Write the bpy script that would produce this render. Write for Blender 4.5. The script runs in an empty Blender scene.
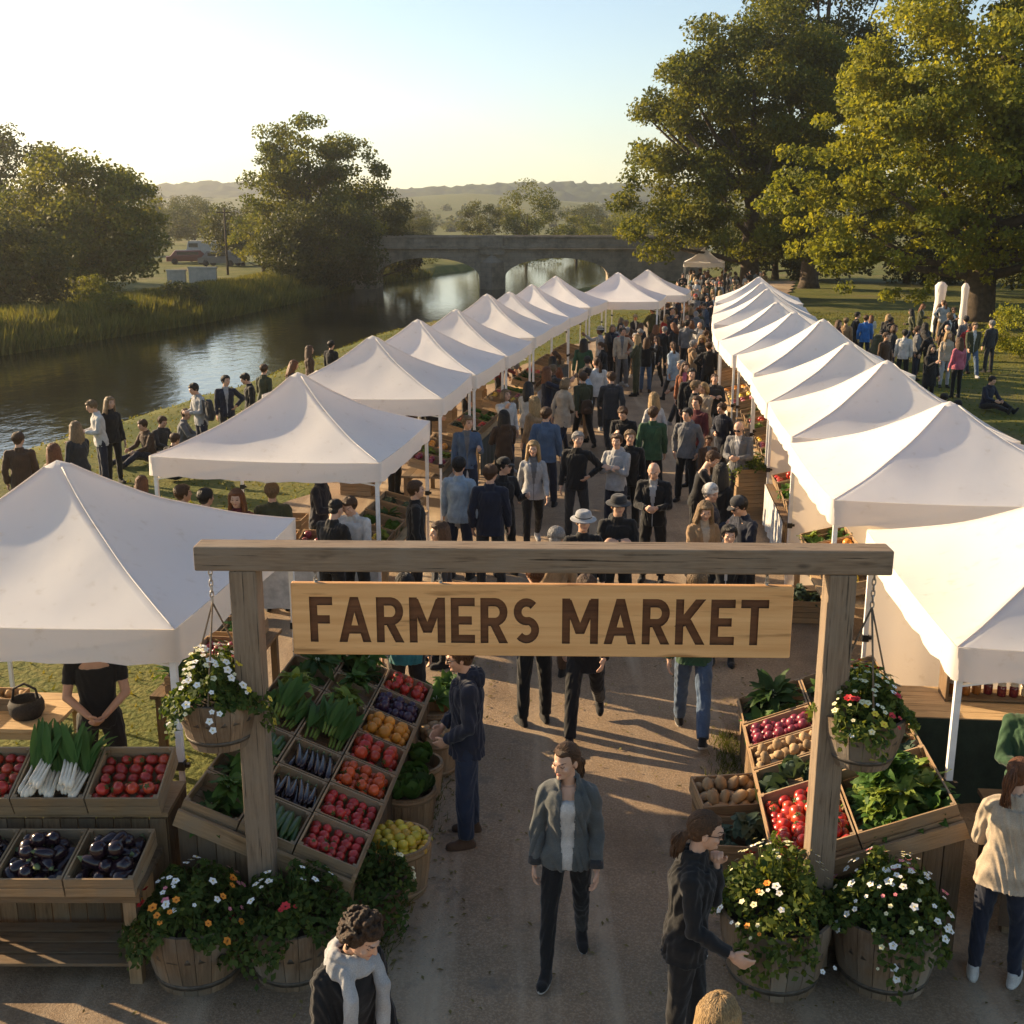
import bpy, bmesh, math, random
import numpy as np
from mathutils import Vector, Matrix, noise as mnoise
random.seed(11); np.random.seed(11)
R = math.radians
scene = bpy.context.scene
col = scene.collection
# ---------------------------------------------------------------- camera
FPX, PITCH, CAMH = 1150.0, R(14.48), 5.2
cam = bpy.data.cameras.new('camera'); camo = bpy.data.objects.new('camera', cam); col.objects.link(camo)
camo.location = (0, 0, CAMH); camo.rotation_euler = (R(90) - PITCH, 0, 0)
cam.sensor_width = 36; cam.lens = 36 * FPX / 1024; cam.clip_start = 0.1; cam.clip_end = 9000
scene.camera = camo
def P(px, py, z=0.0):
    """where the sight line through a photograph point meets the height z"""
    cx, cy = (px - 512) / FPX, (512 - py) / FPX
    dy = math.cos(PITCH) + cy * math.sin(PITCH); dz = -math.sin(PITCH) + cy * math.cos(PITCH)
    t = (z - CAMH) / dz
    return Vector((cx * t, dy * t, z))
# ---------------------------------------------------------------- tags
def tag(o, label=None, cat=None, group=None, kind=None):
    if label: o['label'] = label
    if cat: o['category'] = cat
    if group: o['group'] = group
    if kind: o['kind'] = kind
    return o
def empty(name, loc=(0, 0, 0), rz=0.0, label=None, cat=None, group=None):
    o = bpy.data.objects.new(name, None); col.objects.link(o)
    o.empty_display_size = .1
    o.location = loc; o.rotation_euler = (0, 0, rz)
    return tag(o, label, cat, group)
def link(name, me, parent=None, M=None):
    o = bpy.data.objects.new(name, me); col.objects.link(o)
    if parent is not None: o.parent = parent
    if M is not None: o.matrix_basis = M
    return o
# ---------------------------------------------------------------- materials
def newmat(name):
    m = bpy.data.materials.new(name); m.use_nodes = True
    nt = m.node_tree; b = nt.nodes['Principled BSDF']
    return m, nt, b
def nd(nt, t, **k):
    n = nt.nodes.new(t)
    for a, v in k.items():
        if a in n.inputs.keys(): n.inputs[a].default_value = v
        else: setattr(n, a, v)
    return n
def mix_rgb(nt, fac, a, b, mode='MIX'):
    n = nt.nodes.new('ShaderNodeMix'); n.data_type = 'RGBA'; n.blend_type = mode
    for sock, v in ((n.inputs[0], fac), (n.inputs[6], a), (n.inputs[7], b)):
        if isinstance(v, bpy.types.NodeSocket): nt.links.new(v, sock)
        elif isinstance(v, (int, float)): sock.default_value = v
        else: sock.default_value = (*v, 1)
    return n.outputs[2]
def ramp(nt, src, lo, hi):
    n = nt.nodes.new('ShaderNodeMapRange'); n.inputs[1].default_value = lo; n.inputs[2].default_value = hi
    nt.links.new(src, n.inputs[0]); return n.outputs[0]
def bump(nt, b, src, strength=.3, dist=.01):
    n = nt.nodes.new('ShaderNodeBump'); n.inputs['Strength'].default_value = strength; n.inputs['Distance'].default_value = dist
    nt.links.new(src, n.inputs['Height']); nt.links.new(n.outputs[0], b.inputs['Normal'])
def coords(nt, which='Object', scale=(1, 1, 1)):
    t = nt.nodes.new('ShaderNodeTexCoord'); m = nt.nodes.new('ShaderNodeMapping'); m.inputs['Scale'].default_value = scale
    nt.links.new(t.outputs[which], m.inputs[0]); return m.outputs[0]
def noise(nt, vec, scale, detail=4, rough=.55):
    n = nd(nt, 'ShaderNodeTexNoise', Scale=scale, Detail=detail, Roughness=rough)
    nt.links.new(vec, n.inputs['Vector']); return n.outputs['Fac']
def dark(c, f): return tuple(x * f for x in c)
def m_plain(name, c, rough=.6, var=.25, scale=12, bmp=.15, spec=.4, metal=0, rnd=0.0):
    m, nt, b = newmat(name)
    v = coords(nt); f = ramp(nt, noise(nt, v, scale), .3, .7)
    o = mix_rgb(nt, f, dark(c, 1 - var), tuple(min(1, x * (1 + var)) for x in c))
    if rnd:
        oi = nt.nodes.new('ShaderNodeObjectInfo')
        o = mix_rgb(nt, ramp(nt, oi.outputs['Random'], 0, 1), mix_rgb(nt, 1.0, o, (1 - rnd, 1 - rnd, 1 - rnd), 'MULTIPLY'), o)
    nt.links.new(o, b.inputs['Base Color'])
    b.inputs['Roughness'].default_value = rough; b.inputs['Metallic'].default_value = metal
    b.inputs['Specular IOR Level'].default_value = spec
    if bmp: bump(nt, b, noise(nt, v, scale * 3), bmp)
    return m
def m_cloth(name, c, weave=140):
    m, nt, b = newmat(name)
    v = coords(nt); f = ramp(nt, noise(nt, v, 7, 3), .3, .7)
    o = mix_rgb(nt, f, dark(c, .75), tuple(min(1, x * 1.18) for x in c))
    o = mix_rgb(nt, ramp(nt, noise(nt, v, weave, 2), .35, .65), mix_rgb(nt, 1, o, (.8, .8, .8), 'MULTIPLY'), o)
    nt.links.new(o, b.inputs['Base Color']); b.inputs['Roughness'].default_value = .85
    b.inputs['Specular IOR Level'].default_value = .25
    b.inputs['Sheen Weight'].default_value = .15
    bump(nt, b, noise(nt, v, 28, 4), .35, .012)
    return m
def m_wood(name, c, c2, rough=.75, grain=1.0, weather=None, boards=.35, split=0):
    m, nt, b = newmat(name)
    v = coords(nt, 'UV', (1.6, 26 * grain, 1)); f = ramp(nt, noise(nt, v, 2.2, 6, .65), .3, .72)
    o = mix_rgb(nt, f, c, c2)
    v2 = coords(nt, 'UV', (.9, 6, 1))
    o = mix_rgb(nt, ramp(nt, noise(nt, v2, 3, 4), .55, .75), o, dark(c, .55))
    if split:
        vs_ = coords(nt, 'UV', (.45, 17, 1)); o = mix_rgb(nt, ramp(nt, noise(nt, vs_, 2.6, 2, .4), .64, .655), o, dark(c, .16)); vk = nd(nt, 'ShaderNodeTexVoronoi', Scale=1.0); nt.links.new(coords(nt, 'UV', (1.9, 5, 1)), vk.inputs['Vector']); o = mix_rgb(nt, ramp(nt, vk.outputs['Distance'], .12, .05), o, dark(c, .3))
    if weather:
        vo = coords(nt, 'Object'); o = mix_rgb(nt, ramp(nt, noise(nt, vo, 3.2, 5), .42, .68), o, weather)
    g = nt.nodes.new('ShaderNodeNewGeometry')
    o = mix_rgb(nt, ramp(nt, g.outputs['Random Per Island'], 0, 1), mix_rgb(nt, 1, o, (1 - boards,) * 3, 'MULTIPLY'), o)
    nt.links.new(o, b.inputs['Base Color']); b.inputs['Roughness'].default_value = rough
    b.inputs['Specular IOR Level'].default_value = .25
    bump(nt, b, f, .5, .006)
    return m
def m_leaf(name, c1, c2, trans=.4, rough=.5, clump=None, tcol=None):
    m, nt, b = newmat(name)
    g = nt.nodes.new('ShaderNodeNewGeometry')
    o = mix_rgb(nt, g.outputs['Random Per Island'], c1, c2)
    if clump:
        v = coords(nt, 'Object'); o = mix_rgb(nt, ramp(nt, noise(nt, v, clump[0], 2), .4, .65), o, clump[1])
    nt.links.new(o, b.inputs['Base Color']); b.inputs['Roughness'].default_value = rough + .1
    b.inputs['Specular IOR Level'].default_value = .15
    t = nt.nodes.new('ShaderNodeBsdfTranslucent')
    tc = tcol or (1.5, 1.35, .6)
    nt.links.new(mix_rgb(nt, 1, o, tc, 'MULTIPLY'), t.inputs['Color'])
    mx = nt.nodes.new('ShaderNodeMixShader'); mx.inputs[0].default_value = trans
    nt.links.new(b.outputs[0], mx.inputs[1]); nt.links.new(t.outputs[0], mx.inputs[2])
    nt.links.new(mx.outputs[0], nt.nodes['Material Output'].inputs['Surface'])
    return m
MT = {}
def cloth(key, c):
    if key not in MT: MT[key] = m_cloth('cloth_' + key.replace(' ', '_'), c)
    return MT[key]
wood_old = m_wood('weathered_timber', (.16, .115, .075), (.30, .225, .15), weather=(.22, .19, .155))
wood_beam = m_wood('grey_beam', (.165, .115, .075), (.32, .235, .155), weather=(.25, .195, .14), boards=.15, split=1)
wood_crate = m_wood('crate_wood', (.27, .165, .08), (.46, .30, .16), weather=(.3, .22, .14))
wood_stall = m_wood('stall_planks', (.15, .09, .045), (.28, .18, .095), weather=(.2, .15, .1), boards=.5)
wood_light = m_wood('table_wood', (.42, .28, .14), (.62, .44, .25), boards=.25)
wood_barrel = m_wood('barrel_staves', (.17, .11, .065), (.31, .215, .135), weather=(.25, .21, .165), boards=.4)
hoop_m = m_plain('barrel_hoop', (.10, .085, .07), .6, .4, 20, .3, .5, .6)
black_metal = m_plain('black_metal', (.02, .02, .02), .4, .2, 20, .1, .5, .3)
steel = m_plain('galvanised_steel', (.35, .33, .3), .45, .25, 30, .1, .5, .8)
pole_m = m_plain('white_enamel', (.72, .71, .69), .4, .1, 9, .05)
rope_m = m_plain('rope', (.16, .12, .08), .9, .3, 60, .4)
soil = m_plain('soil', (.035, .024, .016), .95, .4, 30, .6)
def m_canopy():
    m, nt, b = newmat('canopy_fabric')
    v = coords(nt)
    o = mix_rgb(nt, ramp(nt, noise(nt, v, 1.1, 5), .35, .75), (.88, .88, .88), (.82, .815, .81))
    o = mix_rgb(nt, ramp(nt, noise(nt, v, 7, 6, .7), .58, .8), o, (.60, .56, .50)); oi = nt.nodes.new('ShaderNodeObjectInfo'); o = mix_rgb(nt, oi.outputs['Random'], o, mix_rgb(nt, 1, o, (.94, .92, .88), 'MULTIPLY'))
    nt.links.new(o, b.inputs['Base Color']); b.inputs['Roughness'].default_value = .55
    b.inputs['Specular IOR Level'].default_value = .3
    bump(nt, b, noise(nt, v, 3.2, 4), .22, .02)
    t = nt.nodes.new('ShaderNodeBsdfTranslucent'); t.inputs['Color'].default_value = (.9, .74, .56, 1)
    mx = nt.nodes.new('ShaderNodeMixShader'); mx.inputs[0].default_value = .36
    nt.links.new(b.outputs[0], mx.inputs[1]); nt.links.new(t.outputs[0], mx.inputs[2])
    nt.links.new(mx.outputs[0], nt.nodes['Material Output'].inputs['Surface'])
    return m
canopy_m = m_canopy()
# ---------------------------------------------------------------- mesh builder
class MB:
    def __init__(s): s.v = []; s.f = []; s.mi = []; s.uv = []; s.sm = []
    def add(s, vs, fs, mi=0, M=None, smooth=False, uvs=None):
        n = len(s.v)
        for p in vs: s.v.append(tuple(M @ Vector(p)) if M is not None else tuple(p))
        for k, f in enumerate(fs):
            s.f.append([i + n for i in f]); s.mi.append(mi); s.sm.append(smooth)
            s.uv.append(uvs[k] if uvs else [(vs[i][0] + vs[i][1], vs[i][2]) for i in f])
    def box(s, c, d, M=None, mi=0, taper=None):
        x, y, z = d[0] / 2, d[1] / 2, d[2] / 2
        vs = [Vector((i * x, j * y, k * z)) for k in (-1, 1) for j in (-1, 1) for i in (-1, 1)]
        if taper:
            for p in vs[4:]: p.x *= taper[0]; p.y *= taper[1]
        fs = [(0, 2, 3, 1), (4, 5, 7, 6), (0, 1, 5, 4), (2, 6, 7, 3), (0, 4, 6, 2), (1, 3, 7, 5)]
        ax = max(range(3), key=lambda i: d[i]); o = random.random() * 50; uvs = []
        for f in fs:
            # grain runs along the longest side of every board
            ps = [vs[i] for i in f]; sp = [max(p[i] for p in ps) - min(p[i] for p in ps) for i in range(3)]
            ot = [i for i in range(3) if i != ax and sp[i] > 1e-6] or [(ax + 1) % 3]
            uvs.append([(p[ax] + o, sum(p[i] for i in ot) + o * .7) for p in ps])
        s.add([p + Vector(c) for p in vs], fs, mi, M, False, uvs)
    def bar(s, a, b, w, d=None, mi=0, M=None, up=(0, 0, 1)):
        a, b = Vector(a), Vector(b); d = d or w
        z = (b - a); L = z.length; z.normalize(); u = Vector(up)
        if abs(z.dot(u)) > .95: u = Vector((0, 1, 0))
        x = u.cross(z).normalized(); y = z.cross(x)
        B = Matrix((x, y, z)).transposed().to_4x4(); B.translation = (a + b) / 2
        s.box((0, 0, 0), (w, d, L), (M @ B) if M is not None else B, mi)
    def tube(s, pts, rad, n=8, mi=0, M=None, caps=True, smooth=True):
        pts = [Vector(p) for p in pts]; rr = rad if isinstance(rad, (list, tuple)) else [rad] * len(pts)
        vs = []; up = None
        for i, p in enumerate(pts):
            t = (pts[min(i + 1, len(pts) - 1)] - pts[max(i - 1, 0)]).normalized()
            if up is None: up = Vector((1, 0, 0)) if abs(t.x) < .9 else Vector((0, 1, 0))
            x = (up - t * up.dot(t)).normalized(); y = t.cross(x); up = x
            for k in range(n):
                a = 2 * math.pi * k / n; vs.append(p + (x * math.cos(a) + y * math.sin(a)) * rr[i])
        fs = []; uvs = []; L = 0
        for i in range(len(pts) - 1):
            dl = (pts[i + 1] - pts[i]).length
            for k in range(n):
                fs.append((i * n + k, i * n + (k + 1) % n, (i + 1) * n + (k + 1) % n, (i + 1) * n + k))
                w = rr[i] * 6.28 / n; uvs.append([(L, k * w), (L, (k + 1) * w), (L + dl, (k + 1) * w), (L + dl, k * w)])
            L += dl
        if caps:
            fs.append(tuple(range(n - 1, -1, -1))); uvs.append([(0, 0)] * n)
            fs.append(tuple(range((len(pts) - 1) * n, len(pts) * n))); uvs.append([(0, 0)] * n)
        s.add(vs, fs, mi, M, smooth, uvs)
    def lathe(s, prof, n=16, mi=0, M=None, smooth=True, caps=True):
        vs = [(r * math.cos(2 * math.pi * k / n), r * math.sin(2 * math.pi * k / n), z) for r, z in prof for k in range(n)]
        fs = [(i * n + k, i * n + (k + 1) % n, (i + 1) * n + (k + 1) % n, (i + 1) * n + k) for i in range(len(prof) - 1) for k in range(n)]
        if caps: fs += [tuple(range(n - 1, -1, -1)), tuple(range((len(prof) - 1) * n, len(prof) * n))]
        s.add(vs, fs, mi, M, smooth)
    def ball(s, c, r, M=None, mi=0, n=10, m=7, jit=0.0, rot=None):
        r = Vector(r) if not isinstance(r, (int, float)) else Vector((r, r, r))
        c = Vector(c); B = rot if rot is not None else Matrix.Identity(3)
        vs = []
        for j in range(m + 1):
            th = math.pi * j / m
            for k in range(n):
                a = 2 * math.pi * k / n
                p = Vector((math.sin(th) * math.cos(a) * r.x, math.sin(th) * math.sin(a) * r.y, math.cos(th) * r.z))
                if jit and 0 < j < m: p *= 1 + random.uniform(-jit, jit)
                vs.append(c + B @ p)
        fs = [(j * n + k, (j + 1) * n + k, (j + 1) * n + (k + 1) % n, j * n + (k + 1) % n) for j in range(m) for k in range(n)]
        s.add(vs, fs, mi, M, True)
    def leaf(s, M, L, W, curl=.3, mi=0, n=4, fold=.25, smooth=True, rip=0.0):
        vs = []; ph = random.random() * 6
        for i in range(n + 1):
            t = i / n; w = W * math.sin(math.pi * min(.97, t * .86 + .12)) * .5; a = curl * t
            y = L * (t if abs(curl) < 1e-3 else math.sin(a) / curl); z = 0 if abs(curl) < 1e-3 else -L * (1 - math.cos(a)) / curl
            vs += [(-w, y, z + fold * w + rip * W * math.sin(i * 2.3 + ph)), (0, y, z), (w, y, z + fold * w + rip * W * math.sin(i * 2.1 + ph + 2))]
        fs = []
        for i in range(n):
            b = i * 3; fs += [(b, b + 1, b + 4, b + 3), (b + 1, b + 2, b + 5, b + 4)]
        s.add(vs, fs, mi, M, smooth)
    def mesh(s, name, mats):
        me = bpy.data.meshes.new(name); me.from_pydata(s.v, [], s.f)
        for m in (mats if isinstance(mats, (list, tuple)) else [mats]): me.materials.append(m)
        me.polygons.foreach_set('material_index', s.mi); me.polygons.foreach_set('use_smooth', s.sm)
        uv = me.uv_layers.new(name='UVMap')
        uv.data.foreach_set('uv', [c for f in s.uv for p in f for c in p])
        me.update(); return me
    def build(s, name, mats, parent=None, M=None): return link(name, s.mesh(name, mats), parent, M)
def rotm(rx=0, ry=0, rz=0, loc=(0, 0, 0)):
    return Matrix.Translation(loc) @ Matrix.Rotation(rz, 4, 'Z') @ Matrix.Rotation(ry, 4, 'Y') @ Matrix.Rotation(rx, 4, 'X')
def cards(name, pos, size, mats, nrm=None, aspect=.6, mi=None, droop=0.0, parent=None):
    """many separate small folded leaves as one mesh (numpy)"""
    n = len(pos); size = np.broadcast_to(size, (n,))
    d = np.random.normal(size=(n, 3))
    if nrm is not None: d = d * .75 + nrm
    d[:, 2] -= droop
    d /= np.linalg.norm(d, axis=1)[:, None] + 1e-9
    q = np.random.normal(size=(n, 3)); a = np.cross(d, q); a /= np.linalg.norm(a, axis=1)[:, None] + 1e-9
    b = np.cross(d, a)
    L = size[:, None]; W = L * aspect
    v = np.stack([pos - a * L * .5, pos + b * W * .5 + d * L * .08, pos + a * L * .5, pos - b * W * .5 + d * L * .08], 1).reshape(-1, 3)
    me = bpy.data.meshes.new(name)
    me.vertices.add(n * 4); me.vertices.foreach_set('co', v.ravel().astype(np.float32))
    me.loops.add(n * 4); me.loops.foreach_set('vertex_index', np.arange(n * 4, dtype=np.int32))
    me.polygons.add(n); me.polygons.foreach_set('loop_start', np.arange(0, n * 4, 4, dtype=np.int32))
    for m in mats: me.materials.append(m)
    me.update(calc_edges=True)
    if mi is not None: me.polygons.foreach_set('material_index', mi.astype(np.int32))
    return me
def evalmesh(me, mods):
    """apply modifiers to a mesh, return the result"""
    o = bpy.data.objects.new('working', me); col.objects.link(o)
    for t, kw in mods:
        m = o.modifiers.new(t, t)
        for k, v in kw.items(): setattr(m, k, v)
    dg = bpy.context.evaluated_depsgraph_get(); dg.update()
    r = bpy.data.meshes.new_from_object(o.evaluated_get(dg))
    bpy.data.objects.remove(o); return r
# ---------------------------------------------------------------- light and sky
SUN_AZ, SUN_EL = R(-63), R(19.5)       # left of straight ahead, low
S = Vector((math.sin(SUN_AZ) * math.cos(SUN_EL), math.cos(SUN_AZ) * math.cos(SUN_EL), math.sin(SUN_EL)))
w = bpy.data.worlds.new('World'); scene.world = w; w.use_nodes = True
wn = w.node_tree; bg = wn.nodes['Background']
sky = wn.nodes.new('ShaderNodeTexSky'); sky.sky_type = 'NISHITA'; sky.sun_disc = False
sky.sun_elevation = SUN_EL; sky.sun_rotation = SUN_AZ; sky.air_density = 1.0; sky.dust_density = .2; sky.ozone_density = 1.0
wn.links.new(sky.outputs[0], bg.inputs[0]); bg.inputs[1].default_value = .074
sl = bpy.data.lights.new('sun', 'SUN'); sl.energy = 5.0; sl.angle = R(.6); sl.color = (1, .745, .45)
so = bpy.data.objects.new('sun', sl); col.objects.link(so); so.rotation_euler = S.to_track_quat('Z', 'Y').to_euler()
so.location = (-40, 60, 40)
scene.view_settings.view_transform = 'Standard'; scene.view_settings.look = 'None'
scene.view_settings.exposure = 1.42
# ---------------------------------------------------------------- terrain
def interp(tab, y): return np.interp(y, [a for a, b in tab], [b for a, b in tab])
NEAR = [(-60, -40), (5, -20), (15, -15.5), (22, -13.2), (28, -11.8), (35, -9.9), (53, -7.0), (70, -1.5), (95, 7), (150, 20), (260, 52), (500, 140)]
FAR = [(-60, -95), (20, -48), (35, -32), (49, -22.5), (65, -17.6), (82, -15.2), (100, -13), (117, -8), (150, 2), (260, 30), (500, 110)]
WATER = -.62
def smooth(t): t = np.clip(t, 0, 1); return t * t * (3 - 2 * t)
def hgt(x, y):
    x = np.asarray(x, float); y = np.asarray(y, float)
    n, f = interp(NEAR, y), interp(FAR, y)
    inside = np.minimum(n - x, x - f)              # >0 in the river
    h = -1.5 * smooth((inside + 1.2) / 2.4)
    far = smooth((f - x) / 6) * .25
    h = h + far * (inside < 0)
    r = smooth((y - 330) / 500)
    hills = .5 * (17 + 12 * np.sin(x * .0041 + 1.3) + 7 * np.sin(x * .0113 + y * .004) + 4 * np.sin(x * .029 + 2) + 2 * np.sin(x * .06 + y * .02))
    h = h + r * np.maximum(hills + (y - 700) * .012, 2)
    return h + .05 * np.sin(x * .9) * np.sin(y * .7) * (np.abs(x - 1) > 9)
def hz(x, y): return float(hgt(x, y))
xs = np.unique(np.concatenate([np.arange(-40, 40, .7), np.linspace(-1500, -40, 90), np.linspace(40, 1500, 80)]))
ys = np.unique(np.concatenate([np.arange(-10, 130, .8), np.linspace(130, 1600, 130), np.linspace(-60, -10, 8)]))
X, Y = np.meshgrid(xs, ys); Z = hgt(X, Y)
nv = len(xs)
vs = np.stack([X, Y, Z], -1).reshape(-1, 3)
ii = np.arange(len(xs) - 1)[None, :] + nv * np.arange(len(ys) - 1)[:, None]
fs = np.stack([ii, ii + 1, ii + nv + 1, ii + nv], -1).reshape(-1, 4)
def np_mesh(name, vs, fs, mat):
    me = bpy.data.meshes.new(name); me.from_pydata(vs.tolist(), [], fs.tolist()); me.materials.append(mat)
    me.polygons.foreach_set('use_smooth', [True] * len(fs)); me.update(); return me
def m_ground():
    m, nt, b = newmat('grass_ground'); v = coords(nt)
    o = mix_rgb(nt, ramp(nt, noise(nt, v, .5, 6), .35, .65), (.085, .10, .018), (.165, .145, .038))
    o = mix_rgb(nt, ramp(nt, noise(nt, v, 9, 5), .4, .7), o, (.06, .078, .015))
    o = mix_rgb(nt, ramp(nt, noise(nt, v, .12, 5), .55, .7), o, (.15, .115, .055))
    nt.links.new(o, b.inputs['Base Color']); b.inputs['Roughness'].default_value = .9; b.inputs['Specular IOR Level'].default_value = .15
    bump(nt, b, noise(nt, v, 14, 6), .9, .05); return m
tag(link('ground', np_mesh('ground', vs, fs, m_ground())), kind='structure')
def m_wood_hill():
    m, nt, b = newmat('wooded_hill'); v = coords(nt)
    o = mix_rgb(nt, ramp(nt, noise(nt, v, .05, 6), .35, .65), (.035, .05, .018), (.09, .095, .04))
    nt.links.new(o, b.inputs['Base Color']); b.inputs['Roughness'].default_value = 1; b.inputs['Specular IOR Level'].default_value = 0
    return m
# water
def m_water():
    m, nt, b = newmat('river_water')
    b.inputs['Base Color'].default_value = (.012, .012, .007, 1); b.inputs['Roughness'].default_value = .06
    b.inputs['IOR'].default_value = 1.33; b.inputs['Specular IOR Level'].default_value = .6
    v = coords(nt, 'Object', (1, .55, 1))
    n1 = noise(nt, v, 1.7, 4, .6); n2 = noise(nt, v, .35, 3)
    a = nt.nodes.new('ShaderNodeMath'); a.operation = 'MULTIPLY_ADD'; a.inputs[1].default_value = .45
    nt.links.new(n2, a.inputs[0]); nt.links.new(n1, a.inputs[2])
    bump(nt, b, a.outputs[0], .35, .06); return m
rv = []; yy = [-60, -20, 0, 15, 25, 35, 45, 53, 62, 70, 82, 95, 110, 117, 130, 150, 200, 260, 380, 500]
for y in yy: rv += [(float(interp(FAR, y)) - 1, y, WATER), (float(interp(NEAR, y)) + 1, y, WATER)]
me = bpy.data.meshes.new('river'); me.from_pydata(rv, [], [(2 * i, 2 * i + 1, 2 * i + 3, 2 * i + 2) for i in range(len(yy) - 1)]); me.materials.append(m_water())
tag(link('river_water', me), kind='structure')
# market road: packed grit over asphalt
RL = [(-20, -16), (6.4, -16), (8.2, -2.9), (14, -2.2), (20, -1.3), (30, .5), (40, 3.0), (60, 7.5), (80, 11.5), (95, 14)]
RW = [(-20, -16), (6.4, -16), (8.2, -2.9), (11.8, -2.6), (13.6, -4.6), (20, -4.2), (30, -2.2), (40, .2), (50, 3.6), (60, 7.5), (80, 11.5), (95, 14)]
RR = [(-20, 16), (6, 16), (8.5, 5.5), (14, 5.2), (20, 5.4), (30, 6.6), (45, 9.4), (60, 13.5), (80, 19), (95, 23)]
def m_road():
    m, nt, b = newmat('gritty_asphalt'); v = coords(nt)
    o = mix_rgb(nt, ramp(nt, noise(nt, v, .7, 6, .6), .35, .7), (.28, .20, .128), (.40, .29, .185))
    o = mix_rgb(nt, ramp(nt, noise(nt, v, 55, 3, .7), .45, .62), mix_rgb(nt, 1, o, (.68, .66, .64), 'MULTIPLY'), o)
    wt = coords(nt, 'Object', (1.5, .09, 1)); o = mix_rgb(nt, ramp(nt, noise(nt, wt, 1.1, 4, .6), .5, .7), o, (.42, .33, .225))
    vo = nd(nt, 'ShaderNodeTexVoronoi', Scale=38.0); nt.links.new(v, vo.inputs['Vector'])
    o = mix_rgb(nt, ramp(nt, vo.outputs['Distance'], .24, .10), o, (.26, .225, .18))
    o = mix_rgb(nt, ramp(nt, noise(nt, v, 2.3, 7, .7), .56, .75), o, (.15, .12, .09)); o = mix_rgb(nt, ramp(nt, noise(nt, v, .33, 5, .6), .5, .62), o, mix_rgb(nt, 1, o, (.72, .70, .68), 'MULTIPLY'))
    nt.links.new(o, b.inputs['Base Color']); b.inputs['Roughness'].default_value = .88; b.inputs['Specular IOR Level'].default_value = .25
    bump(nt, b, noise(nt, v, 60, 4, .7), .8, .012); return m
ry = np.unique(np.concatenate([np.arange(-20, 95.1, .8), [6.4, 8.2]])); rows = []
for y in ry:
    l, r_ = float(interp(RW, y)), float(interp(RR, y)); jl = .18 * math.sin(y * 2.1) + .1 * math.sin(y * 5.3); l += jl; r_ += .15 * math.sin(y * 1.7 + 1)
    rows.append([(l + (r_ - l) * t, y, .062 + .006 * math.sin(y * .8) * math.sin(t * 9)) for t in np.linspace(0, 1, 22)])
rvs = np.array(rows).reshape(-1, 3); k = 22
ii = np.arange(k - 1)[None, :] + k * np.arange(len(ry) - 1)[:, None]
ROADZ = .062
tag(link('road', np_mesh('road', rvs, np.stack([ii, ii + 1, ii + k + 1, ii + k], -1).reshape(-1, 4), m_road())), kind='structure')
def gz(x, y):
    if interp(RW, y) < x < interp(RR, y) and -20 < y < 95: return ROADZ
    return hz(x, y)
# hills with woods: far ridges as their own bumpy sheets
def ridge(name, y0, x0, x1, base, amp, seed, n=260, tree=2.2):
    rs = np.random.RandomState(seed); xx = np.linspace(x0, x1, n); ph = rs.rand(8) * 6
    top = base + amp * (.5 * np.sin(xx * .0035 + ph[0]) + .3 * np.sin(xx * .009 + ph[1]) + .2 * np.sin(xx * .021 + ph[2]))
    rowz = []
    for j, t in enumerate(np.linspace(0, 1, 26)):
        z = -4 + (top + 4) * math.sin(t * math.pi / 2) + (rs.rand(n) * tree * 2 - tree) * (0 if j == 0 else 1)
        rowz.append(np.stack([xx + rs.rand(n) * 4, np.full(n, y0 + 260 * t) + rs.rand(n) * 8, z], -1))
    v = np.array(rowz).reshape(-1, 3); ii = np.arange(n - 1)[None, :] + n * np.arange(25)[:, None]
    tag(link(name, np_mesh(name, v, np.stack([ii, ii + 1, ii + n + 1, ii + n], -1).reshape(-1, 4), hill_m)), kind='structure')
hill_m = m_wood_hill()
ridge('hills', 560, -900, 900, 12, 6, 3, 420, 3.2)
ridge('far_hills', 980, -1300, 1300, 30, 13, 5, 420, 4)
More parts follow.
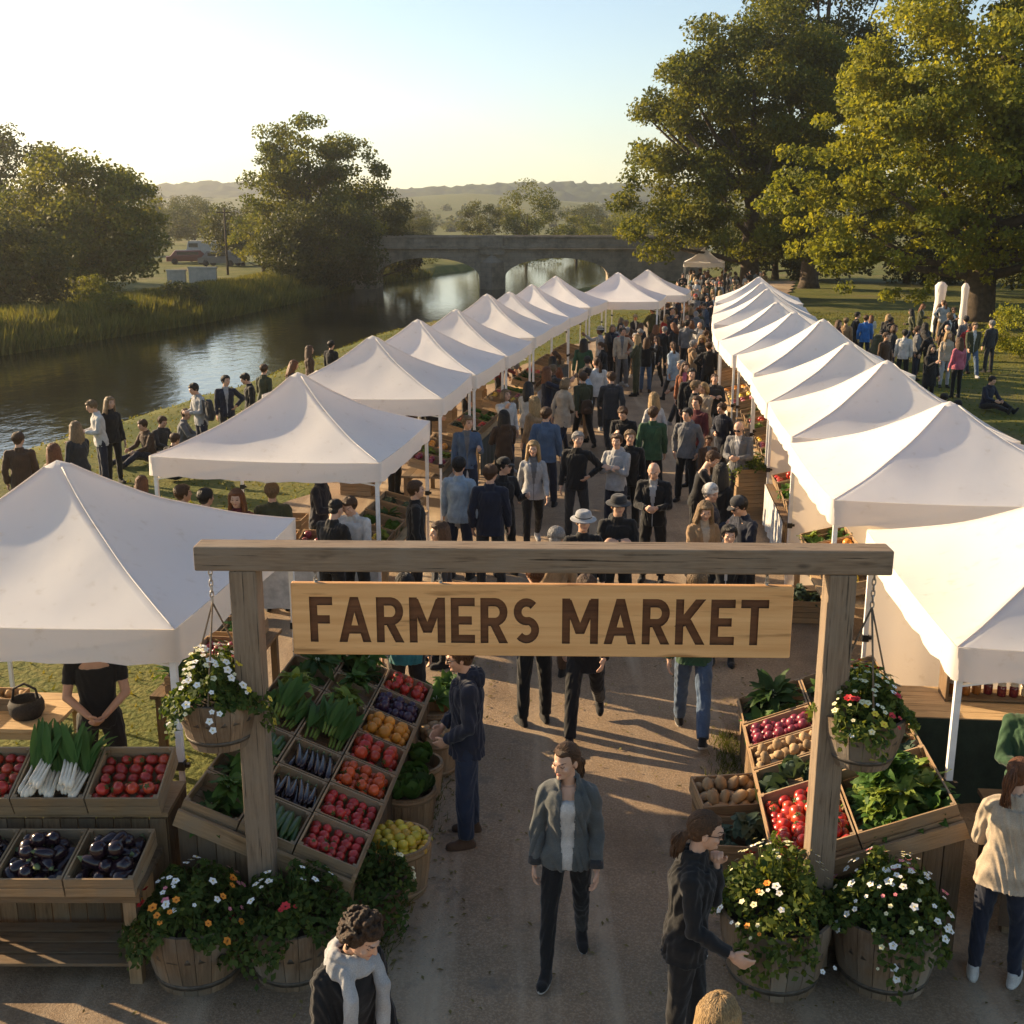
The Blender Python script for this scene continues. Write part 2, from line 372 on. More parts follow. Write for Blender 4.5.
# ---------------------------------------------------------------- trees
leaf_m = {
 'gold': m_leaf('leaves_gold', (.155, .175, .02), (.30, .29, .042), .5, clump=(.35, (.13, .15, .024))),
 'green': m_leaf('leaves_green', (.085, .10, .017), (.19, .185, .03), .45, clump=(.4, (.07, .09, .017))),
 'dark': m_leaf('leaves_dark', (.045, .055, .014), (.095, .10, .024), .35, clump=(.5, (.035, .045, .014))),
 'hazy': m_leaf('leaves_olive', (.06, .07, .02), (.11, .11, .035), .35, clump=(.3, (.06, .075, .025))),
}
bark = m_plain('bark', (.075, .055, .038), .95, .4, 5, .8)
def tree(name, x, y, lobes, n, size, mk, label, group, trunk=(.35, 0), limbs=9, clumps=60, cl_r=.24, seed=1, holes=.0, cat='tree'):
    """lobes: list of (dx, dy, z, rx, ry, rz) ellipsoids that the foliage clumps fill"""
    rs = np.random.RandomState(seed); z0 = hz(x, y) - .1
    root = empty(name, (x, y, z0), 0, label, cat, group)
    vol = np.array([l[3] * l[4] * l[5] for l in lobes]) ** .67; vol /= vol.sum()
    C = []; Rr = []; B = []
    for k in range(clumps):
        l = lobes[rs.choice(len(lobes), p=vol)]
        d = rs.normal(size=3); d /= np.linalg.norm(d); rad = rs.uniform(.45, 1.0) ** .6
        C.append(np.array(l[:3]) + d * rad * np.array(l[3:])); B.append(np.array(l[:3]))
        Rr.append(cl_r * (l[3] * l[4] * l[5]) ** (1 / 3) * rs.uniform(.65, 1.35))
    C = np.array(C); Rr = np.array(Rr); B = np.array(B)
    idx = rs.choice(len(C), n, p=(Rr ** 2) / (Rr ** 2).sum())
    d = rs.normal(size=(n, 3)); d /= np.linalg.norm(d, axis=1)[:, None]
    rr = rs.uniform(0, 1, n) ** .45
    pos = C[idx] + d * (rr * Rr[idx])[:, None] * np.array([1.15, 1.15, .72])
    pos += rs.normal(size=(n, 3)) * .04 * Rr[idx][:, None]
    out = pos - B[idx]; out /= np.linalg.norm(out, axis=1)[:, None] + 1e-6
    np.random.seed(seed)
    me = cards('crown', pos, size * rs.uniform(.6, 1.3, n), [leaf_m[mk]], out * .5 + np.array([0, 0, .35]), .62)
    link('crown', me, root)
    mb = MB(); top = max(l[2] for l in lobes); tr = trunk[0]
    lean = rs.uniform(-.4, .4, 2); pts = [(lean[0] * t * t, lean[1] * t * t, top * t) for t in (0, .03, .15, .4, .7, 1)]
    mb.tube(pts, [tr * 1.5, tr * 1.15, tr, tr * .8, tr * .45, tr * .15], 10)
    order = rs.choice(len(C), min(limbs, len(C)), replace=False)
    for k in order:
        c = C[k]; t = min(.8, max(.15, c[2] / top * .55)); s0 = np.array([lean[0] * t * t, lean[1] * t * t, top * t])
        m1 = s0 * .5 + c * .5 + np.array([0, 0, -.06 * top * rs.rand()])
        mb.tube([s0, s0 * .8 + m1 * .2, m1, c], [tr * .5, tr * .36, tr * .22, tr * .06], 6)
    mb.build('trunk', bark, root)
    return root
G_L, G_R, G_F = 'trees on the far river bank', 'tall trees beside the market', 'small trees far up the valley'
# left bank
tree('broadleaf_tree', -27, 75, [(0, 0, 4.9, 5.0, 4.6, 3.7), (-2.6, 0, 5.6, 3.6, 3.2, 3.1), (2.6, -.6, 5.0, 3.3, 3, 3.0), (0, -.5, 2.9, 5.6, 4.8, 2.3)], 34000, .27, 'green', 'wide round tree with dense sunlit crown on the far bank, left of the parked vehicles', G_L, (.4, 0), 9, 190, .27, 21)
tree('broadleaf_tree', -26.8, 62, [(0, 0, 2.6, 3.6, 3, 2.3), (-2.4, 0, 3.2, 3, 3, 2.2)], 15000, .24, 'dark', 'low dark tree cut by the left edge of the photo, on the far bank', G_L, (.3, 0), 8, 90, .3, 22)
tree('broadleaf_tree', -40, 92, [(0, 0, 7.4, 5.4, 4, 4.4), (4, 0, 7.4, 3.4, 3, 3), (-5, 0, 8, 5, 4, 4)], 16000, .32, 'hazy', 'hazy tree behind the round one at the left edge of the photo', G_L, (.4, 0), 8, 90, .27, 26)
tree('broadleaf_tree', -16.2, 95, [(0, 0, 10.2, 3.6, 3.4, 3.4), (-2.6, 0, 7.6, 3.0, 3, 3), (3.4, 0, 8.2, 3.2, 3, 3.2), (1, 0, 5.5, 4.8, 4, 4)], 30000, .26, 'green', 'tallest tree on the far bank with an open airy top', G_L, (.42, 0), 14, 170, .25, 23)
tree('broadleaf_tree', -14.4, 89, [(0, 0, 4.0, 4.0, 3.6, 3.3), (2.2, 0, 3.6, 2.8, 2.8, 2.9), (-2, 0, 3.2, 2.8, 2.6, 2.6)], 26000, .24, 'dark', 'round dark tree at the water edge in front of the tallest tree', G_L, (.32, 0), 7, 150, .28, 24)
tree('broadleaf_tree', -11.6, 101, [(0, 0, 6.0, 3, 3, 3.4), (-2.2, 0, 5, 2.6, 2.4, 3), (1.4, 0, 3.6, 2.6, 2.4, 2.4)], 17000, .25, 'dark', 'slim dark tree beside the left end of the stone bridge', G_L, (.3, 0), 8, 110, .27, 25)
# right side
tree('broadleaf_tree', 15.6, 77, [(0, 0, 13.0, 5.8, 5, 5.2), (-4.2, 0, 10.5, 4.8, 4.4, 4.8), (-5.8, -1, 6.0, 4.4, 4, 3.8), (4, 0, 11, 4.4, 4, 5), (-1.5, -3, 5.2, 5.4, 4, 3.0), (4.5, -2, 5.2, 4.4, 3, 3.2)], 80000, .26, 'green', 'tall tree with dark trunk at the end of the market road', G_R, (.62, 0), 18, 320, .2, 31)
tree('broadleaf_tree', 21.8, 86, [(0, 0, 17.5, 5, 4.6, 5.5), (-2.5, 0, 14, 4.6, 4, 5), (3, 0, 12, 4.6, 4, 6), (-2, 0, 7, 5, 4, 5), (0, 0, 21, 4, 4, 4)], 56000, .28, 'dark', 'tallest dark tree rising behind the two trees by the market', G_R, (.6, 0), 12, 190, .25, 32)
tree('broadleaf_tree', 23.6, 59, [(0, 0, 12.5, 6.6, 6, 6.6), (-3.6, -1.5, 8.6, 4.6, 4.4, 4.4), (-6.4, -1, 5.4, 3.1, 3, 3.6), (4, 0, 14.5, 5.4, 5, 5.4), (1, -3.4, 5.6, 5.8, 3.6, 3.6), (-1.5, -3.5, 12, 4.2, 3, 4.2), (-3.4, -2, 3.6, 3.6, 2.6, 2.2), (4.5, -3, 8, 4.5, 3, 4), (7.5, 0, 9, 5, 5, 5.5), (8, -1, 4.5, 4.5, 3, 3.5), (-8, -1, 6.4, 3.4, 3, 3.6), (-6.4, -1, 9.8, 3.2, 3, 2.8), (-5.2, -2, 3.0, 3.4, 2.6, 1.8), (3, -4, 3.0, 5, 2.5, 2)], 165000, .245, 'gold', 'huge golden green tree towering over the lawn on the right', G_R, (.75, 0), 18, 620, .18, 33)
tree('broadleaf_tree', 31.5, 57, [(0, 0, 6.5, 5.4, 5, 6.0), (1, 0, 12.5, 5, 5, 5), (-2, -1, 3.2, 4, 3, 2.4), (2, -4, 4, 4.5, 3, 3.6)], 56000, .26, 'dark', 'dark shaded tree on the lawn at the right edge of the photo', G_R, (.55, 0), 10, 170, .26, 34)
tree('ornamental_bush', 19.0, 42.5, [(0, 0, 1.1, 1.5, 1.3, 1.0), (1, 0, .9, 1.2, 1.2, .9)], 7500, .11, 'gold', 'rounded yellow green bush on the lawn under the trees', None, (.06, 0), 5, 65, .28, 35, cat='bush')
for i, (x, y, h) in enumerate([(22, 98, 7), (31, 92, 8), (41, 90, 9), (47, 78, 9), (36, 74, 6), (54, 92, 10)]):
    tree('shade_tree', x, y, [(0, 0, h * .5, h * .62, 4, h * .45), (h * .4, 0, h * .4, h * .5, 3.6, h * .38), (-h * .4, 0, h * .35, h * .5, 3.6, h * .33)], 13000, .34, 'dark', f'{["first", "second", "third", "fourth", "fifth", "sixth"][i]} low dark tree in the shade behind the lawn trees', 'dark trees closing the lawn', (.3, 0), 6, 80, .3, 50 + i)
# far trees
FT = [(-66, 240, 9, 5, 'hazy'), (-58, 200, 8, 4.5, 'hazy'), (-47, 175, 7, 4, 'hazy'), (-52, 150, 6.5, 3.6, 'green'), (-33, 160, 7, 4.2, 'green'), (-40, 128, 5.2, 2.8, 'hazy'), (-27, 118, 6.5, 3.8, 'hazy'), (-22, 104, 5, 3, 'green'),
      (-12.5, 150, 5.0, 2.4, 'hazy'), (-4, 150, 6.6, 2.5, 'hazy'), (1.8, 150, 9.9, 3.5, 'green'), (8.3, 152, 7.2, 3.3, 'green'), (12.8, 170, 6, 3.2, 'hazy'), (19, 190, 8, 5, 'green'), (15, 240, 7, 4.5, 'hazy'), (-19, 230, 6, 4, 'hazy'), (-30, 250, 7, 5, 'hazy'), (27, 250, 8, 6, 'hazy')]
FTL = ['first', 'second', 'third', 'fourth', 'fifth', 'sixth', 'seventh', 'eighth']
FT = sorted(FT[:8], key=lambda t: t[0] / t[1]) + sorted(FT[8:], key=lambda t: t[0] / t[1])
for i, (x, y, h, r_, mk) in enumerate(FT):
    lab = (f'{FTL[i]} hazy tree from the left in the clearing across the river' if i < 8 else
           f'hazy tree beyond the bridge, {["first", "second", "third", "fourth", "fifth", "sixth", "seventh", "eighth", "ninth", "tenth"][i - 8]} of ten behind the parapet')
    tree('distant_tree', x, y, [(0, 0, h * .62, r_, r_, h * .4), (r_ * .4, 0, h * .45, r_ * .7, r_ * .7, h * .3), (-r_ * .5, 0, h * .45, r_ * .6, r_ * .6, h * .3)], 8000, .07 + r_ * .05, mk, lab, G_F, (.2, 0), 5, 75, .27, 60 + i)
# far woods on the hill foot, one mass
def woods():
    rs = np.random.RandomState(9); n = 42000
    cx = rs.uniform(-420, 420, 620); cy = rs.uniform(330, 560, 620); cz = hgt(cx, cy) - 1; r_ = rs.uniform(1.5, 3.4, 620)
    k = rs.choice(620, n); d = rs.normal(size=(n, 3)); d /= np.linalg.norm(d, axis=1)[:, None]
    pos = np.stack([cx[k], cy[k], cz[k] + r_[k] * .8], -1) + d * r_[k][:, None] * (rs.rand(n) ** .4)[:, None]
    me = cards('far_woods', pos, rs.uniform(.9, 1.9, n), [leaf_m['hazy']], d * .6, .7)
    tag(link('far_woods', me), 'hazy wooded slope across the valley below the hills', 'woods', kind='stuff')
woods()
# reeds and rough growth along the far bank
def reeds():
    rs = np.random.RandomState(4); n = 80000
    y = 30 + 85 * rs.rand(n) ** 1.2; off = rs.rand(n) ** 1.4 * 9
    x = interp(FAR, y) + .7 - off
    cl = .55 + .45 * np.sin(x * 1.3 + y * .8) * np.sin(y * .45 + 1)
    h = rs.uniform(.3, 1.25, n) * (.6 + .5 * cl) * np.clip(1.25 - off / 9, .3, 1); z = np.maximum(hgt(x, y), WATER - .1)
    a = rs.rand(n) * 6.28; wv = rs.uniform(.03, .09, n); ln = rs.normal(size=(n, 2)) * .25
    b0 = np.stack([x - np.cos(a) * wv, y - np.sin(a) * wv, z], -1); b1 = np.stack([x + np.cos(a) * wv, y + np.sin(a) * wv, z], -1)
    t = np.stack([x + ln[:, 0] * h, y + ln[:, 1] * h, z + h], -1)
    v = np.stack([b0, b1, t], 1).reshape(-1, 3); me = bpy.data.meshes.new('reeds')
    me.vertices.add(n * 3); me.vertices.foreach_set('co', v.ravel()); me.loops.add(n * 3); me.loops.foreach_set('vertex_index', np.arange(n * 3))
    me.polygons.add(n); me.polygons.foreach_set('loop_start', np.arange(0, n * 3, 3)); me.materials.append(m_leaf('reed_blades', (.065, .082, .016), (.17, .155, .038), .35, .7)); me.update(calc_edges=True)
    tag(link('reeds', me), 'tall green reeds lining the far river bank', 'reeds', kind='stuff')
reeds()
def turf():
    rs = np.random.RandomState(14); n = 60000
    x = rs.uniform(-16, 34, n); y = 9 + 55 * rs.rand(n) ** 1.1
    ok = (x > interp(NEAR, y) + .2) & ((x < interp(RW, y) + .1) | (x > interp(RR, y) - .1)) & (x < 8 + .6 * y)
    x, y = x[ok], y[ok]; n = len(x); z = hgt(x, y) - .01; h = rs.uniform(.03, .085, n); a = rs.rand(n) * 6.28; wv = .012 + .0006 * y; ln = rs.normal(size=(n, 2)) * .6
    b0 = np.stack([x - np.cos(a) * wv, y - np.sin(a) * wv, z], -1); b1 = np.stack([x + np.cos(a) * wv, y + np.sin(a) * wv, z], -1)
    t = np.stack([x + ln[:, 0] * h, y + ln[:, 1] * h, z + h], -1)
    v = np.stack([b0, b1, t], 1).reshape(-1, 3); me = bpy.data.meshes.new('grass')
    me.vertices.add(n * 3); me.vertices.foreach_set('co', v.ravel()); me.loops.add(n * 3); me.loops.foreach_set('vertex_index', np.arange(n * 3))
    me.polygons.add(n); me.polygons.foreach_set('loop_start', np.arange(0, n * 3, 3)); me.materials.append(m_leaf('grass_blades', (.085, .105, .018), (.18, .155, .036), .35, .7)); me.update(calc_edges=True)
    tag(link('grass', me), 'short sunlit grass on the bank and lawn beside the tents', 'grass', kind='stuff')
turf()
# scrub on the far bank and near the bridge
bush_spots = [(-27, 62, 1.6), (-24, 66, 1.3), (-26, 72, 1.7), (-30, 78, 1.8), (-17, 92, 1.8), (-14.5, 105, 1.9), (-10, 125, 2.2), (-4, 135, 2.4), (2, 142, 2.3), (-19, 112, 2.2), (-25.5, 52, 1.3), (-20.6, 60, 1.1), (-18.8, 67, 1.2)]
bush_spots.sort(key=lambda t: -t[1])
for i, (x, y, r_) in enumerate(bush_spots):
    tree('riverside_bush', x, y, [(0, 0, r_ * .55, r_ * 1.25, r_, r_ * .75)], 2200, .17, ['hazy', 'green'][i % 2], f'{["first","second","third","fourth","fifth","sixth","seventh","eighth","ninth","tenth","eleventh","twelfth","thirteenth","fourteenth"][i]} low bush on the far bank, counted from the bridge end', 'bushes on the far bank', (.05, 0), 4, 22, .36, 90 + i, cat='bush')
# ---------------------------------------------------------------- bridge
def m_stone():
    m, nt, b = newmat('bridge_stone'); v = coords(nt, 'Object')
    br = nd(nt, 'ShaderNodeTexBrick', Scale=1.0); br.inputs['Brick Width'].default_value = .9; br.inputs['Row Height'].default_value = .38; br.inputs['Mortar Size'].default_value = .018
    br.inputs['Color1'].default_value = (.25, .205, .15, 1); br.inputs['Color2'].default_value = (.30, .245, .18, 1); br.inputs['Mortar'].default_value = (.23, .19, .145, 1)
    rot = coords(nt, 'Object'); rot.node.inputs['Rotation'].default_value = (R(90), 0, 0); nt.links.new(rot, br.inputs['Vector'])
    o = mix_rgb(nt, ramp(nt, noise(nt, v, .8, 6, .7), .45, .72), br.outputs['Color'], (.11, .095, .072))
    nt.links.new(o, b.inputs['Base Color']); b.inputs['Roughness'].default_value = .92; bump(nt, b, noise(nt, v, 5, 6), .7, .05); return m
stone = m_stone()
BY = 95.0
br = empty('stone_bridge', (-1.6, BY, 0), 0, 'old stone bridge with two low arches and a central pier over the river', 'bridge')
def arch_wall():
    """deck and spandrels as one extruded outline with the two arch openings"""
    mb = MB(); W = 5.0; top = 2.55; n = 22
    spans = [(-9.4, -1.05, .3, 1.85), (1.05, 9.6, .3, 1.85)]
    def under(x):
        for a, b_, s, c in spans:
            if a <= x <= b_:
                t = (x - (a + b_) / 2) / ((b_ - a) / 2); return s + (c - s) * math.sqrt(max(0, 1 - t * t))
        return -1.6
    cols = [-13.5, -9.401]
    for a, b_, s, c in spans: cols += [(a + b_) / 2 - (b_ - a) / 2 * math.cos(math.pi * i / n) for i in range(n + 1)] + [b_ + .001]
    cols += [17]; cols = sorted(set(cols))
    for i in range(len(cols) - 1):
        x0, x1 = cols[i], cols[i + 1]; xm = (x0 + x1) / 2
        if x1 - x0 < .01:   # jamb of an opening
            continue
        b0, b1 = (under(x0), under(x1)) if under(xm) > -1 else (-1.6, -1.6)
        v = [(x0, 0, b0), (x1, 0, b1), (x1, 0, top), (x0, 0, top), (x0, W, b0), (x1, W, b1), (x1, W, top), (x0, W, top)]
        mb.add(v, [(0, 1, 2, 3), (5, 4, 7, 6), (0, 4, 5, 1), (3, 2, 6, 7), (0, 3, 7, 4), (1, 5, 6, 2)])
    return mb
arch_wall().build('arches', stone, br)
mb = MB(); mb.box((1.9, -.04, 2.68), (31, .5, .22)); mb.box((1.9, 5.04, 2.68), (31, .5, .22)); mb.build('cornice', stone, br)
mb = MB(); mb.box((1.9, .06, 3.1), (30.9, .32, .66)); mb.box((1.9, 4.94, 3.1), (30.9, .32, .66))
for k in range(10): mb.box((-12 + k * 2.9, -.06, 3.1), (.42, .1, .64))
mb.build('parapet', stone, br)
mb = MB(); mb.box((1.9, .05, 3.49), (31.1, .46, .13)); mb.box((1.9, 4.95, 3.49), (31.1, .46, .13)); mb.build('coping', stone, br)
mb = MB(); mb.add([(-.95, -.02, -1.8), (.95, -.02, -1.8), (0, -1.3, -1.8), (-.95, -.02, 1.5), (.95, -.02, 1.5), (0, -1.3, 1.5), (0, -.05, 2.2)], [(0, 2, 5, 3), (2, 1, 4, 5), (3, 5, 6), (5, 4, 6), (0, 1, 2)])
mb.box((0, -.09, 2.35), (2.0, .3, .5)); mb.box((0, -.12, 3.15), (1.7, .42, .95)); mb.build('cutwater', stone, br)
for s_, (a, b_) in enumerate([(-9.4, -1.05), (1.05, 9.6)]):
    mb = MB(); N = 19
    for k in range(N):
        t0, t1 = math.pi * (k + .04) / N, math.pi * (k + .96) / N; c, h_ = (a + b_) / 2, (b_ - a) / 2
        pt = lambda t, e: (c - (h_ + e) * math.cos(t), -.05, .3 + (1.55 + e) * math.sin(t)); pb = lambda t, e: (c - (h_ + e) * math.cos(t), .1, .3 + (1.55 + e) * math.sin(t))
        v = [pt(t0, .003), pt(t1, .003), pt(t1, .42), pt(t0, .42), pb(t0, .003), pb(t1, .003), pb(t1, .42), pb(t0, .42)]
        mb.add(v, [(0, 1, 2, 3), (0, 4, 5, 1), (3, 2, 6, 7), (0, 3, 7, 4), (1, 5, 6, 2)])
    mb.build('arch_ring', stone, br)
# ---------------------------------------------------------------- clearing across the river
pw = m_plain('pale_render', (.42, .39, .34), .9, .15, 3, .2)
def low_wall(px0, px1, py, h, lab):
    a, b_ = P(px0, py, .25), P(px1, py, .25); mb = MB(); L = (b_ - a).length
    mb.box((0, 0, h / 2), (L, .35, h)); mb.box((0, 0, h + .05), (L + .1, .45, .1))
    o = mb.build('low_wall', pw); o.location = ((a.x + b_.x) / 2, a.y, hz((a.x + b_.x) / 2, a.y)); tag(o, lab, 'wall')
low_wall(168, 186, 283, .9, 'shaded low wall across the river below the parked vehicles'); low_wall(190, 217, 284, 1.1, 'pale sunlit low wall across the river below the parked vehicles')
pr = empty('utility_pole', (P(228, 275, .25).x, P(228, 275, .25).y, .2), 0, 'tall wooden utility pole with crossarm beside the parked vehicles across the river', 'pole')
mb = MB(); mb.tube([(0, 0, 0), (0, 0, 5.6)], [.11, .07], 8); mb.build('pole', bark, pr); mb = MB(); mb.box((0, -.12, 5.2), (1.3, .09, .1)); mb.build('crossarm', bark, pr)
glass_d = m_plain('dark_glass', (.02, .022, .025), .15, .1, 3, 0, .6); tyre = m_plain('tyre', (.015, .015, .015), .8, .2, 20, .2)
def vehicle(px, py, L, H, Wd, paint, lab, van, rz):
    p = P(px, py, .25); r = empty('van' if van else 'parked_car', (p.x, p.y, hz(p.x, p.y)), rz, lab, 'van' if van else 'car', 'vehicles parked across the river')
    mb = MB(); pr_ = [(-L / 2, .35), (-L / 2, H * .55), (-L * .40, H * .60), (-L * .28 if not van else -L * .36, H), (L * .30 if not van else L * .47, H), (L * .44 if not van else L * .5, H * .6), (L / 2, H * .52), (L / 2, .35)]
    n = len(pr_); v = [(x, -Wd / 2 * (.86 if z > H * .9 else 1), z) for x, z in pr_] + [(x, Wd / 2 * (.86 if z > H * .9 else 1), z) for x, z in pr_]
    mb.add(v, [tuple(range(n)), tuple(range(2 * n - 1, n - 1, -1))] + [(i, i + n, (i + 1) % n + n, (i + 1) % n) for i in range(n)]); mb.build('body', paint, r)
    for s in (-1, 1):
        mb = MB(); mb.box((0 if not van else -L * .25, s * (Wd / 2 * .93 + .02), H * .77), (L * .5 if not van else L * .2, .03, H * .24)); mb.build('window', glass_d, r)
        for xx in (-L * .31, L * .31): mb = MB(); mb.lathe([(.0, -.1), (.3, -.1), (.33, 0), (.3, .1), (0, .1)], 14); mb.build('wheel', tyre, r, rotm(R(90), 0, 0, (xx, s * Wd / 2 * .95, .33)))
vehicle(207, 262, 4.8, 2.2, 1.9, pw, 'pale box van parked across the river', True, .1)
vehicle(188, 264, 4.3, 1.45, 1.75, m_plain('red_paint', (.16, .04, .03), .3, .1, 4, 0), 'dark red car parked across the river left of the van', False, .3)
vehicle(222, 266, 4.3, 1.5, 1.75, m_plain('grey_paint', (.12, .12, .125), .3, .1, 4, 0), 'grey car parked across the river right of the van', False, -.2)

def litter():
    rs = np.random.RandomState(5); n = 2000; x = rs.uniform(-3.2, 4.2, n); y = rs.uniform(5.2, 13, n); k = rs.rand(n) < .5
    x[k] = np.where(rs.rand(k.sum()) < .6, -.95 + .1 * (y[k] - 7.2) + rs.normal(size=k.sum()) * .22, 1.85 + .1 * (y[k] - 7.2) + rs.normal(size=k.sum()) * .2)
    me = cards('fallen_leaves', np.stack([x, y, np.full(n, ROADZ + .012)], -1), rs.uniform(.012, .06, n), [m_leaf('dry_leaf', (.12, .085, .03), (.22, .19, .07), .2)], np.tile(np.array([0, 0, 4.0]), (n, 1)), .45)
    tag(link('fallen_leaves', me), 'scattered dry leaves and straw on the road beside the benches', 'leaf litter', kind='stuff')
    n = 5200; t = rs.rand(n); side = rs.rand(n) < .6; y = 6.9 + 3.9 * t; x = np.where(side, -1.02 + .098 * (y - 7.2), 1.84 + .098 * (y - 7.3)) + rs.normal(size=n) * .09; h = rs.uniform(.03, .13, n); a = rs.rand(n) * 6.28; ln = rs.normal(size=(n, 2)) * .5; wv = .005; z = np.full(n, ROADZ - .005)
    b0 = np.stack([x - np.cos(a) * wv, y - np.sin(a) * wv, z], -1); b1 = np.stack([x + np.cos(a) * wv, y + np.sin(a) * wv, z], -1); tp = np.stack([x + ln[:, 0] * h, y + ln[:, 1] * h, z + h], -1)
    v = np.stack([b0, b1, tp], 1).reshape(-1, 3); me = bpy.data.meshes.new('weeds'); me.vertices.add(n * 3); me.vertices.foreach_set('co', v.ravel()); me.loops.add(n * 3); me.loops.foreach_set('vertex_index', np.arange(n * 3)); me.polygons.add(n); me.polygons.foreach_set('loop_start', np.arange(0, n * 3, 3)); me.materials.append(m_leaf('weed_blades', (.05, .075, .015), (.12, .12, .03), .3, .7)); me.update(calc_edges=True)
    tag(link('weeds', me), 'thin weeds growing along the foot of the benches', 'weeds', kind='stuff')
litter()
# ---------------------------------------------------------------- canopy tents
ORD = ['nearest', 'second', 'third', 'fourth', 'fifth', 'sixth', 'seventh', 'eighth', 'ninth', 'tenth', 'eleventh', 'twelfth']
def tent_meshes(half, eave, peak, val, sag=.075, sd=0):
    D = {}; r1, r2, r3 = (random.Random(sd).uniform(-1, 1) for _ in range(3))
    N = 20; vs = []; fs = []
    for j in range(2 * N + 1):
        for i in range(2 * N + 1):
            u, v = i / N - 1, j / N - 1; r = max(abs(u), abs(v)); q = 1 - r
            z = eave + (peak - eave) * (.62 * q ** 1.05 + .38 * q ** 2.6)
            if r > 1e-6:
                m = min(abs(u), abs(v)) / r       # 0 mid panel, 1 on the ridge
                z -= sag * (1 + .4 * (r1 * u + r2 * v)) * (1 - m ** 1.5) * math.sin(math.pi * r) ** .8
                z -= .035 * (1 - m * m) * (r ** 6)
            z += .009 * math.sin(u * 9 + v * 4 + sd) * math.sin(v * 7 - u * 3 + 2 * sd) * math.sin(math.pi * min(1, r))
            if r < .05: z = peak - .03
            vs.append((u * half, v * half, z))
    n = 2 * N + 1
    fs = []
    for j in range(2 * N):
        for i in range(2 * N):
            a, b_, c, d = j * n + i, j * n + i + 1, (j + 1) * n + i + 1, (j + 1) * n + i
            fs += [(a, b_, c), (a, c, d)] if (i < N) == (j < N) else [(a, b_, d), (b_, c, d)]   # split along the ridges
    mb = MB(); mb.add(vs, fs, 0, None, True)
    for sx, sy in ((1, 1), (-1, 1), (1, -1), (-1, -1)): mb.tube([Vector(vs[(N + sy * k) * n + N + sx * k]) for k in range(1, N + 1)], .0055, 6)
    D['canopy'] = mb.mesh('canopy', canopy_m)
    # valance with folds and the slack edge
    mb = MB(); loop = []
    for k in range(4):
        for i in range(16):
            t = i / 16 * 2 - 1; p = [(t, -1), (1, t), (-t, 1), (-1, -t)][k]; m = min(abs(p[0]), abs(p[1]))
            loop.append((p[0], p[1], eave - .035 * (1 - m * m), m))
    vs = []
    for row in range(4):
        for i, (x, y, z, m) in enumerate(loop):
            o = 1.002 + .006 * row * (math.sin(i * 1.9) * .5 + .3); vs.append((x * half * o, y * half * o, z - val * row / 3 - (.012 * math.sin(i * 2.3) if row == 3 else 0)))
    L = len(loop); fs = [(r * L + i, r * L + (i + 1) % L, (r + 1) * L + (i + 1) % L, (r + 1) * L + i) for r in range(3) for i in range(L)]
    mb.add(vs, fs, 0, None, True); D['valance'] = mb.mesh('valance', canopy_m)
    # legs: outer tube, inner tube, clamp and foot plate
    mb = MB(); mb.box((0, 0, .55), (.034, .034, 1.1)); mb.box((0, 0, 1.0 + (eave - 1.0) / 2), (.046, .046, eave - 1.0)); mb.box((0, 0, .01), (.13, .13, .02)); D['leg'] = mb.mesh('leg', pole_m)
    mb = MB(); mb.box((0, 0, 0), (.062, .062, .07)); mb.box((.045, 0, 0), (.04, .03, .03)); D['clamp'] = mb.mesh('clamp', black_metal)
    h = half - .05; mb = MB(); z0, z1 = eave - .06, eave - .32
    for k in range(4):
        A = rotm(0, 0, k * math.pi / 2)
        for a, b_ in ((-h, 0), (0, h)):
            mb.bar((a, -h + .012, z0), (b_, -h + .012, z1), .03, .016, 0, A); mb.bar((a, -h - .012, z1), (b_, -h - .012, z0), .03, .016, 0, A)
    mb.bar((-h, 0, z0 - .17), (0, 0, peak - .6), .03); mb.bar((h, 0, z0 - .17), (0, 0, peak - .6), .03); mb.bar((0, -h, z0 - .17), (0, 0, peak - .6), .03); mb.bar((0, h, z0 - .17), (0, 0, peak - .6), .03)
    mb.tube([(0, 0, peak - .6), (0, 0, peak - .04)], .02); D['frame'] = mb.mesh('frame', pole_m)
    # a hung side wall
    vs = []; W = 18
    for j in range(8):
        for i in range(W + 1):
            t = i / W * 2 - 1; vs.append((half * .985, t * half * .98, .15 + (eave - .2) * j / 7)); x = vs[-1]
            vs[-1] = (x[0] + .03 * math.sin(i * 1.4) * (1 - j / 8), x[1], x[2])
    mb = MB(); mb.add(vs, [(j * (W + 1) + i, j * (W + 1) + i + 1, (j + 1) * (W + 1) + i + 1, (j + 1) * (W + 1) + i) for j in range(7) for i in range(W)], 0, None, True); D['side_wall'] = mb.mesh('side_wall', canopy_m)
    return D
TMS = [tent_meshes(1.55, 2.15, 3.09, .27), tent_meshes(1.55, 2.15, 3.12, .26, .10, 1), tent_meshes(1.55, 2.16, 3.05, .28, .055, 2), tent_meshes(1.55, 2.14, 3.08, .27, .09, 3)]; NT = 0
def tent(x, y, rz, label, group, sc=1.0, walls=()):
    global NT
    TM = TMS[NT % 4]; NT += 1
    z = max(0, min(gz(x, y), .1)); r = empty('canopy_tent', (x, y, z), rz, label, 'canopy tent', group); r.scale = (sc, sc, 1 + .02 * math.sin(NT * 2.3))
    link('canopy', TM['canopy'], r); link('valance', TM['valance'], r); link('frame', TM['frame'], r)
    for sx in (-1, 1):
        for sy in (-1, 1):
            l = link('leg', TM['leg'], r, Matrix.Translation((sx * 1.5, sy * 1.5, 0))); link('clamp', TM['clamp'], l, Matrix.Translation((0, 0, 1.02)))
    for k in walls: link('side_wall', TM['side_wall'], r, rotm(0, 0, k * math.pi / 2))
    return r
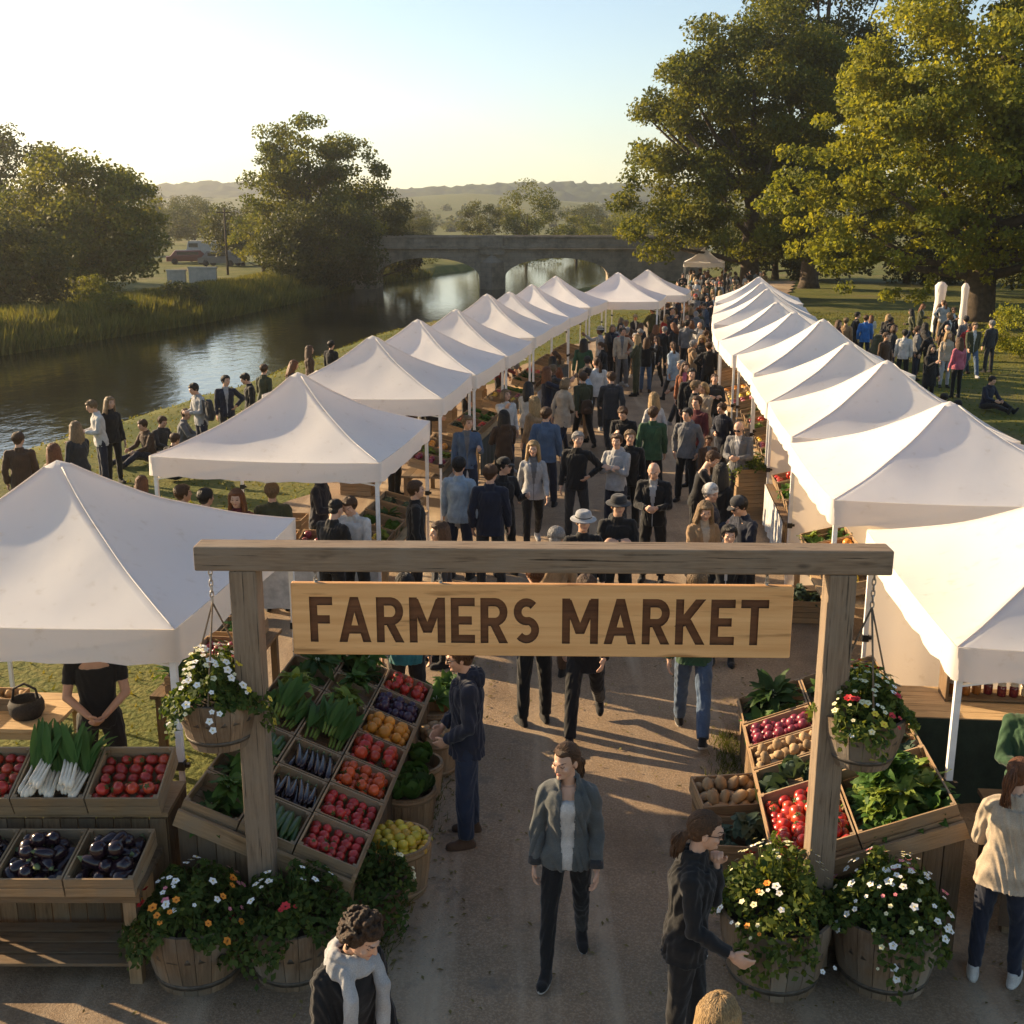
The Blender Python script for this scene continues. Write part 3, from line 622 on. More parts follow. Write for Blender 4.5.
LT = [(-4.02, 9.95, 1.06), (-2.98, 15.95, .99), (-2.5, 20.7, 1), (-1.95, 23.95, 1), (-1.32, 27.3, 1), (-.66, 30.6, 1), (-.08, 33.8, 1), (.62, 37, 1), (1.5, 40.3, 1)]
RT = [(4.96, 9.25, 1.03), (5.28, 13.75, 1.04), (5.66, 17.35, 1), (6.05, 20.75, 1), (6.42, 23.95, 1), (6.6, 27.2, 1), (6.95, 30.6, 1), (7.5, 34.3, 1), (8.25, 38.6, 1), (9.1, 43.2, 1)]
def row(T, side):
    for i, (x, y, sc) in enumerate(T):
        a, b_ = T[max(0, i - 1)], T[min(len(T) - 1, i + 1)]; rz = -math.atan2(b_[0] - a[0], b_[1] - a[1])
        if i == 0: rz = -R(5.4)
        if side == 'river': lab = 'white pop-up tent on the river side, ' + ('nearest to the gateway, above the black shirted seller' if i == 0 else f'{ORD[i]} of nine along the row from the gateway')
        else: lab = 'white pop-up tent on the lawn side, ' + ('nearest to the camera' if i == 0 else f'{ORD[i]} of ten along the row from the gateway')
        tent(x, y, rz, lab, f'tents in the row on the {side} side', sc, {('lawn', 1): (0, 1), ('lawn', 2): (0, 1), ('lawn', 0): (1,), ('lawn', 3): (0,)}.get((side, i), ()))
row(LT, 'river'); row(RT, 'lawn')
tent(3.9, 43.2, -R(12), 'white pop-up tent at the far end of the river row, facing down the road', 'tents at the far end', 1.08)
tent(5.5, 47.6, -R(12), 'white pop-up tent half hidden behind the last tent at the end of the river row', 'tents at the far end', 1.08)
tent(12.6, 77, -R(10), 'small white tent at the end of the road under the tall tree', 'tents at the far end', .85)
tent(8.9, 14.9, -R(4), 'white pop-up tent set behind the lawn row, only its edge showing', 'tents behind the lawn row', .95)
# ---------------------------------------------------------------- gateway and sign
GA = math.atan2(-.1, 4.5)
gx, gy = .19, 7.17
gate = empty('timber_gateway', (gx, gy, ROADZ - .02), GA, 'weathered timber gateway of two square posts and one long crossbeam', 'gateway')
def beveled(mb, name, mats, parent, w=.008, M=None):
    me = evalmesh(mb.mesh(name, mats), [('BEVEL', dict(width=w, segments=2, limit_method='ANGLE'))]); return link(name, me, parent, M)
for s in (-1, 1):
    mb = MB(); mb.box((0, 0, 1.46), (.18, .18, 2.92)); beveled(mb, 'post', wood_beam, gate, .012, Matrix.Translation((s * 1.94, 0, 0)))
mb = MB(); mb.box((0, 0, 3.003), (4.5, .19, .165)); beveled(mb, 'beam', wood_beam, gate, .012)
sign = empty('market_sign', (gx + .0, gy, 2.365), GA, 'long amber board carved FARMERS MARKET hanging on chains from the crossbeam', 'sign')
def m_signwood(name, c1, c2):
    m, nt, b = newmat(name); v = coords(nt, 'Object', (.55, 8, 13))
    f = ramp(nt, noise(nt, v, 1.6, 7, .62), .3, .7); o = mix_rgb(nt, f, c1, c2)
    v2 = coords(nt, 'Object', (.9, 3, 9)); o = mix_rgb(nt, ramp(nt, noise(nt, v2, 1.9, 3), .60, .72), o, dark(c1, .62))
    vk = nd(nt, 'ShaderNodeTexVoronoi', Scale=1.7); nt.links.new(coords(nt, 'Object', (1, 1, 2.2)), vk.inputs['Vector'])
    o = mix_rgb(nt, ramp(nt, vk.outputs['Distance'], .06, .015), o, dark(c1, .4))
    nt.links.new(o, b.inputs['Base Color']); b.inputs['Roughness'].default_value = .5; b.inputs['Specular IOR Level'].default_value = .3
    bump(nt, b, f, .35, .004); return m
sw = m_signwood('sign_wood', (.60, .31, .115), (.76, .45, .20)); swd = m_signwood('sign_letter_stain', (.075, .027, .011), (.19, .08, .035))
def make_sign():
    mb = MB(); mb.box((0, 0, .25), (3.29, .055, .50)); board = evalmesh(mb.mesh('board', [sw, swd]), [('BEVEL', dict(width=.012, segments=2, limit_method='ANGLE'))])
    # bold letters drawn as thick strokes: (width, [polyline, ...]) in units of the letter height
    arc = lambda cx, cy, rx, ry, a0, a1, n=10: [(cx + rx * math.cos(R(a0 + (a1 - a0) * i / n)), cy + ry * math.sin(R(a0 + (a1 - a0) * i / n))) for i in range(n + 1)]
    tw = .185; h_ = tw / 2
    LT_ = {'F': (.54, [[(h_, 0), (h_, 1)], [(0, 1 - h_), (.54, 1 - h_)], [(0, .5), (.47, .5)]]), 'E': (.56, [[(h_, 0), (h_, 1)], [(0, 1 - h_), (.56, 1 - h_)], [(0, .5), (.49, .5)], [(0, h_), (.56, h_)]]),
           'A': (.76, [[(.10, 0), (.38, 1)], [(.66, 0), (.38, 1)], [(.2, .28), (.56, .28)]]), 'M': (.84, [[(h_, 0), (h_, 1)], [(.84 - h_, 0), (.84 - h_, 1)], [(h_ + .02, .97), (.42, .22)], [(.84 - h_ - .02, .97), (.42, .22)]]),
           'R': (.64, [[(h_, 0), (h_, 1)], [(0, 1 - h_), (.36, 1 - h_)] + arc(.34, .69, .20, .2175, 90, -90) + [(0, .4725)], [(.3, .46), (.54, 0)]]), 'K': (.68, [[(h_, 0), (h_, 1)], [(h_, .40), (.57, 1)], [(.25, .56), (.585, 0)]]), 'T': (.64, [[(.32, 0), (.32, 1)], [(0, 1 - h_), (.64, 1 - h_)]]),
           'S': (.60, [arc(.30, .70, .205, .2075, 38, 270, 14) + arc(.30, .3, .205, .2075, 90, -142, 14)[1:]])}
    tot = sum(LT_[c_][0] + .13 for c_ in 'FARMERSMARKET') + .40; x0 = 0; cutm = MB(); sx = 3.05 / tot; sy = .315
    for c_ in 'FARMERS MARKET':
        if c_ == ' ': x0 += .40; continue
        w_, strokes = LT_[c_]
        for q, pl in enumerate(strokes):
            flat = (c_ in 'AMKR') and len(pl) == 2
            L_, R2 = [], []
            for i, p in enumerate(pl):
                a_ = Vector(pl[max(0, i - 1)]); b_ = Vector(pl[min(len(pl) - 1, i + 1)]); t_ = (b_ - a_).normalized(); nn = Vector((-t_.y, t_.x)) * h_
                if flat and abs(t_.y) > .5: nn = Vector((-h_ / abs(t_.y) * (1 if t_.y > 0 else -1), 0))   # slanted strokes end level
                L_.append(Vector(p) + nn); R2.append(Vector(p) - nn)
            e = .0007 * (q + 1); n_ = len(pl); vs = [(x0 + v.x, v.y) for v in L_ + R2]
            v3 = [(-1.525 + x * sx, -.06, .25 + (y - .5) * sy) for x, y in vs] + [(-1.525 + x * sx, -.008 + e, .25 + (y - .5) * sy) for x, y in vs]; m_ = 2 * n_
            fs = []
            for i in range(n_ - 1): fs += [(i, i + 1, n_ + i + 1, n_ + i), (m_ + i, m_ + n_ + i, m_ + n_ + i + 1, m_ + i + 1), (i, m_ + i, m_ + i + 1, i + 1), (n_ + i, n_ + i + 1, m_ + n_ + i + 1, m_ + n_ + i)]
            fs += [(0, n_, m_ + n_, m_), (n_ - 1, m_ + n_ - 1, m_ + m_ - 1, m_ - 1)]; cutm.add(v3, fs)
        x0 += w_ + .13
    me = cutm.mesh('lettering', swd); bm = bmesh.new(); bm.from_mesh(me); bmesh.ops.recalc_face_normals(bm, faces=bm.faces); bm.to_mesh(me); bm.free()
    me.materials.clear(); me.materials.append(swd)
    c = bpy.data.objects.new('cutter', me); col.objects.link(c)
    bo = bpy.data.objects.new('working', board); col.objects.link(bo)
    md = bo.modifiers.new('b', 'BOOLEAN'); md.operation = 'DIFFERENCE'; md.object = c; md.solver = 'EXACT'; md.use_self = True; md.material_mode = 'TRANSFER'
    dg = bpy.context.evaluated_depsgraph_get(); dg.update(); r = bpy.data.meshes.new_from_object(bo.evaluated_get(dg))
    print('SIGN verts', len(board.vertices), len(r.vertices), [m.name for m in r.materials])
    bpy.data.objects.remove(bo); bpy.data.objects.remove(c); return r
link('board', make_sign(), sign)
def chain_mb(z0, z1, r=.018, w=.005):
    mb = MB(); n = max(2, int(round((z1 - z0) / (r * 2.1)))); st = (z1 - z0) / n
    for i in range(n):
        A = rotm(0, 0, (i % 2) * R(90) + .4, (0, 0, z0 + st * (i + .5)))
        mb.tube([A @ Vector((math.cos(a) * r * .62, 0, math.sin(a) * st * .66)) for a in np.linspace(0, 6.283, 11)], w, 5, 0, None, False)
    return mb
for x in (-1.48, -.66, 1.47):
    ch = chain_mb(.50, .60).build('chain', steel, sign, Matrix.Translation((x, 0, 0)))
    mb = MB(); mb.tube([(.0, 0, .48), (0, 0, .515)], .012, 8); mb.tube([(.0, 0, .585), (0, 0, .62)], .011, 8); mb.build('eye_bolt', steel, ch)
# ---------------------------------------------------------------- flowers and planters
def petal_flower(c, c2, r=.03, n=5, cup=.25):
    mb = MB()
    for k in range(n):
        A = rotm(0, 0, k * 6.283 / n) @ rotm(cup + random.uniform(-.1, .1))
        mb.leaf(A, r, r * .98, .3, 0, 3, .1)
    mb.ball((0, 0, .004), (r * .2, r * .2, r * .15), None, 1, 6, 4)
    return mb.mesh('flower', [m_plain('petal_' + c2[0], c, .6, .12, 40, 0), m_plain('eye_' + c2[0], c2[1], .7, .2, 40, 0)])
FW = {'white': petal_flower((.78, .76, .70), ('white', (.65, .5, .1)), .028), 'red': petal_flower((.55, .025, .03), ('red', (.1, .01, .01)), .032, 7, .5),
      'pink': petal_flower((.62, .18, .22), ('pink', (.5, .4, .1)), .027), 'orange': petal_flower((.75, .25, .02), ('orange', (.3, .08, .01)), .032, 6, .3), 'yellow': petal_flower((.75, .55, .05), ('yellow', (.5, .25, .02)), .028, 6), 'cream': petal_flower((.66, .62, .38), ('cream', (.5, .4, .1)), .022), 'violet': petal_flower((.16, .07, .3), ('violet', (.6, .5, .1)), .026)}
pot_leaf = m_leaf('planter_leaves', (.03, .058, .012), (.075, .11, .022), .3, .5)
pot_leaf2 = m_leaf('planter_leaves_bright', (.08, .11, .018), (.15, .18, .04), .4, .5)
def barrel_mb(rt, rb, h, n=20):
    mb = MB()
    for k in range(n):
        a0, a1 = 6.2832 * (k + .02) / n, 6.2832 * (k + .98) / n; vs = []; prof = [(0, rb), (.35, rb + (rt - rb) * .52), (.7, rb + (rt - rb) * .9), (1, rt)]
        for t, r_ in prof:
            r2 = r_ - .025
            vs += [(r_ * math.cos(a0), r_ * math.sin(a0), t * h), (r_ * math.cos(a1), r_ * math.sin(a1), t * h), (r2 * math.cos(a1), r2 * math.sin(a1), t * h), (r2 * math.cos(a0), r2 * math.sin(a0), t * h)]
        fs = []; o = random.random() * 9; uvs = []
        for i in range(3):
            for q in range(4):
                fs.append((i * 4 + q, i * 4 + (q + 1) % 4, i * 4 + 4 + (q + 1) % 4, i * 4 + 4 + q)); uvs.append([(i * .2 + o, q * .1), (i * .2 + o, q * .1 + .1), (i * .2 + .2 + o, q * .1 + .1), (i * .2 + .2 + o, q * .1)])
        fs += [(3, 2, 1, 0), (12, 13, 14, 15)]; uvs += [[(o, 0), (o, .1), (o + .02, .1), (o + .02, 0)]] * 2
        mb.add(vs, fs, 0, None, False, uvs)
    return mb
def hoop_mb(rt, rb, h, t, wd=.04):
    f = lambda t: rb + (rt - rb) * (t * 1.35 if t < .4 else .54 + (t - .4) * .77); mb = MB(); a = f(t - wd / h / 2) + .006; b_ = f(t + wd / h / 2) + .006
    mb.lathe([(a - .004, t * h - wd / 2), (a, t * h - wd / 2), (b_, t * h + wd / 2), (b_ - .004, t * h + wd / 2)], 28, 0, None, True, False); return mb
def planting(root, rt, z, spread, hgt_, nleaf, flowers, seed, bright=.2, trail=.25):
    rs = np.random.RandomState(seed); np.random.seed(seed)
    th = rs.rand(nleaf) * 6.283; rr = np.sqrt(rs.rand(nleaf)) * spread; lump = 1 + .22 * np.sin(th * 3 + seed) + .12 * np.sin(th * 7 + seed * 2)
    rr = rr * lump; dome = hgt_ * np.clip(1 - (rr / spread) ** 2.2, -.5, 1) * (.75 + .35 * np.sin(rr * 14 + th * 3 + seed))
    zz = z + dome * (rs.rand(nleaf) ** .45) - np.clip(rr - rt, 0, 1) * trail * 3 * rs.rand(nleaf) ** 2
    pos = np.stack([rr * np.cos(th), rr * np.sin(th), zz], -1)
    nr = np.stack([np.cos(th) * rr / spread, np.sin(th) * rr / spread, np.full(nleaf, .9)], -1)
    me = cards('foliage', pos, rs.uniform(.035, .075, nleaf), [pot_leaf, pot_leaf2], nr * .9, .62, (rs.rand(nleaf) < bright) * 1)
    fo = link('foliage', me, root)
    mb = MB()
    for k in range(26):
        a = rs.rand() * 6.28; r1 = rs.rand() * spread * .9; mb.tube([(0.3 * r1 * math.cos(a), .3 * r1 * math.sin(a), z - .05), (.8 * r1 * math.cos(a), .8 * r1 * math.sin(a), z + hgt_ * .5), (r1 * math.cos(a), r1 * math.sin(a), z + hgt_ * (1 - (r1 / spread) ** 2) * .95)], .004, 5)
    mb.build('stems', pot_leaf, root)
    for colr, n in flowers:
        # flowers of one colour sit together in a few heads
        heads = [(rs.rand() * 6.283, math.sqrt(rs.rand()) * spread * .98) for _ in range(max(1, int(n / 2.2)))]
        for k in range(n):
            a, r1 = heads[k % len(heads)]; x = r1 * math.cos(a) + rs.normal() * .045; y = r1 * math.sin(a) + rs.normal() * .045; q = math.hypot(x, y)
            zf = z + hgt_ * max(-.45, 1 - (q / spread) ** 2.2) * rs.uniform(.86, 1.08) + .03 - max(0, q - rt) * trail * 2.2
            d = Vector((x / spread * .9, y / spread * .9 - .25, .85)).normalized(); M = Matrix.Translation((x, y, zf)) @ d.to_track_quat('Z', 'Y').to_matrix().to_4x4() @ Matrix.Rotation(rs.rand() * 6, 4, 'Z') @ Matrix.Scale(rs.uniform(.5, 1.2), 4)
            link('flower', FW[colr], root, M)
def planter(x, y, rt, h, label, seed, spread, ht, flowers, bright=.2):
    r = empty('barrel_planter', (x, y, ROADZ), seed * .7, label, 'planter', 'flower barrels at the feet of the gateway')
    rb = rt * .78; b_ = barrel_mb(rt, rb, h).build('barrel', wood_barrel, r)
    for t in (.16, .62): hoop_mb(rt, rb, h, t).build('hoop', hoop_m, b_)
    mb = MB(); mb.lathe([(0, h - .08), (rt - .03, h - .08), (rt - .03, h - .06), (0, h - .05)], 20); mb.build('soil', soil, r)
    planting(r, rt, h - .04, spread, ht, 2600, flowers, seed, bright); return r
p = P(197, 988); planter(p.x, p.y + .1, .36, .50, 'barrel planter with orange, pink and white flowers beside the table of aubergines', 3, .44, .36, [('white', 22), ('orange', 14), ('pink', 12), ('red', 2)], .06)
p = P(292, 990); planter(p.x, p.y + .15, .34, .46, 'shaded barrel planter with white and a few red flowers left of the curly haired woman', 4, .46, .36, [('white', 24), ('red', 8)], .05)
p = P(775, 994); planter(p.x, p.y + .12, .385, .54, 'barrel planter bushy with sunlit cream flowers beside the woman in black', 5, .47, .52, [('white', 24), ('cream', 60), ('yellow', 5), ('red', 3), ('orange', 4)], .65)
p = P(885, 992); planter(p.x, p.y + .1, .375, .54, 'barrel planter with white and pink flowers below the right gatepost', 6, .45, .42, [('white', 56), ('pink', 16), ('cream', 16)], .3)
p = P(372, 925); 
def greens_pot(x, y, label):
    r = empty('potted_herb', (x, y, ROADZ), 0, label, 'potted plant'); mb = MB(); mb.lathe([(0, 0), (.2, 0), (.26, .3), (.28, .3), (.28, .33), (.24, .33), (.22, .28), (0, .28)], 20); mb.build('pot', m_plain('clay_pot', (.16, .09, .06), .85, .3, 8, .3), r); planting(r, .25, .3, .37, .3, 1500, [('cream', 6)], 17, .1)
greens_pot(p.x, p.y, 'dark leafy herb pot on the road below the basket of lemons')
def basket(x, y, ztop, h, rt, label, seed, flowers, bright):
    r = empty('hanging_basket', (x, y, 0), seed, label, 'hanging basket', 'half barrel baskets hanging from the crossbeam')
    rb = rt * .72; b_ = barrel_mb(rt, rb, h, 18).build('tub', wood_barrel, r, Matrix.Translation((0, 0, ztop - h)))
    for t in (.2, .62): hoop_mb(rt, rb, h, t, .03).build('hoop', hoop_m, b_)
    mb = MB(); mb.lathe([(0, ztop - .06), (rt - .03, ztop - .06), (rt - .03, ztop - .045), (0, ztop - .04)], 20); mb.build('soil', soil, r)
    hk = 2.72
    for k in range(3):
        a = k * 2.094 + .5 - seed; mb = MB(); mb.tube([(math.cos(a) * (rt - .02), math.sin(a) * (rt - .02), ztop - .03), (0, 0, hk)], .0065, 6); mb.build('cord', rope_m, r)
    chain_mb(hk, 2.99).build('chain', steel, r)
    planting(r, rt, ztop - .03, rt * 1.18, .34, 1900, flowers, seed, bright, .1)
bx = lambda lx: (gx + lx * math.cos(GA), gy + lx * math.sin(GA))
a = bx(-2.17); basket(a[0], a[1] - .01, 2.09, .36, .285, 'hanging half barrel of white flowers at the left end of the crossbeam', 8, [('white', 44), ('yellow', 5), ('pink', 3), ('cream', 36)], .3)
a = bx(2.16); basket(a[0], a[1] - .01, 1.99, .35, .28, 'hanging half barrel of cream and red flowers at the right end of the crossbeam', 9, [('cream', 56), ('red', 12), ('white', 18), ('yellow', 6), ('violet', 3)], .6)
# ---------------------------------------------------------------- produce kinds
def ob_blob(c, c2, r, sq=(1, 1, .85), cal=None, rough=.3, jit=.05, name='produce', n=12, var=.18):
    mb = MB(); mb.ball((0, 0, 0), (r * sq[0], r * sq[1], r * sq[2]), None, 0, n, 8, jit)
    mats = [m_plain(name + '_skin', c, rough, var, 14, .05, .5, rnd=.35)]
    if cal:
        for k in range(5): mb.leaf(rotm(.25, 0, k * 1.257, (0, 0, r * sq[2] * .96)), r * .55, r * .28, .5, 1, 2)
        mb.tube([(0, 0, r * sq[2] * .95), (.1 * r, 0, r * sq[2] * 1.25)], r * .07, 5, 1); mats.append(m_plain(name + '_stalk', cal, .6, .2, 30))
    return mb.mesh(name, mats)
GRN = (.05, .10, .015)
PM = {}
PM['tomato'] = ('tomato', [ob_blob(c_, 0, .047, sq_, GRN, name='tomato', jit=.07) for c_, sq_ in (((.50, .03, .018), (1, 1, .82)), ((.46, .035, .02), (1.1, .95, .8)), ((.55, .06, .02), (1, .9, .9)), ((.42, .025, .018), (.95, 1, .78)))], .047)
PM['salad tomato'] = ('tomato', [ob_blob((.46, .025, .022), 0, .036, (1, 1, .95), GRN, name='tomato') for _ in range(2)], .036)
PM['orange tomato'] = ('tomato', [ob_blob((.58, .09, .02), 0, .042, cal=GRN, name='tomato') for _ in range(2)], .042)
PM['orange'] = ('orange', [ob_blob((.72, .28, .025), 0, .045, (1, 1, .95), None, .45, .02, 'orange')], .045)
PM['lemon'] = ('lemon', [ob_blob((.62, .46, .04), 0, .04, (1, 1.3, 1), None, .4, .03, 'lemon'), ob_blob((.60, .48, .035), 0, .041, (1, 1.2, 1), None, .4, .03, 'lemon'), ob_blob((.62, .36, .03), 0, .042, (1, 1.05, 1), None, .4, .03, 'lemon')], .041)
PM['potato'] = ('potato', [ob_blob((.42, .28, .145), 0, .05, (q_, 1, .85), None, .85, .13, 'potato') for q_ in (1.35, 1.1, 1.55, 1.2)], .052)
PM['onion'] = ('red_onion', [ob_blob((.26, .035, .06), 0, .045, (1, 1, .95), None, .35, .04, 'red_onion')], .045)
PM['plum'] = ('plum', [ob_blob((.05, .02, .05), 0, .04, (1.2, 1, .95), None, .3, .04, 'plum')], .04)
def aubergine(L, r):
    mb = MB(); n = 9; prof = []
    for i in range(n + 1):
        t = i / n; prof.append((max(.001, r * (math.sin(math.pi * min(1, t * .62 + .02)) ** .6 if t < .8 else math.cos((t - .8) / .2 * 1.5) ** .6)), L * (t - .5)))
    pts = [Vector((.12 * L * math.sin(t * 1.6), 0, z)) for t, (_, z) in zip(np.linspace(0, 1, n + 1), prof)]
    mb.tube(pts, [p[0] for p in prof], 12, 0)
    mb.tube([pts[0] + Vector((0, 0, r * .5)), pts[0], pts[0] - Vector((0, 0, L * .12))], [r * .55, r * .3, r * .12], 7, 1)
    return mb.mesh('aubergine', [m_plain('aubergine_skin', (.012, .005, .011), .2, .3, 6, .02, .5), m_plain('aubergine_cap', (.10, .13, .05), .6, .2, 20)])
PM['aubergine'] = ('aubergine', [aubergine(.17, .05), aubergine(.15, .053)], .055)
PM['long aubergine'] = ('aubergine', [aubergine(.34, .028), aubergine(.31, .03)], .033)
def cucumber():
    mb = MB(); mb.tube([(0, .02 * math.sin(t * 3), (t - .5) * .34) for t in np.linspace(0, 1, 9)], [.006, .02, .026, .027, .027, .027, .026, .02, .006], 10)
    return mb.mesh('cucumber', [m_plain('cucumber_skin', (.025, .06, .012), .4, .35, 25, .3)])
PM['cucumber'] = ('cucumber', [cucumber()], .03)
leafy = {k: m_leaf('produce_leaf_' + k, a, b_, .25, .45) for k, (a, b_) in dict(dark=((.018, .045, .012), (.045, .085, .02)), mid=((.035, .09, .015), (.08, .15, .03)), lime=((.13, .19, .03), (.22, .28, .055)), blue=((.035, .065, .045), (.085, .12, .08))).items()}
stalk_w = m_plain('pale_stalk', (.55, .58, .38), .4, .2, 20, .1); stalk_root = m_plain('white_root', (.66, .56, .42), .45, .15, 20, .1)
def bunch(kind, n, L, W, up=.9, curl=1.1, seed=0):
    random.seed(seed); mb = MB()
    for k in range(n):
        a = random.random() * 6.283; e = random.uniform(.15, up)
        M = rotm(0, 0, a) @ rotm(e, 0, 0, (0, 0, 0)); M = M @ rotm(0, random.uniform(-.5, .5), 0, (0, L * .08, 0))
        mb.leaf(M, L * random.uniform(.7, 1.15), W * random.uniform(.7, 1.2), curl * random.uniform(.6, 1.3), 0, 6, random.uniform(.1, .5), True, .16)
        mb.tube([(0, 0, 0), M @ Vector((0, L * .15, 0))], .005, 4, 1)
    return mb.mesh('leaf_bunch', [leafy[kind], stalk_w])
PM['lettuce'] = ('lettuce', [bunch('lime', 40, .17, .10, 1.35, 1.5, 1), bunch('mid', 40, .18, .10, 1.35, 1.5, 2), bunch('lime', 38, .16, .1, 1.3, 1.3, 12)], .13)
PM['chard'] = ('leaf_bunch', [bunch('dark', 34, .23, .075, 1.2, 1.0, 3), bunch('mid', 32, .22, .08, 1.25, 1.2, 4), bunch('dark', 36, .2, .08, 1.3, 1.4, 14)], .15)
PM['spinach'] = ('spinach_bunch', [bunch('lime', 24, .17, .07, 1.2, 1.0, 5), bunch('mid', 26, .18, .075, 1.2, 1.1, 6), bunch('mid', 24, .16, .07, 1.3, .8, 7)], .12)
PM['kale'] = ('kale_bunch', [bunch('blue', 30, .15, .09, 1.3, 1.8, 8), bunch('blue', 28, .16, .1, 1.3, 1.6, 9)], .12)
def cabbage(kind):
    mb = MB(); mb.ball((0, 0, 0), .085, None, 0, 12, 8, .04)
    for k in range(14):
        a = k * 2.4; e = .2 + .09 * k; mb.leaf(rotm(0, 0, a) @ rotm(1.25 - k * .05, 0, 0, (0, .05, -.06)), .17, .17, -1.5 + .05 * k, 0, 5, .15)
    return mb.mesh('cabbage', [leafy[kind]])
PM['cabbage'] = ('cabbage', [cabbage('mid'), cabbage('mid'), cabbage('dark')], .105); PM['blue cabbage'] = ('cabbage', [cabbage('blue')], .11)
def leek(root, seed):
    random.seed(seed); mb = MB()
    for k in range(4):
        x = (k - 1.5) * .027 + random.uniform(-.006, .006); y0 = random.uniform(-.03, .02)
        if root: mb.tube([(x, y0 - .2, .012), (x, y0 - .185, .018), (x, y0 - .16, .021), (x * 1.1, y0 - .12, .022), (x * 1.1, y0, .024), (x * 1.2, y0 + .06, .03)], [.004, .017, .023, .016, .012, .011], 8, 1)
        else: mb.tube([(x, y0 - .10, .012), (x, y0 - .05, .02), (x * 1.2, y0 + .04, .03)], [.008, .012, .011], 8, 2)
        for q in range(6): mb.leaf(rotm(random.uniform(.1, .85), 0, random.uniform(-.45, .45) + x * 4, (x * 1.2, y0 + .03, .03)), random.uniform(.24, .4), random.uniform(.04, .075), random.uniform(.2, 1.3), 0, 5, .4)
    return mb.mesh('leek_bunch', [leafy['mid'], stalk_root, leafy['lime']])
PM['spring onion'] = ('spring_onion_bunch', [leek(True, 1), leek(True, 2)], .07); PM['leek'] = ('leek_bunch', [leek(False, 3), leek(False, 4)], .08)
def radish(seed):
    random.seed(seed); mb = MB()
    for k in range(7): mb.ball((random.uniform(-.05, .05), random.uniform(-.05, .03), .02 + random.uniform(0, .03)), .022, None, 1, 8, 6)
    for k in range(6): mb.leaf(rotm(random.uniform(.1, .7), 0, random.uniform(-.5, .5), (0, .04, .03)), .15, .06, .8, 0, 4, .3)
    return mb.mesh('radish_bunch', [leafy['mid'], m_plain('radish_skin', (.45, .03, .09), .35, .2, 20, .05)])
PM['radish'] = ('radish_bunch', [radish(1), radish(2)], .075)
random.seed(5)
CR = {}
def pl(n): return n + ('es' if n[-1] == 'o' or n[-2:] == 'ch' else 's')
def crate_mesh(w, d, h, mat=wood_crate):
    k = (round(w, 2), round(d, 2), round(h, 2), mat.name)
    if k not in CR:
        mb = MB(); t = .014; nb = max(1, round(h / .075)); bh = h / nb
        for i in range(nb):
            z = bh * (i + .5)
            for s in (-1, 1):
                mb.box((0, s * (d / 2 - t / 2), z), (w, t, bh * .93)); mb.box((s * (w / 2 - t / 2), 0, z), (t, d - 2 * t - .002, bh * .93))
        for sx in (-1, 1):
            for sy in (-1, 1): mb.box((sx * (w / 2 - t - .013), sy * (d / 2 - t - .013), h / 2 + .002), (.024, .024, h - .006))
        nbd = max(3, round(d / .1))
        for i in range(nbd): mb.box((0, -d / 2 + d * (i + .5) / nbd, .006), (w - 2 * t - .004, d / nbd * .9, .01))
        CR[k] = mb.mesh('crate', mat)
    return CR[k]
def crate(M, w, d, h, label, group=None, mat=wood_crate):
    o = link('wooden_crate', crate_mesh(w, d, h, mat), None, M); return tag(o, label, 'crate', group)
def fill(M, w, d, h, kind, where, noun=None, layers=2, packed=.92, flat=False, top=None, lay=None, sc=1.0, maxn=60):
    name, ms, r = PM[kind]; r = r * sc; st = 2 * r * packed; noun = noun or kind
    cat = name.replace('_', ' '); lab = f'{noun} {where}'; n = 0
    for L in range(layers):
        inset = r * (1 + .9 * L) if layers > 1 else r; nx = max(1, int((w - 2 * inset) / st) + 1); ny = max(1, int((d - 2 * inset) / (st if not lay else st)) + 1)
        if lay: ny = max(1, int((d - .1) / lay))
        for j in range(ny):
            for i in range(nx):
                if n >= maxn: return
                x = (-w / 2 + inset + (w - 2 * inset) * (i / (nx - 1) if nx > 1 else .5)); y = (-d / 2 + inset + (d - 2 * inset) * (j / (ny - 1) if ny > 1 else .5)) if not lay else (j - (ny - 1) / 2) * lay
                x += random.uniform(-.22, .22) * r; y += random.uniform(-.22, .22) * r; z = h + r * (.05 + 1.25 * L) + random.uniform(-.15, .15) * r
                if lay: A = rotm(R(90) if 'aub' in kind or kind == 'cucumber' else 0, 0, random.uniform(-.15, .15), (x, y, z))
                elif flat: A = rotm(random.uniform(-.25, .25), random.uniform(-.25, .25), random.random() * 6.28, (x, y, z - r * .45))
                else: A = rotm(random.uniform(-2.2, 2.2), random.uniform(-1.6, 1.6), random.random() * 6.28, (x, y, z))
                o = link(name, random.choice(ms), None, M @ A @ Matrix.Scale(sc * random.uniform(.82, 1.16), 4)); tag(o, lab, cat, lab); n += 1
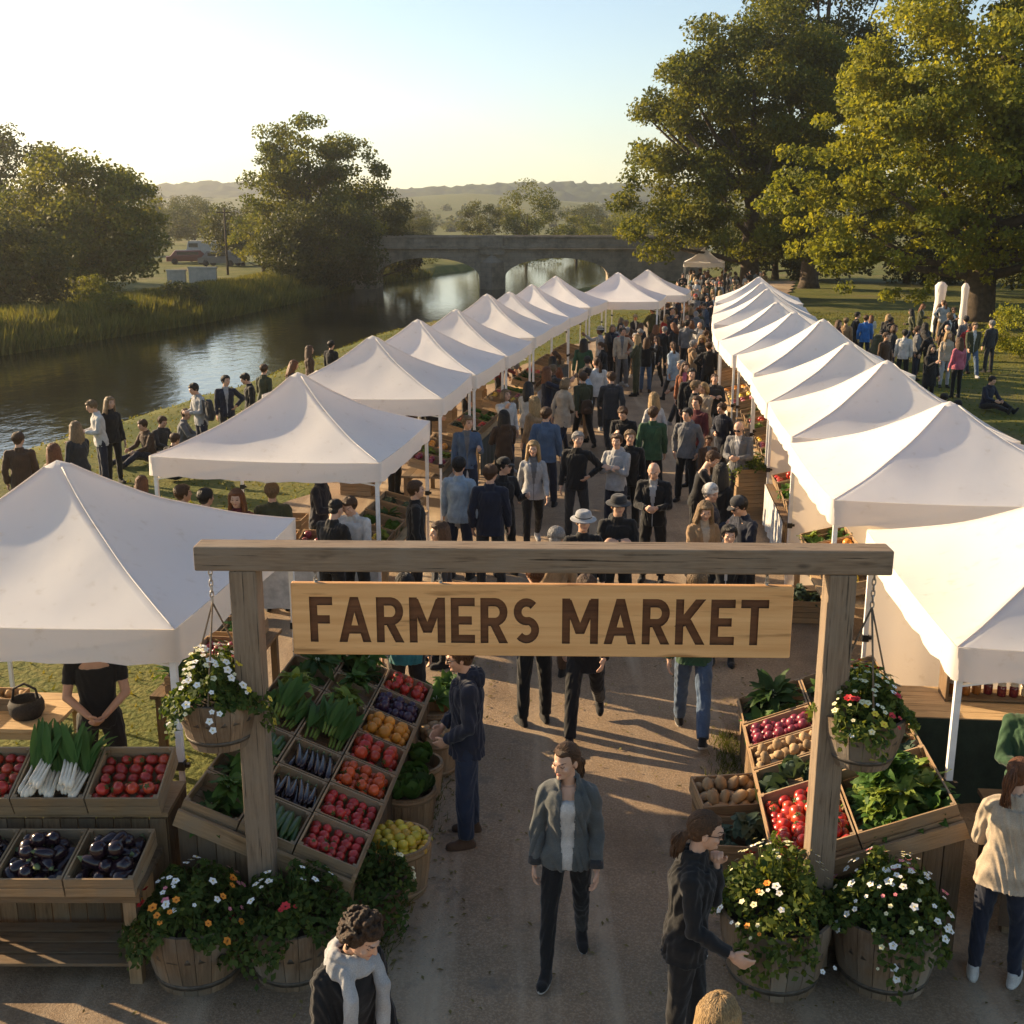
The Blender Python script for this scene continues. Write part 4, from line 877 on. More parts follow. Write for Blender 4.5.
# ---------------------------------------------------------------- front table on the left
TX0, TX1 = -4.15, -2.50
tb = empty('produce_table', ((TX0 + TX1) / 2, 7.1, ROADZ), 0, 'sturdy timber table carrying trays of aubergines at the lower left', 'table')
wd = TX1 - TX0
mb = MB(); mb.box((0, 0, .74), (wd, .52, .04)); mb.box((0, -.235, .69), (wd - .02, .03, .09)); mb.build('tabletop', wood_stall, tb)
for sx in (-1, 1):
    for sy in (-1, 1): mb = MB(); mb.box((0, 0, .345), (.085, .075, .69)); mb.build('leg', wood_crate, tb, Matrix.Translation((sx * (wd / 2 - .09), sy * .2 - .005 * sy, 0)))
mb = MB()
for k in range(4): mb.box((0, -.18 + k * .125, .15), (wd - .1, .10, .022))
mb.build('lower_shelf', wood_stall, tb); mb = MB(); mb.bar((-wd / 2 + .1, -.18, .12), (-wd / 2 + .45, -.18, .68), .04, .03); mb.build('brace', wood_stall, tb)
tz = ROADZ + .762
for k in range(3):
    cx = TX1 - .25 - k * .475; M = Matrix.Translation((cx, 7.06, tz)) @ rotm(R(9)); ordn = ['right hand', 'middle', 'left hand'][k]
    crate(M, .465, .52, .15, f'low tray of dark aubergines on the front table, {ordn} of three', 'aubergine trays on the front table')
    fill(M, .40, .42, .07, 'aubergine', f'glossy dark in the {ordn} tray on the front table', 'aubergine', 3, .80, maxn=30)
plin = empty('tray_plinth', ((TX0 + TX1) / 2, 7.62, ROADZ), 0, 'planked box behind the front table that carries the upper crates', 'stand')
mb = MB()
for k in range(13): mb.box((-wd / 2 + wd * (k + .5) / 13 + .03, -.2, .48), (wd / 13 - .008, .025, .96))
for k in range(4): mb.box((wd / 2 + .02, -.13 + k * .12, .5), (.024, .112, 1.0))
mb.build('planks', wood_stall, plin); mb = MB(); mb.box((.015, .04, .985), (wd + .05, .48, .035), rotm(R(0))); mb.build('top_board', wood_crate, plin)
for k, (knd, nn, ly) in enumerate([('tomato', 'ripe red tomato', 2), ('spring onion', 'bunch of spring onions', 1), ('tomato', 'red tomato', 2)]):
    cx = TX1 - .25 - k * .525; M = Matrix.Translation((cx, 7.62, ROADZ + 1.005)) @ rotm(R(20), 0, 0, (0, 0, .085)); ordn = ['right hand', 'middle', 'left hand'][k]
    crate(M, .515, .50, .17, f'upper crate of {["tomatoes", "spring onions", "tomatoes"][k]} above the aubergine trays, {ordn} of three', 'upper crates above the aubergines')
    if knd == 'tomato': fill(M, .49, .47, .09, knd, f'in the {ordn} upper crate above the aubergines', nn, 2, .98, maxn=30)
    else: fill(M, .46, .40, .13, knd, f'in the {ordn} upper crate above the aubergines', nn, 2, .75, lay=.2, maxn=12)
# ---------------------------------------------------------------- sloping benches on both sides of the road
PH = R(5.6); TILT = R(22)
def bench(name, x0, y0, side, length, cols, zlow, label):
    """origin at the road-side near corner; u goes outward and up, v along the road"""
    r = empty(name, (x0, y0, ROADZ), -PH, label, 'display bench', 'sloping display benches by the gateway')
    wsum = sum(cols); ct, st = math.cos(TILT), math.sin(TILT); wu = wsum * ct; rise = wsum * st
    mb = MB(); n = 9
    for k in range(n):
        t0 = k / n; h = zlow + rise * (t0 + .5 / n) - .03; mb.box((side * wu * (t0 + .5 / n), .02, h / 2), (wu / n - .008, .025, h))
    mb.build('end_planks', wood_stall, r); mb = MB()
    for k in range(n): h = zlow + rise * (k + .5) / n - .03; mb.box((side * wu * (k + .5) / n, length - .02, h / 2), (wu / n - .008, .025, h))
    mb.build('end_planks', wood_stall, r); mb = MB(); m = int(length / .16)
    for k in range(m):
        mb.box((side * .02, .05 + (length - .1) * (k + .5) / m, zlow / 2 - .03), (.025, (length - .1) / m - .008, zlow - .06)); mb.box((side * (wu - .02), .05 + (length - .1) * (k + .5) / m, (zlow + rise) / 2 - .03), (.025, (length - .1) / m - .008, zlow + rise - .06))
    mb.build('side_planks', wood_stall, r)
    T = Matrix.Translation((0, 0, zlow)) @ Matrix.Rotation(-side * TILT, 4, 'Y'); mb = MB()
    for k in range(6): mb.box((side * wsum * (k + .5) / 6, length / 2, -.015), (wsum / 6 - .01, length, .025), T)
    mb.build('sloping_top', wood_crate, r)
    mb = MB(); mb.box((side * wsum / 2, -.005, .0), (wsum, .03, .13), T); mb.box((side * .0, length / 2, .03), (.03, length, .14), T); mb.build('front_rail', wood_crate, r)
    return Matrix.Translation((x0, y0, ROADZ)) @ Matrix.Rotation(-PH, 4, 'Z') @ T
def slot(B, side, u0, w_, v0, d_, h, lab, grp, kind, noun, **k):
    M = B @ Matrix.Translation((side * (u0 + w_ / 2), v0 + d_ / 2, .002)); crate(M, w_ - .012, d_ - .012, h, lab, grp)
    where = k.pop('where'); fill(M, w_ - .05, d_ - .05, h * .55, kind, where, noun, **k)
g1 = 'crates on the left sloping bench'
B = bench('display_bench', -1.15, 7.22, -1, 3.35, [.47, .43, .43], .52, 'sloping planked bench of produce crates along the left side of the road')
seq = [('salad tomato', 'small red tomato'), ('salad tomato', 'small red tomato'), ('orange tomato', 'orange red tomato'), ('tomato', 'red tomato'), ('orange', 'orange'), ('plum', 'dark plum'), ('tomato', 'red tomato')]
for i, (kd, nn) in enumerate(seq):
    od = ORD[i] if i else 'nearest'
    slot(B, -1, .0, .47, .03 + i * .47, .465, .15, f'crate of {pl(nn)} in the lowest row of the left bench, {od} one' if i == 0 else f'crate of {pl(nn)} in the lowest row of the left bench, {od} one', g1, kd, nn, where=f'in the {od} crate of the lowest row on the left bench', layers=2, packed=.98, maxn=27, sc=1.14)
seq = [('cucumber', 'dark cucumber'), ('long aubergine', 'long aubergine'), ('long aubergine', 'long aubergine'), ('leek', 'leek bunch'), ('lettuce', 'bright lettuce'), ('lettuce', 'bright lettuce'), ('chard', 'dark chard bunch')]
for i, (kd, nn) in enumerate(seq):
    od = ORD[i]; kw = dict(lay=.42) if 'aub' in kd or kd == 'cucumber' else (dict(lay=.22) if kd == 'leek' else dict(flat=True))
    slot(B, -1, .47, .43, .03 + i * .47, .465, .13, f'crate of {pl(nn)} in the middle row of the left bench, {od} one', g1, kd, nn, where=f'in the {od} crate of the middle row on the left bench', layers=2, packed=.72, maxn=26, sc=1.1 if 'flat' in kw else 1.0, **kw)
seq = [('chard', 'dark chard bunch'), ('chard', 'leafy chard bunch'), ('cucumber', 'cucumber'), ('leek', 'leek bunch'), ('lettuce', 'lettuce head'), ('chard', 'chard bunch'), ('lettuce', 'lime lettuce')]
for i, (kd, nn) in enumerate(seq):
    od = ORD[i]; kw = dict(lay=.42) if kd == 'cucumber' else (dict(lay=.22) if kd == 'leek' else dict(flat=True))
    slot(B, -1, .90, .43, .03 + i * .47, .465, .13, f'crate of {pl(nn)} in the highest row of the left bench, {od} one', g1, kd, nn, where=f'in the {od} crate of the highest row on the left bench', layers=2, packed=.72, maxn=24, sc=1.1 if 'flat' in kw else 1.0, **kw)
g2 = 'crates on the right sloping bench'
B = bench('display_bench', 1.93, 7.32, 1, 3.0, [.62, .72], .50, 'sloping planked bench of produce bins along the right side of the road')
slot(B, 1, 0, .62, .03, .95, .18, 'big bin of bright red tomatoes beside the right gatepost', g2, 'tomato', 'bright red tomato', where='in the big bin beside the right gatepost', layers=2, packed=.9, sc=1.16, maxn=64)
slot(B, 1, .62, .72, .03, .95, .18, 'big bin of loose green spinach right of the tomato bin', g2, 'spinach', 'green spinach bunch', where='in the big bin right of the tomatoes', layers=3, packed=.5, flat=True, sc=1.1, maxn=90)
slot(B, 1, 0, .62, 1.0, .45, .15, 'crate of pale green cabbages behind the tomato bin', g2, 'blue cabbage', 'blue green cabbage', where='in the crate behind the tomato bin', layers=2, packed=.8, flat=True, maxn=12)
slot(B, 1, 0, .62, 1.46, .42, .15, 'crate of pale potatoes behind the cabbages on the right bench', g2, 'potato', 'pale potato', where='in the crate behind the cabbages on the right bench', layers=2, packed=1.0, maxn=30)
slot(B, 1, 0, .62, 1.89, .45, .15, 'crate of red onions on the right bench behind the potatoes', g2, 'onion', 'red onion', where='in the crate on the right bench behind the potatoes', layers=2, packed=1.0, maxn=36)
slot(B, 1, .62, .72, 1.0, .62, .15, 'crate of grey green kale behind the spinach bin', g2, 'kale', 'grey green kale bunch', where='in the crate behind the spinach bin', layers=2, packed=.75, flat=True, maxn=20)
slot(B, 1, .62, .72, 1.63, .60, .15, 'crate of radish bunches at the back of the right bench', g2, 'radish', 'bunch of red radishes', where='in the crate at the back of the right bench', layers=2, packed=.8, flat=True, maxn=24)
slot(B, 1, 0, .62, 2.36, .60, .15, 'crate of dark greens at the far road corner of the right bench', g2, 'chard', 'dark chard bunch', where='at the far road corner of the right bench', layers=2, packed=.7, flat=True, maxn=14)
slot(B, 1, .62, .72, 2.25, .70, .15, 'crate of lime lettuce at the far outer corner of the right bench', g2, 'lettuce', 'lettuce head', where='at the far outer corner of the right bench', layers=2, packed=.8, flat=True, maxn=16)
# ---------------------------------------------------------------- bushel baskets and crates on the road
def bushel(x, y, r, h, label, kind, noun, where, wicker=wood_crate, layers=2, **kw):
    M = Matrix.Translation((x, y, gz(x, y))); o = empty('bushel_basket', (x, y, gz(x, y)), random.random(), label, 'basket', 'round baskets standing along the benches')
    barrel_mb(r, r * .82, h, 24).build('slats', wicker, o)
    for t in (.12, .9): hoop_mb(r, r * .82, h, t, .035).build('band', wicker, o)
    mb = MB(); mb.lathe([(0, h * .55), (r - .03, h * .6), (r - .03, h * .62), (0, h * .64)], 16); mb.build('filling_board', wicker, o)
    name, ms, pr_ = PM[kind]; n = 0
    for L in range(layers):
        R0 = r - pr_ * (1 + .7 * L); st = pr_ * kw.get('packed', 1.9)
        k = 0
        while k * st <= R0:
            m = max(1, int(6.283 * k * st / st)) if k else 1
            for q in range(m):
                a = q * 6.283 / m + k; d = k * st + random.uniform(-.15, .15) * pr_
                c = link(name, random.choice(ms), None, M @ rotm(random.uniform(-.7, .7) if kind not in ('chard', 'cabbage', 'kale', 'lettuce') else random.uniform(-.25, .25), random.uniform(-.4, .4), random.random() * 6, (d * math.cos(a), d * math.sin(a), h * (.86 if pr_ < .08 else .95) + pr_ * (.3 + 1.2 * L) + .04 * (1 - (d / r) ** 2))))
                tag(c, f'{noun} {where}', name.replace('_', ' '), f'{noun} {where}')
            k += 1
p = P(394, 850, .4); bushel(p.x + .02, p.y, .275, .44, 'round slatted basket of lemons and limes at the near end of the left bench', 'lemon', 'yellow green lemon', 'heaped in the round basket by the left bench')
p = P(402, 800, .35); bushel(p.x + .04, p.y + .05, .25, .38, 'basket of dark cabbages standing behind the lemons', 'cabbage', 'dark green cabbage', 'in the basket behind the lemons', packed=1.18, layers=1)
p = P(418, 772, .35); bushel(p.x, p.y + .1, .22, .34, 'basket of cabbages in front of the potatoes by the left bench', 'cabbage', 'green cabbage', 'in the basket before the potatoes', packed=1.18, layers=1)
p = P(433, 752, .35); bushel(p.x + .02, p.y + .2, .21, .36, 'round basket of brown potatoes near the man in the hooded jacket', 'potato', 'brown potato', 'in the round basket near the man in the hooded jacket')
p = P(434, 718, .35); bushel(p.x, p.y + .12, .23, .36, 'basket of dark greens behind the round basket of potatoes', 'chard', 'chard bunch', 'in the basket behind the brown potatoes', packed=1.2, layers=1)
p = P(447, 694, .4); bushel(p.x, p.y, .2, .36, 'basket of lime lettuce furthest along the left bench', 'lettuce', 'lime lettuce head', 'in the furthest basket along the left bench', packed=1.2, layers=1)
p = P(727, 806, .3); M = Matrix.Translation((p.x, p.y, ROADZ + .26)) @ rotm(R(10), 0, .12)
crate(Matrix.Translation((p.x, p.y, ROADZ)) @ rotm(0, 0, .12), .50, .40, .26, 'upturned crate under the potatoes on the right side of the road', None, wood_stall)
crate(M, .56, .42, .15, 'open crate of pale potatoes standing on an upturned crate by the road'); fill(M, .53, .39, .08, 'potato', 'in the open crate on the upturned crate', 'large pale potato', 2, 1.0, maxn=34)
for i, (px, py, lab) in enumerate([(742, 838, 'crate of dark kale on the road in front of the potatoes'), (770, 712, 'crate of dark kale on the road beside the red onions'), (800, 600, 'crate of greens on the ground beyond the right end of the sign')]):
    p = P(px, py, .3); M = Matrix.Translation((p.x, p.y, ROADZ)) @ rotm(0, 0, -.1); crate(M, .58, .48, .30, lab); fill(M, .54, .44, .26, 'kale', ['in the crate in front of the potatoes', 'in the crate beside the red onions', 'in the crate beyond the sign'][i], 'dark kale bunch', 2, .72, flat=True, maxn=22)
# ---------------------------------------------------------------- tables in the tents
def table(x, y, rz, L, W, h, label, group='market tables in the tents', mat=wood_light, cl=None):
    z = gz(x, y); r = empty('market_table', (x, y, z), rz, label, 'table', group); mb = MB()
    for k in range(5): mb.box((0, -W / 2 + W * (k + .5) / 5, h - .018), (L, W / 5 - .006, .036))
    mb.build('tabletop', mat, r)
    for sx in (-1, 1):
        for sy in (-1, 1): mb = MB(); mb.box((0, 0, (h - .037) / 2), (.07, .07, h - .037)); mb.build('leg', mat, r, Matrix.Translation((sx * (L / 2 - .08), sy * (W / 2 - .07), 0)))
    mb = MB(); mb.box((0, -W / 2 + .1, h - .09), (L - .1, .025, .1)); mb.box((0, W / 2 - .1, h - .09), (L - .1, .025, .1)); mb.build('apron', mat, r)
    if cl:
        mb = MB(); n = 24
        vs = [(-L / 2 - .01 + (L + .02) * i / n, -W / 2 - .02 - .02 * math.sin(i * 1.7) * (1 - j / 3), .1 + (h - .1) * j / 3) for j in range(4) for i in range(n + 1)]
        mb.add(vs, [(j * (n + 1) + i, j * (n + 1) + i + 1, (j + 1) * (n + 1) + i + 1, (j + 1) * (n + 1) + i) for j in range(3) for i in range(n)], 0, None, True); mb.build('skirt', cloth(*cl), r)
    return Matrix.Translation((x, y, z + h)) @ Matrix.Rotation(rz, 4, 'Z')
T = table(-4.75, 9.65, -.05, 1.5, .8, .86, 'pale wooden table beside the seller in the black shirt', None)
mb = MB(); mb.lathe([(.001, 0), (.12, 0), (.15, .05), (.155, .12), (.13, .17), (.12, .165), (.11, .1), (.001, .1)], 18); mb.tube([(-.12, 0, .15), (-.1, 0, .26), (0, 0, .31), (.1, 0, .26), (.12, 0, .15)], .012, 6)
tag(mb.build('basket', m_plain('dark_wicker', (.03, .025, .022), .8, .4, 60, .6), None, T @ Matrix.Translation((.42, -.12, 0))), 'round dark basket with a handle on the seller\'s pale table', 'basket')
M = T @ Matrix.Translation((.12, .1, 0)); crate(M, .34, .26, .12, 'small pale crate of garlic on the seller\'s table'); fill(M, .32, .24, .07, 'potato', 'in the small pale crate on the seller\'s table', 'small potato', 1, 1.0, sc=.8)
M = T @ Matrix.Translation((-.35, 0, 0)); crate(M, .5, .4, .16, 'pale crate of onions at the far end of the seller\'s table'); fill(M, .46, .36, .1, 'onion', 'in the pale crate on the seller\'s table', 'red onion', 1, 1.0)
T = table(-2.95, 10.9, R(84), 1.9, .7, .84, 'rough wooden table behind the left sloping bench', None, wood_stall)
for k in range(3):
    M = T @ Matrix.Translation((-.62 + k * .62, 0, 0)); kd = ['leek', 'onion', 'lettuce'][k]; crate(M, .5, .45, .16, f'crate of {["leeks", "onions", "lettuces"][k]} on the rough table behind the left bench', 'crates on the rough table'); fill(M, .46, .41, .1, kd, 'on the rough table behind the left bench', kd + ' heap', 1, .95, flat=True)
# counter and jar shelf under the nearest lawn-side tent
T = table(4.75, 9.5, -PH, 2.6, .7, .9, 'wooden counter of jars under the nearest tent on the right', None, wood_light, ('dark green', (.02, .035, .025)))
sh = empty('jar_shelf', T.translation, -PH, 'open wooden shelf of jars standing on the right counter', 'shelf'); sh.location = T @ Vector((-.35, .12, 0))
mb = MB(); 
for s in (-1, 1): mb.box((s * .5, 0, .3), (.025, .24, .6))
mb.build('side_panels', wood_stall, sh)
for k in range(3): mb = MB(); mb.box((0, 0, .03 + k * .24), (.97, .235, .02)); mb.build('shelf', wood_stall, sh)
jar_lid = m_plain('jar_lid', (.55, .48, .38), .4, .2, 20, .05)
def jar_mesh(c, nm):
    mb = MB(); mb.lathe([(.001, 0), (.036, 0), (.04, .01), (.04, .085), (.032, .1), (.001, .1)], 12); mb.lathe([(.001, .1), (.036, .1), (.036, .12), (.001, .12)], 12, 1); return mb.mesh('jar', [m_plain('preserve_' + nm, c, .12, .1, 10, 0, .6), jar_lid])
JM = [jar_mesh((.25, .09, .02), 'honey'), jar_mesh((.12, .015, .02), 'jam'), jar_mesh((.42, .36, .26), 'cream')]
for k in range(3):
    for i in range(9):
        o = link('jar', JM[(i // 3 + k) % 3], None, Matrix.Translation(sh.location) @ rotm(0, 0, -PH) @ Matrix.Translation((-.42 + i * .105, random.uniform(-.03, .02), .041 + k * .24)))
        tag(o, f'{["honey", "dark jam", "cream"][(i // 3 + k) % 3]} jar on the {["bottom", "middle", "top"][k]} board of the jar shelf', 'jar', f'{["honey", "dark jam", "cream"][(i // 3 + k) % 3]} jars on the {["bottom", "middle", "top"][k]} board')
card = m_plain('cardboard', (.40, .27, .15), .85, .15, 6, .1); paper = m_plain('white_paper_bag', (.66, .63, .58), .8, .1, 6, .3)
def carton(M, w_, d_, h_, lab, mat=card):
    mb = MB(); t = .006
    for s in (-1, 1): mb.box((0, s * d_ / 2, h_ / 2), (w_, t, h_)); mb.box((s * w_ / 2, 0, h_ / 2), (t, d_ - 2 * t, h_)); mb.box((0, s * (d_ / 2 + .04), h_ + .02), (w_ - .02, .1, .005), rotm(0)); mb.box((s * (w_ / 2 + .05), 0, h_ - .004), (.1, d_ - .04, .005))
    mb.box((0, 0, .01), (w_ - .02, d_ - .02, .01)); tag(mb.build('cardboard_box', mat, None, M), lab, 'box')
carton(T @ Matrix.Translation((.45, -.05, 0)), .4, .3, .2, 'white open box on the right counter beside the jar shelf', paper)
carton(T @ Matrix.Translation((.98, .05, 0)), .36, .3, .24, 'brown open box at the far end of the right counter')
mb = MB(); mb.lathe([(.001, 0), (.14, 0), (.17, .1), (.15, .3), (.09, .38), (.1, .42), (.06, .4), (.001, .36)], 14); tag(mb.build('paper_sack', paper, None, Matrix.Translation((3.55, 8.95, ROADZ))), 'pale paper sack on the ground below the right counter', 'sack')
T = table(4.35, 7.72, -PH, 1.5, .75, .80, 'planked counter in front of the woman in the beige sweater', None, wood_stall, ('brown sacking', (.10, .06, .035)))
M = T @ Matrix.Translation((.15, .05, 0)); crate(M, .55, .45, .16, 'crate of leaf bunches on the counter before the woman in beige'); fill(M, .5, .4, .1, 'chard', 'on the counter before the woman in beige', 'green leaf bunch', 1, .8, flat=True)
# tables along both rows
PRO = [('orange', 'orange'), ('tomato', 'tomato'), ('potato', 'potato'), ('lettuce', 'lettuce'), ('lemon', 'lemon'), ('cabbage', 'cabbage'), ('onion', 'red onion'), ('chard', 'chard bunch'), ('spinach', 'spinach bunch'), ('kale', 'kale bunch')]
for side, Trow, sg in (('river', LT, 1), ('lawn', RT, -1)):
    for i, (x, y, sc) in enumerate(Trow):
        if i == 0 or i > 7: continue
        a, b_ = Trow[max(0, i - 1)], Trow[min(len(Trow) - 1, i + 1)]; th = -math.atan2(b_[0] - a[0], b_[1] - a[1])
        d = Matrix.Rotation(th, 4, 'Z') @ Vector((sg * 1.15, 0, 0)); tx, ty = x + d.x, y + d.y; who = f'{ORD[i]} {side}-side tent'
        T = table(tx, ty, th + sg * R(90), 2.5, .8, .78, f'produce table along the road under the {who}', mat=wood_light if i % 2 else wood_stall, cl=[('dark green', (.02, .035, .025)), ('brown sacking', (.10, .06, .035)), ('white', (.55, .53, .5))][i % 3] if i % 3 != 1 else None)
        for k in range(4):
            kd, nn = PRO[(i * 3 + k * 2 + (0 if sg > 0 else 5)) % len(PRO)]; M = T @ Matrix.Translation((-.9 + k * .6, .0, .0)) @ rotm(R(14), 0, random.uniform(-.05, .05), (0, 0, .09))
            crate(M, .55, .6, .16, f'crate of {nn} heap on the table under the {who}, {["first", "second", "third", "fourth"][k]} along', f'crates under the {who}')
            if i < 6: fill(M, .52, .56, .1, kd, f'in a crate on the table under the {who}', nn, 1, 1.0 if PM[kd][2] > .08 else 1.5, flat=PM[kd][2] > .08, sc=1.0 if PM[kd][2] > .08 else 1.35, maxn=14)
        if i < 6:
            # stacked crates or cartons behind each table
            q = Matrix.Rotation(th, 4, 'Z') @ Vector((-sg * .5, .6, 0)); T2 = Matrix.Translation((x + q.x, y + q.y, gz(x, y))) @ Matrix.Rotation(th, 4, 'Z')
            for k in range(3): crate(T2 @ Matrix.Translation((0, 0, .262 * k)) @ rotm(0, 0, random.uniform(-.1, .1)), .6, .45, .26, f'empty crate stacked behind the table under the {who}, {["bottom", "middle", "top"][k]}', f'stacked crates under the {who}')
# table across the front of the second river-side tent
T = table(-2.85, 14.75, -R(5), 2.3, .7, .8, 'table of goods across the front of the second river-side tent', None, wood_light, ('white', (.55, .53, .5)))
for k in range(4):
    kd, nn = [('potato', 'loaf sized potato'), ('orange', 'bright orange'), ('onion', 'red onion'), ('lemon', 'lemon')][k]; M = T @ Matrix.Translation((-.85 + k * .56, 0, 0)) @ rotm(R(10), 0, 0, (0, 0, .06)); crate(M, .5, .5, .13, f'shallow crate of {pl(nn)} across the front of the second river-side tent', 'shallow crates across the second tent'); fill(M, .46, .46, .08, kd, 'across the front of the second river-side tent', nn, 1, 1.15, sc=1.2, maxn=16)
# stacked orange crates with flowers by the lawn row
p = P(745, 520, 0)
for k in range(3):
    crate(Matrix.Translation((p.x + .05, p.y, gz(p.x, p.y) + .302 * k)) @ rotm(0, 0, .1 * k), .62, .48, .30, f'orange stained crate in the stack topped with flowers beside the lawn row, {["bottom", "middle", "top"][k]}', 'orange crates stacked by the lawn row')
fb = empty('flower_bunches', (p.x + .05, p.y, gz(p.x, p.y) + .9), 0, 'pale flowers heaped on the stacked crates beside the lawn row', 'flowers'); planting(fb, .3, 0, .42, .25, 900, [('cream', 30), ('white', 14), ('orange', 6)], 41, .5)
# ---------------------------------------------------------------- people
SKIN = [m_plain('skin_' + n, c, .5, .08, 18, .08, .35) for n, c in (('fair', (.52, .31, .21)), ('light', (.46, .26, .17)), ('tan', (.36, .19, .115)), ('brown', (.17, .085, .05)))]
eye_m = m_plain('eyes', (.03, .02, .018), .3, .1, 20, 0); brow_m = m_plain('brows', (.11, .06, .04), .8, .2, 60, 0); lip_m = m_plain('lips', (.36, .13, .10), .5, .1, 20, 0)
def m_hair(name, c):
    m, nt, b = newmat('hair_' + name); v = coords(nt, 'Object', (1, 1, .22)); f = ramp(nt, noise(nt, v, 110, 4, .7), .3, .7)
    o = mix_rgb(nt, f, dark(c, .45), tuple(min(1, x * 1.35) for x in c)); nt.links.new(o, b.inputs['Base Color']); b.inputs['Roughness'].default_value = .5; b.inputs['Specular IOR Level'].default_value = .35
    gi = nt.nodes.new('ShaderNodeNewGeometry'); o = mix_rgb(nt, gi.outputs['Random Per Island'], mix_rgb(nt, 1, o, (.74, .74, .74), 'MULTIPLY'), mix_rgb(nt, 1, o, (1.1, 1.1, 1.1), 'MULTIPLY')); nt.links.new(o, b.inputs['Base Color'])
    bump(nt, b, f, .8, .01); return m
HAIR = {k: m_hair(k, c) for k, c in dict(black=(.018, .014, .012), brown=(.095, .045, .02), dark=(.05, .025, .012), auburn=(.17, .06, .02), blonde=(.36, .23, .1), grey=(.32, .30, .28), fair=(.22, .14, .07)).items()}
V3 = Vector
def ring_loft(mb, rings, M=None, n=18):
    """closed skin over ellipse rings (centre, half width, half depth)"""
    vs = []
    for c, a, b_ in rings:
        for k in range(n):
            t = 6.2832 * k / n; q = V3((math.copysign(abs(math.cos(t)) ** .85, math.cos(t)) * a, math.copysign(abs(math.sin(t)) ** .85, math.sin(t)) * b_, 0)); vs.append(V3(c) + q)
    m = len(rings); fs = [(i * n + k, i * n + (k + 1) % n, (i + 1) * n + (k + 1) % n, (i + 1) * n + k) for i in range(m - 1) for k in range(n)] + [tuple(range(n - 1, -1, -1)), tuple(range((m - 1) * n, m * n))]
    mb.add(vs, fs, 0, M, True)
def limb(mb, pts, rad, cap0=True, cap1=True, M=None):
    """tapered limb through joints, rounded at each joint"""
    for i in range(len(pts) - 1): mb.tube([pts[i], pts[i] * .5 + pts[i + 1] * .5, pts[i + 1]], [rad[i], (rad[i] + rad[i + 1]) / 2 * 1.03, rad[i + 1]], 12, 0, M)
    for i in range(len(pts)):
        if (i == 0 and not cap0) or (i == len(pts) - 1 and not cap1): continue
        mb.ball(pts[i], rad[i] * (1.0 if i in (0, len(pts) - 1) else 1.02), M, 0, 12, 8)
def skeleton(p):
    """forward kinematics; the figure faces -y, z up, about 1.74 m tall"""
    f = p.get('fem', 0); K = {}
    hx, sx = (.086, .15) if f else (.09, .18)
    zc = .93; Tm = Matrix.Translation((0, 0, zc)) @ Matrix.Rotation(R(p.get('twist', 0)), 4, 'Z') @ Matrix.Rotation(R(p.get('lean', 0)), 4, 'X') @ Matrix.Translation((0, 0, -zc)); K['T'] = Tm
    for s, n in ((1, 'L'), (-1, 'R')):
        h, kn, ab = p.get('hip' + n, 0), p.get('knee' + n, 0), p.get('ab' + n, 3)
        hip = V3((s * hx, 0, .91)); d = V3((s * math.sin(R(ab)), -math.sin(R(h)), -math.cos(R(h)))).normalized(); kne = hip + d * .42
        a = h - kn; d2 = V3((s * math.sin(R(ab * .3)), -math.sin(R(a)), -math.cos(R(a)))).normalized(); ank = kne + d2 * .41
        ft = R(p.get('foot' + n, 0)); K['leg' + n] = (hip, kne, ank, ft, R(p.get('toe' + n, 8)) * s)
        sh = Tm @ V3((s * sx, .01, 1.395 if not f else 1.365)); fl, b_, el, inn = p.get('arm' + n, (4, 8, 14, 0))
        Rm = Tm.to_3x3(); v = V3((s * math.sin(R(b_)), -math.sin(R(fl)) * math.cos(R(b_)), -math.cos(R(fl)) * math.cos(R(b_)))); elb = sh + Rm @ v * .285
        q = fl + el; v2 = V3((-s * math.sin(R(inn)) * abs(math.sin(R(q))) + s * math.sin(R(b_)) * .35, -math.cos(R(inn)) * math.sin(R(q)), -math.cos(R(q)))).normalized(); wr = elb + Rm @ v2 * .25
        K['arm' + n] = (sh, elb, wr, (Rm @ v2).normalized())
    yw, pt, rl = p.get('head', (0, 0, 0)); K['head'] = Tm @ Matrix.Translation((0, 0, 1.47)) @ Matrix.Rotation(R(yw), 4, 'Z') @ Matrix.Rotation(R(pt), 4, 'X') @ Matrix.Rotation(R(rl), 4, 'Y') @ Matrix.Translation((0, -.018, .155))
    lo = min(K['legL'][2].z - .085, K['legR'][2].z - .085, .80 if p.get('sit') else 9); K['drop'] = lo
    return K
def torso_rings(f, g=0.0, z0=.84, z1=1.47, flare=0):
    R_ = [(.84, .160 + .008 * f, .112), (.92, .163 + .010 * f, .118), (1.0, .150 - .010 * f, .106), (1.09, .138 - .022 * f, .096), (1.2, .150 - .022 * f, .106 + .006 * f), (1.3, .162 - .024 * f, .114 + .012 * f), (1.36, .155 - .024 * f, .104), (1.40, .125 - .016 * f, .09), (1.44, .078, .07), (1.475, .058, .058)]
    out = []
    for z, a, b_ in R_:
        if z0 - .02 <= z <= z1: out.append(((0, 0, z), a + g, b_ + g))
    return out
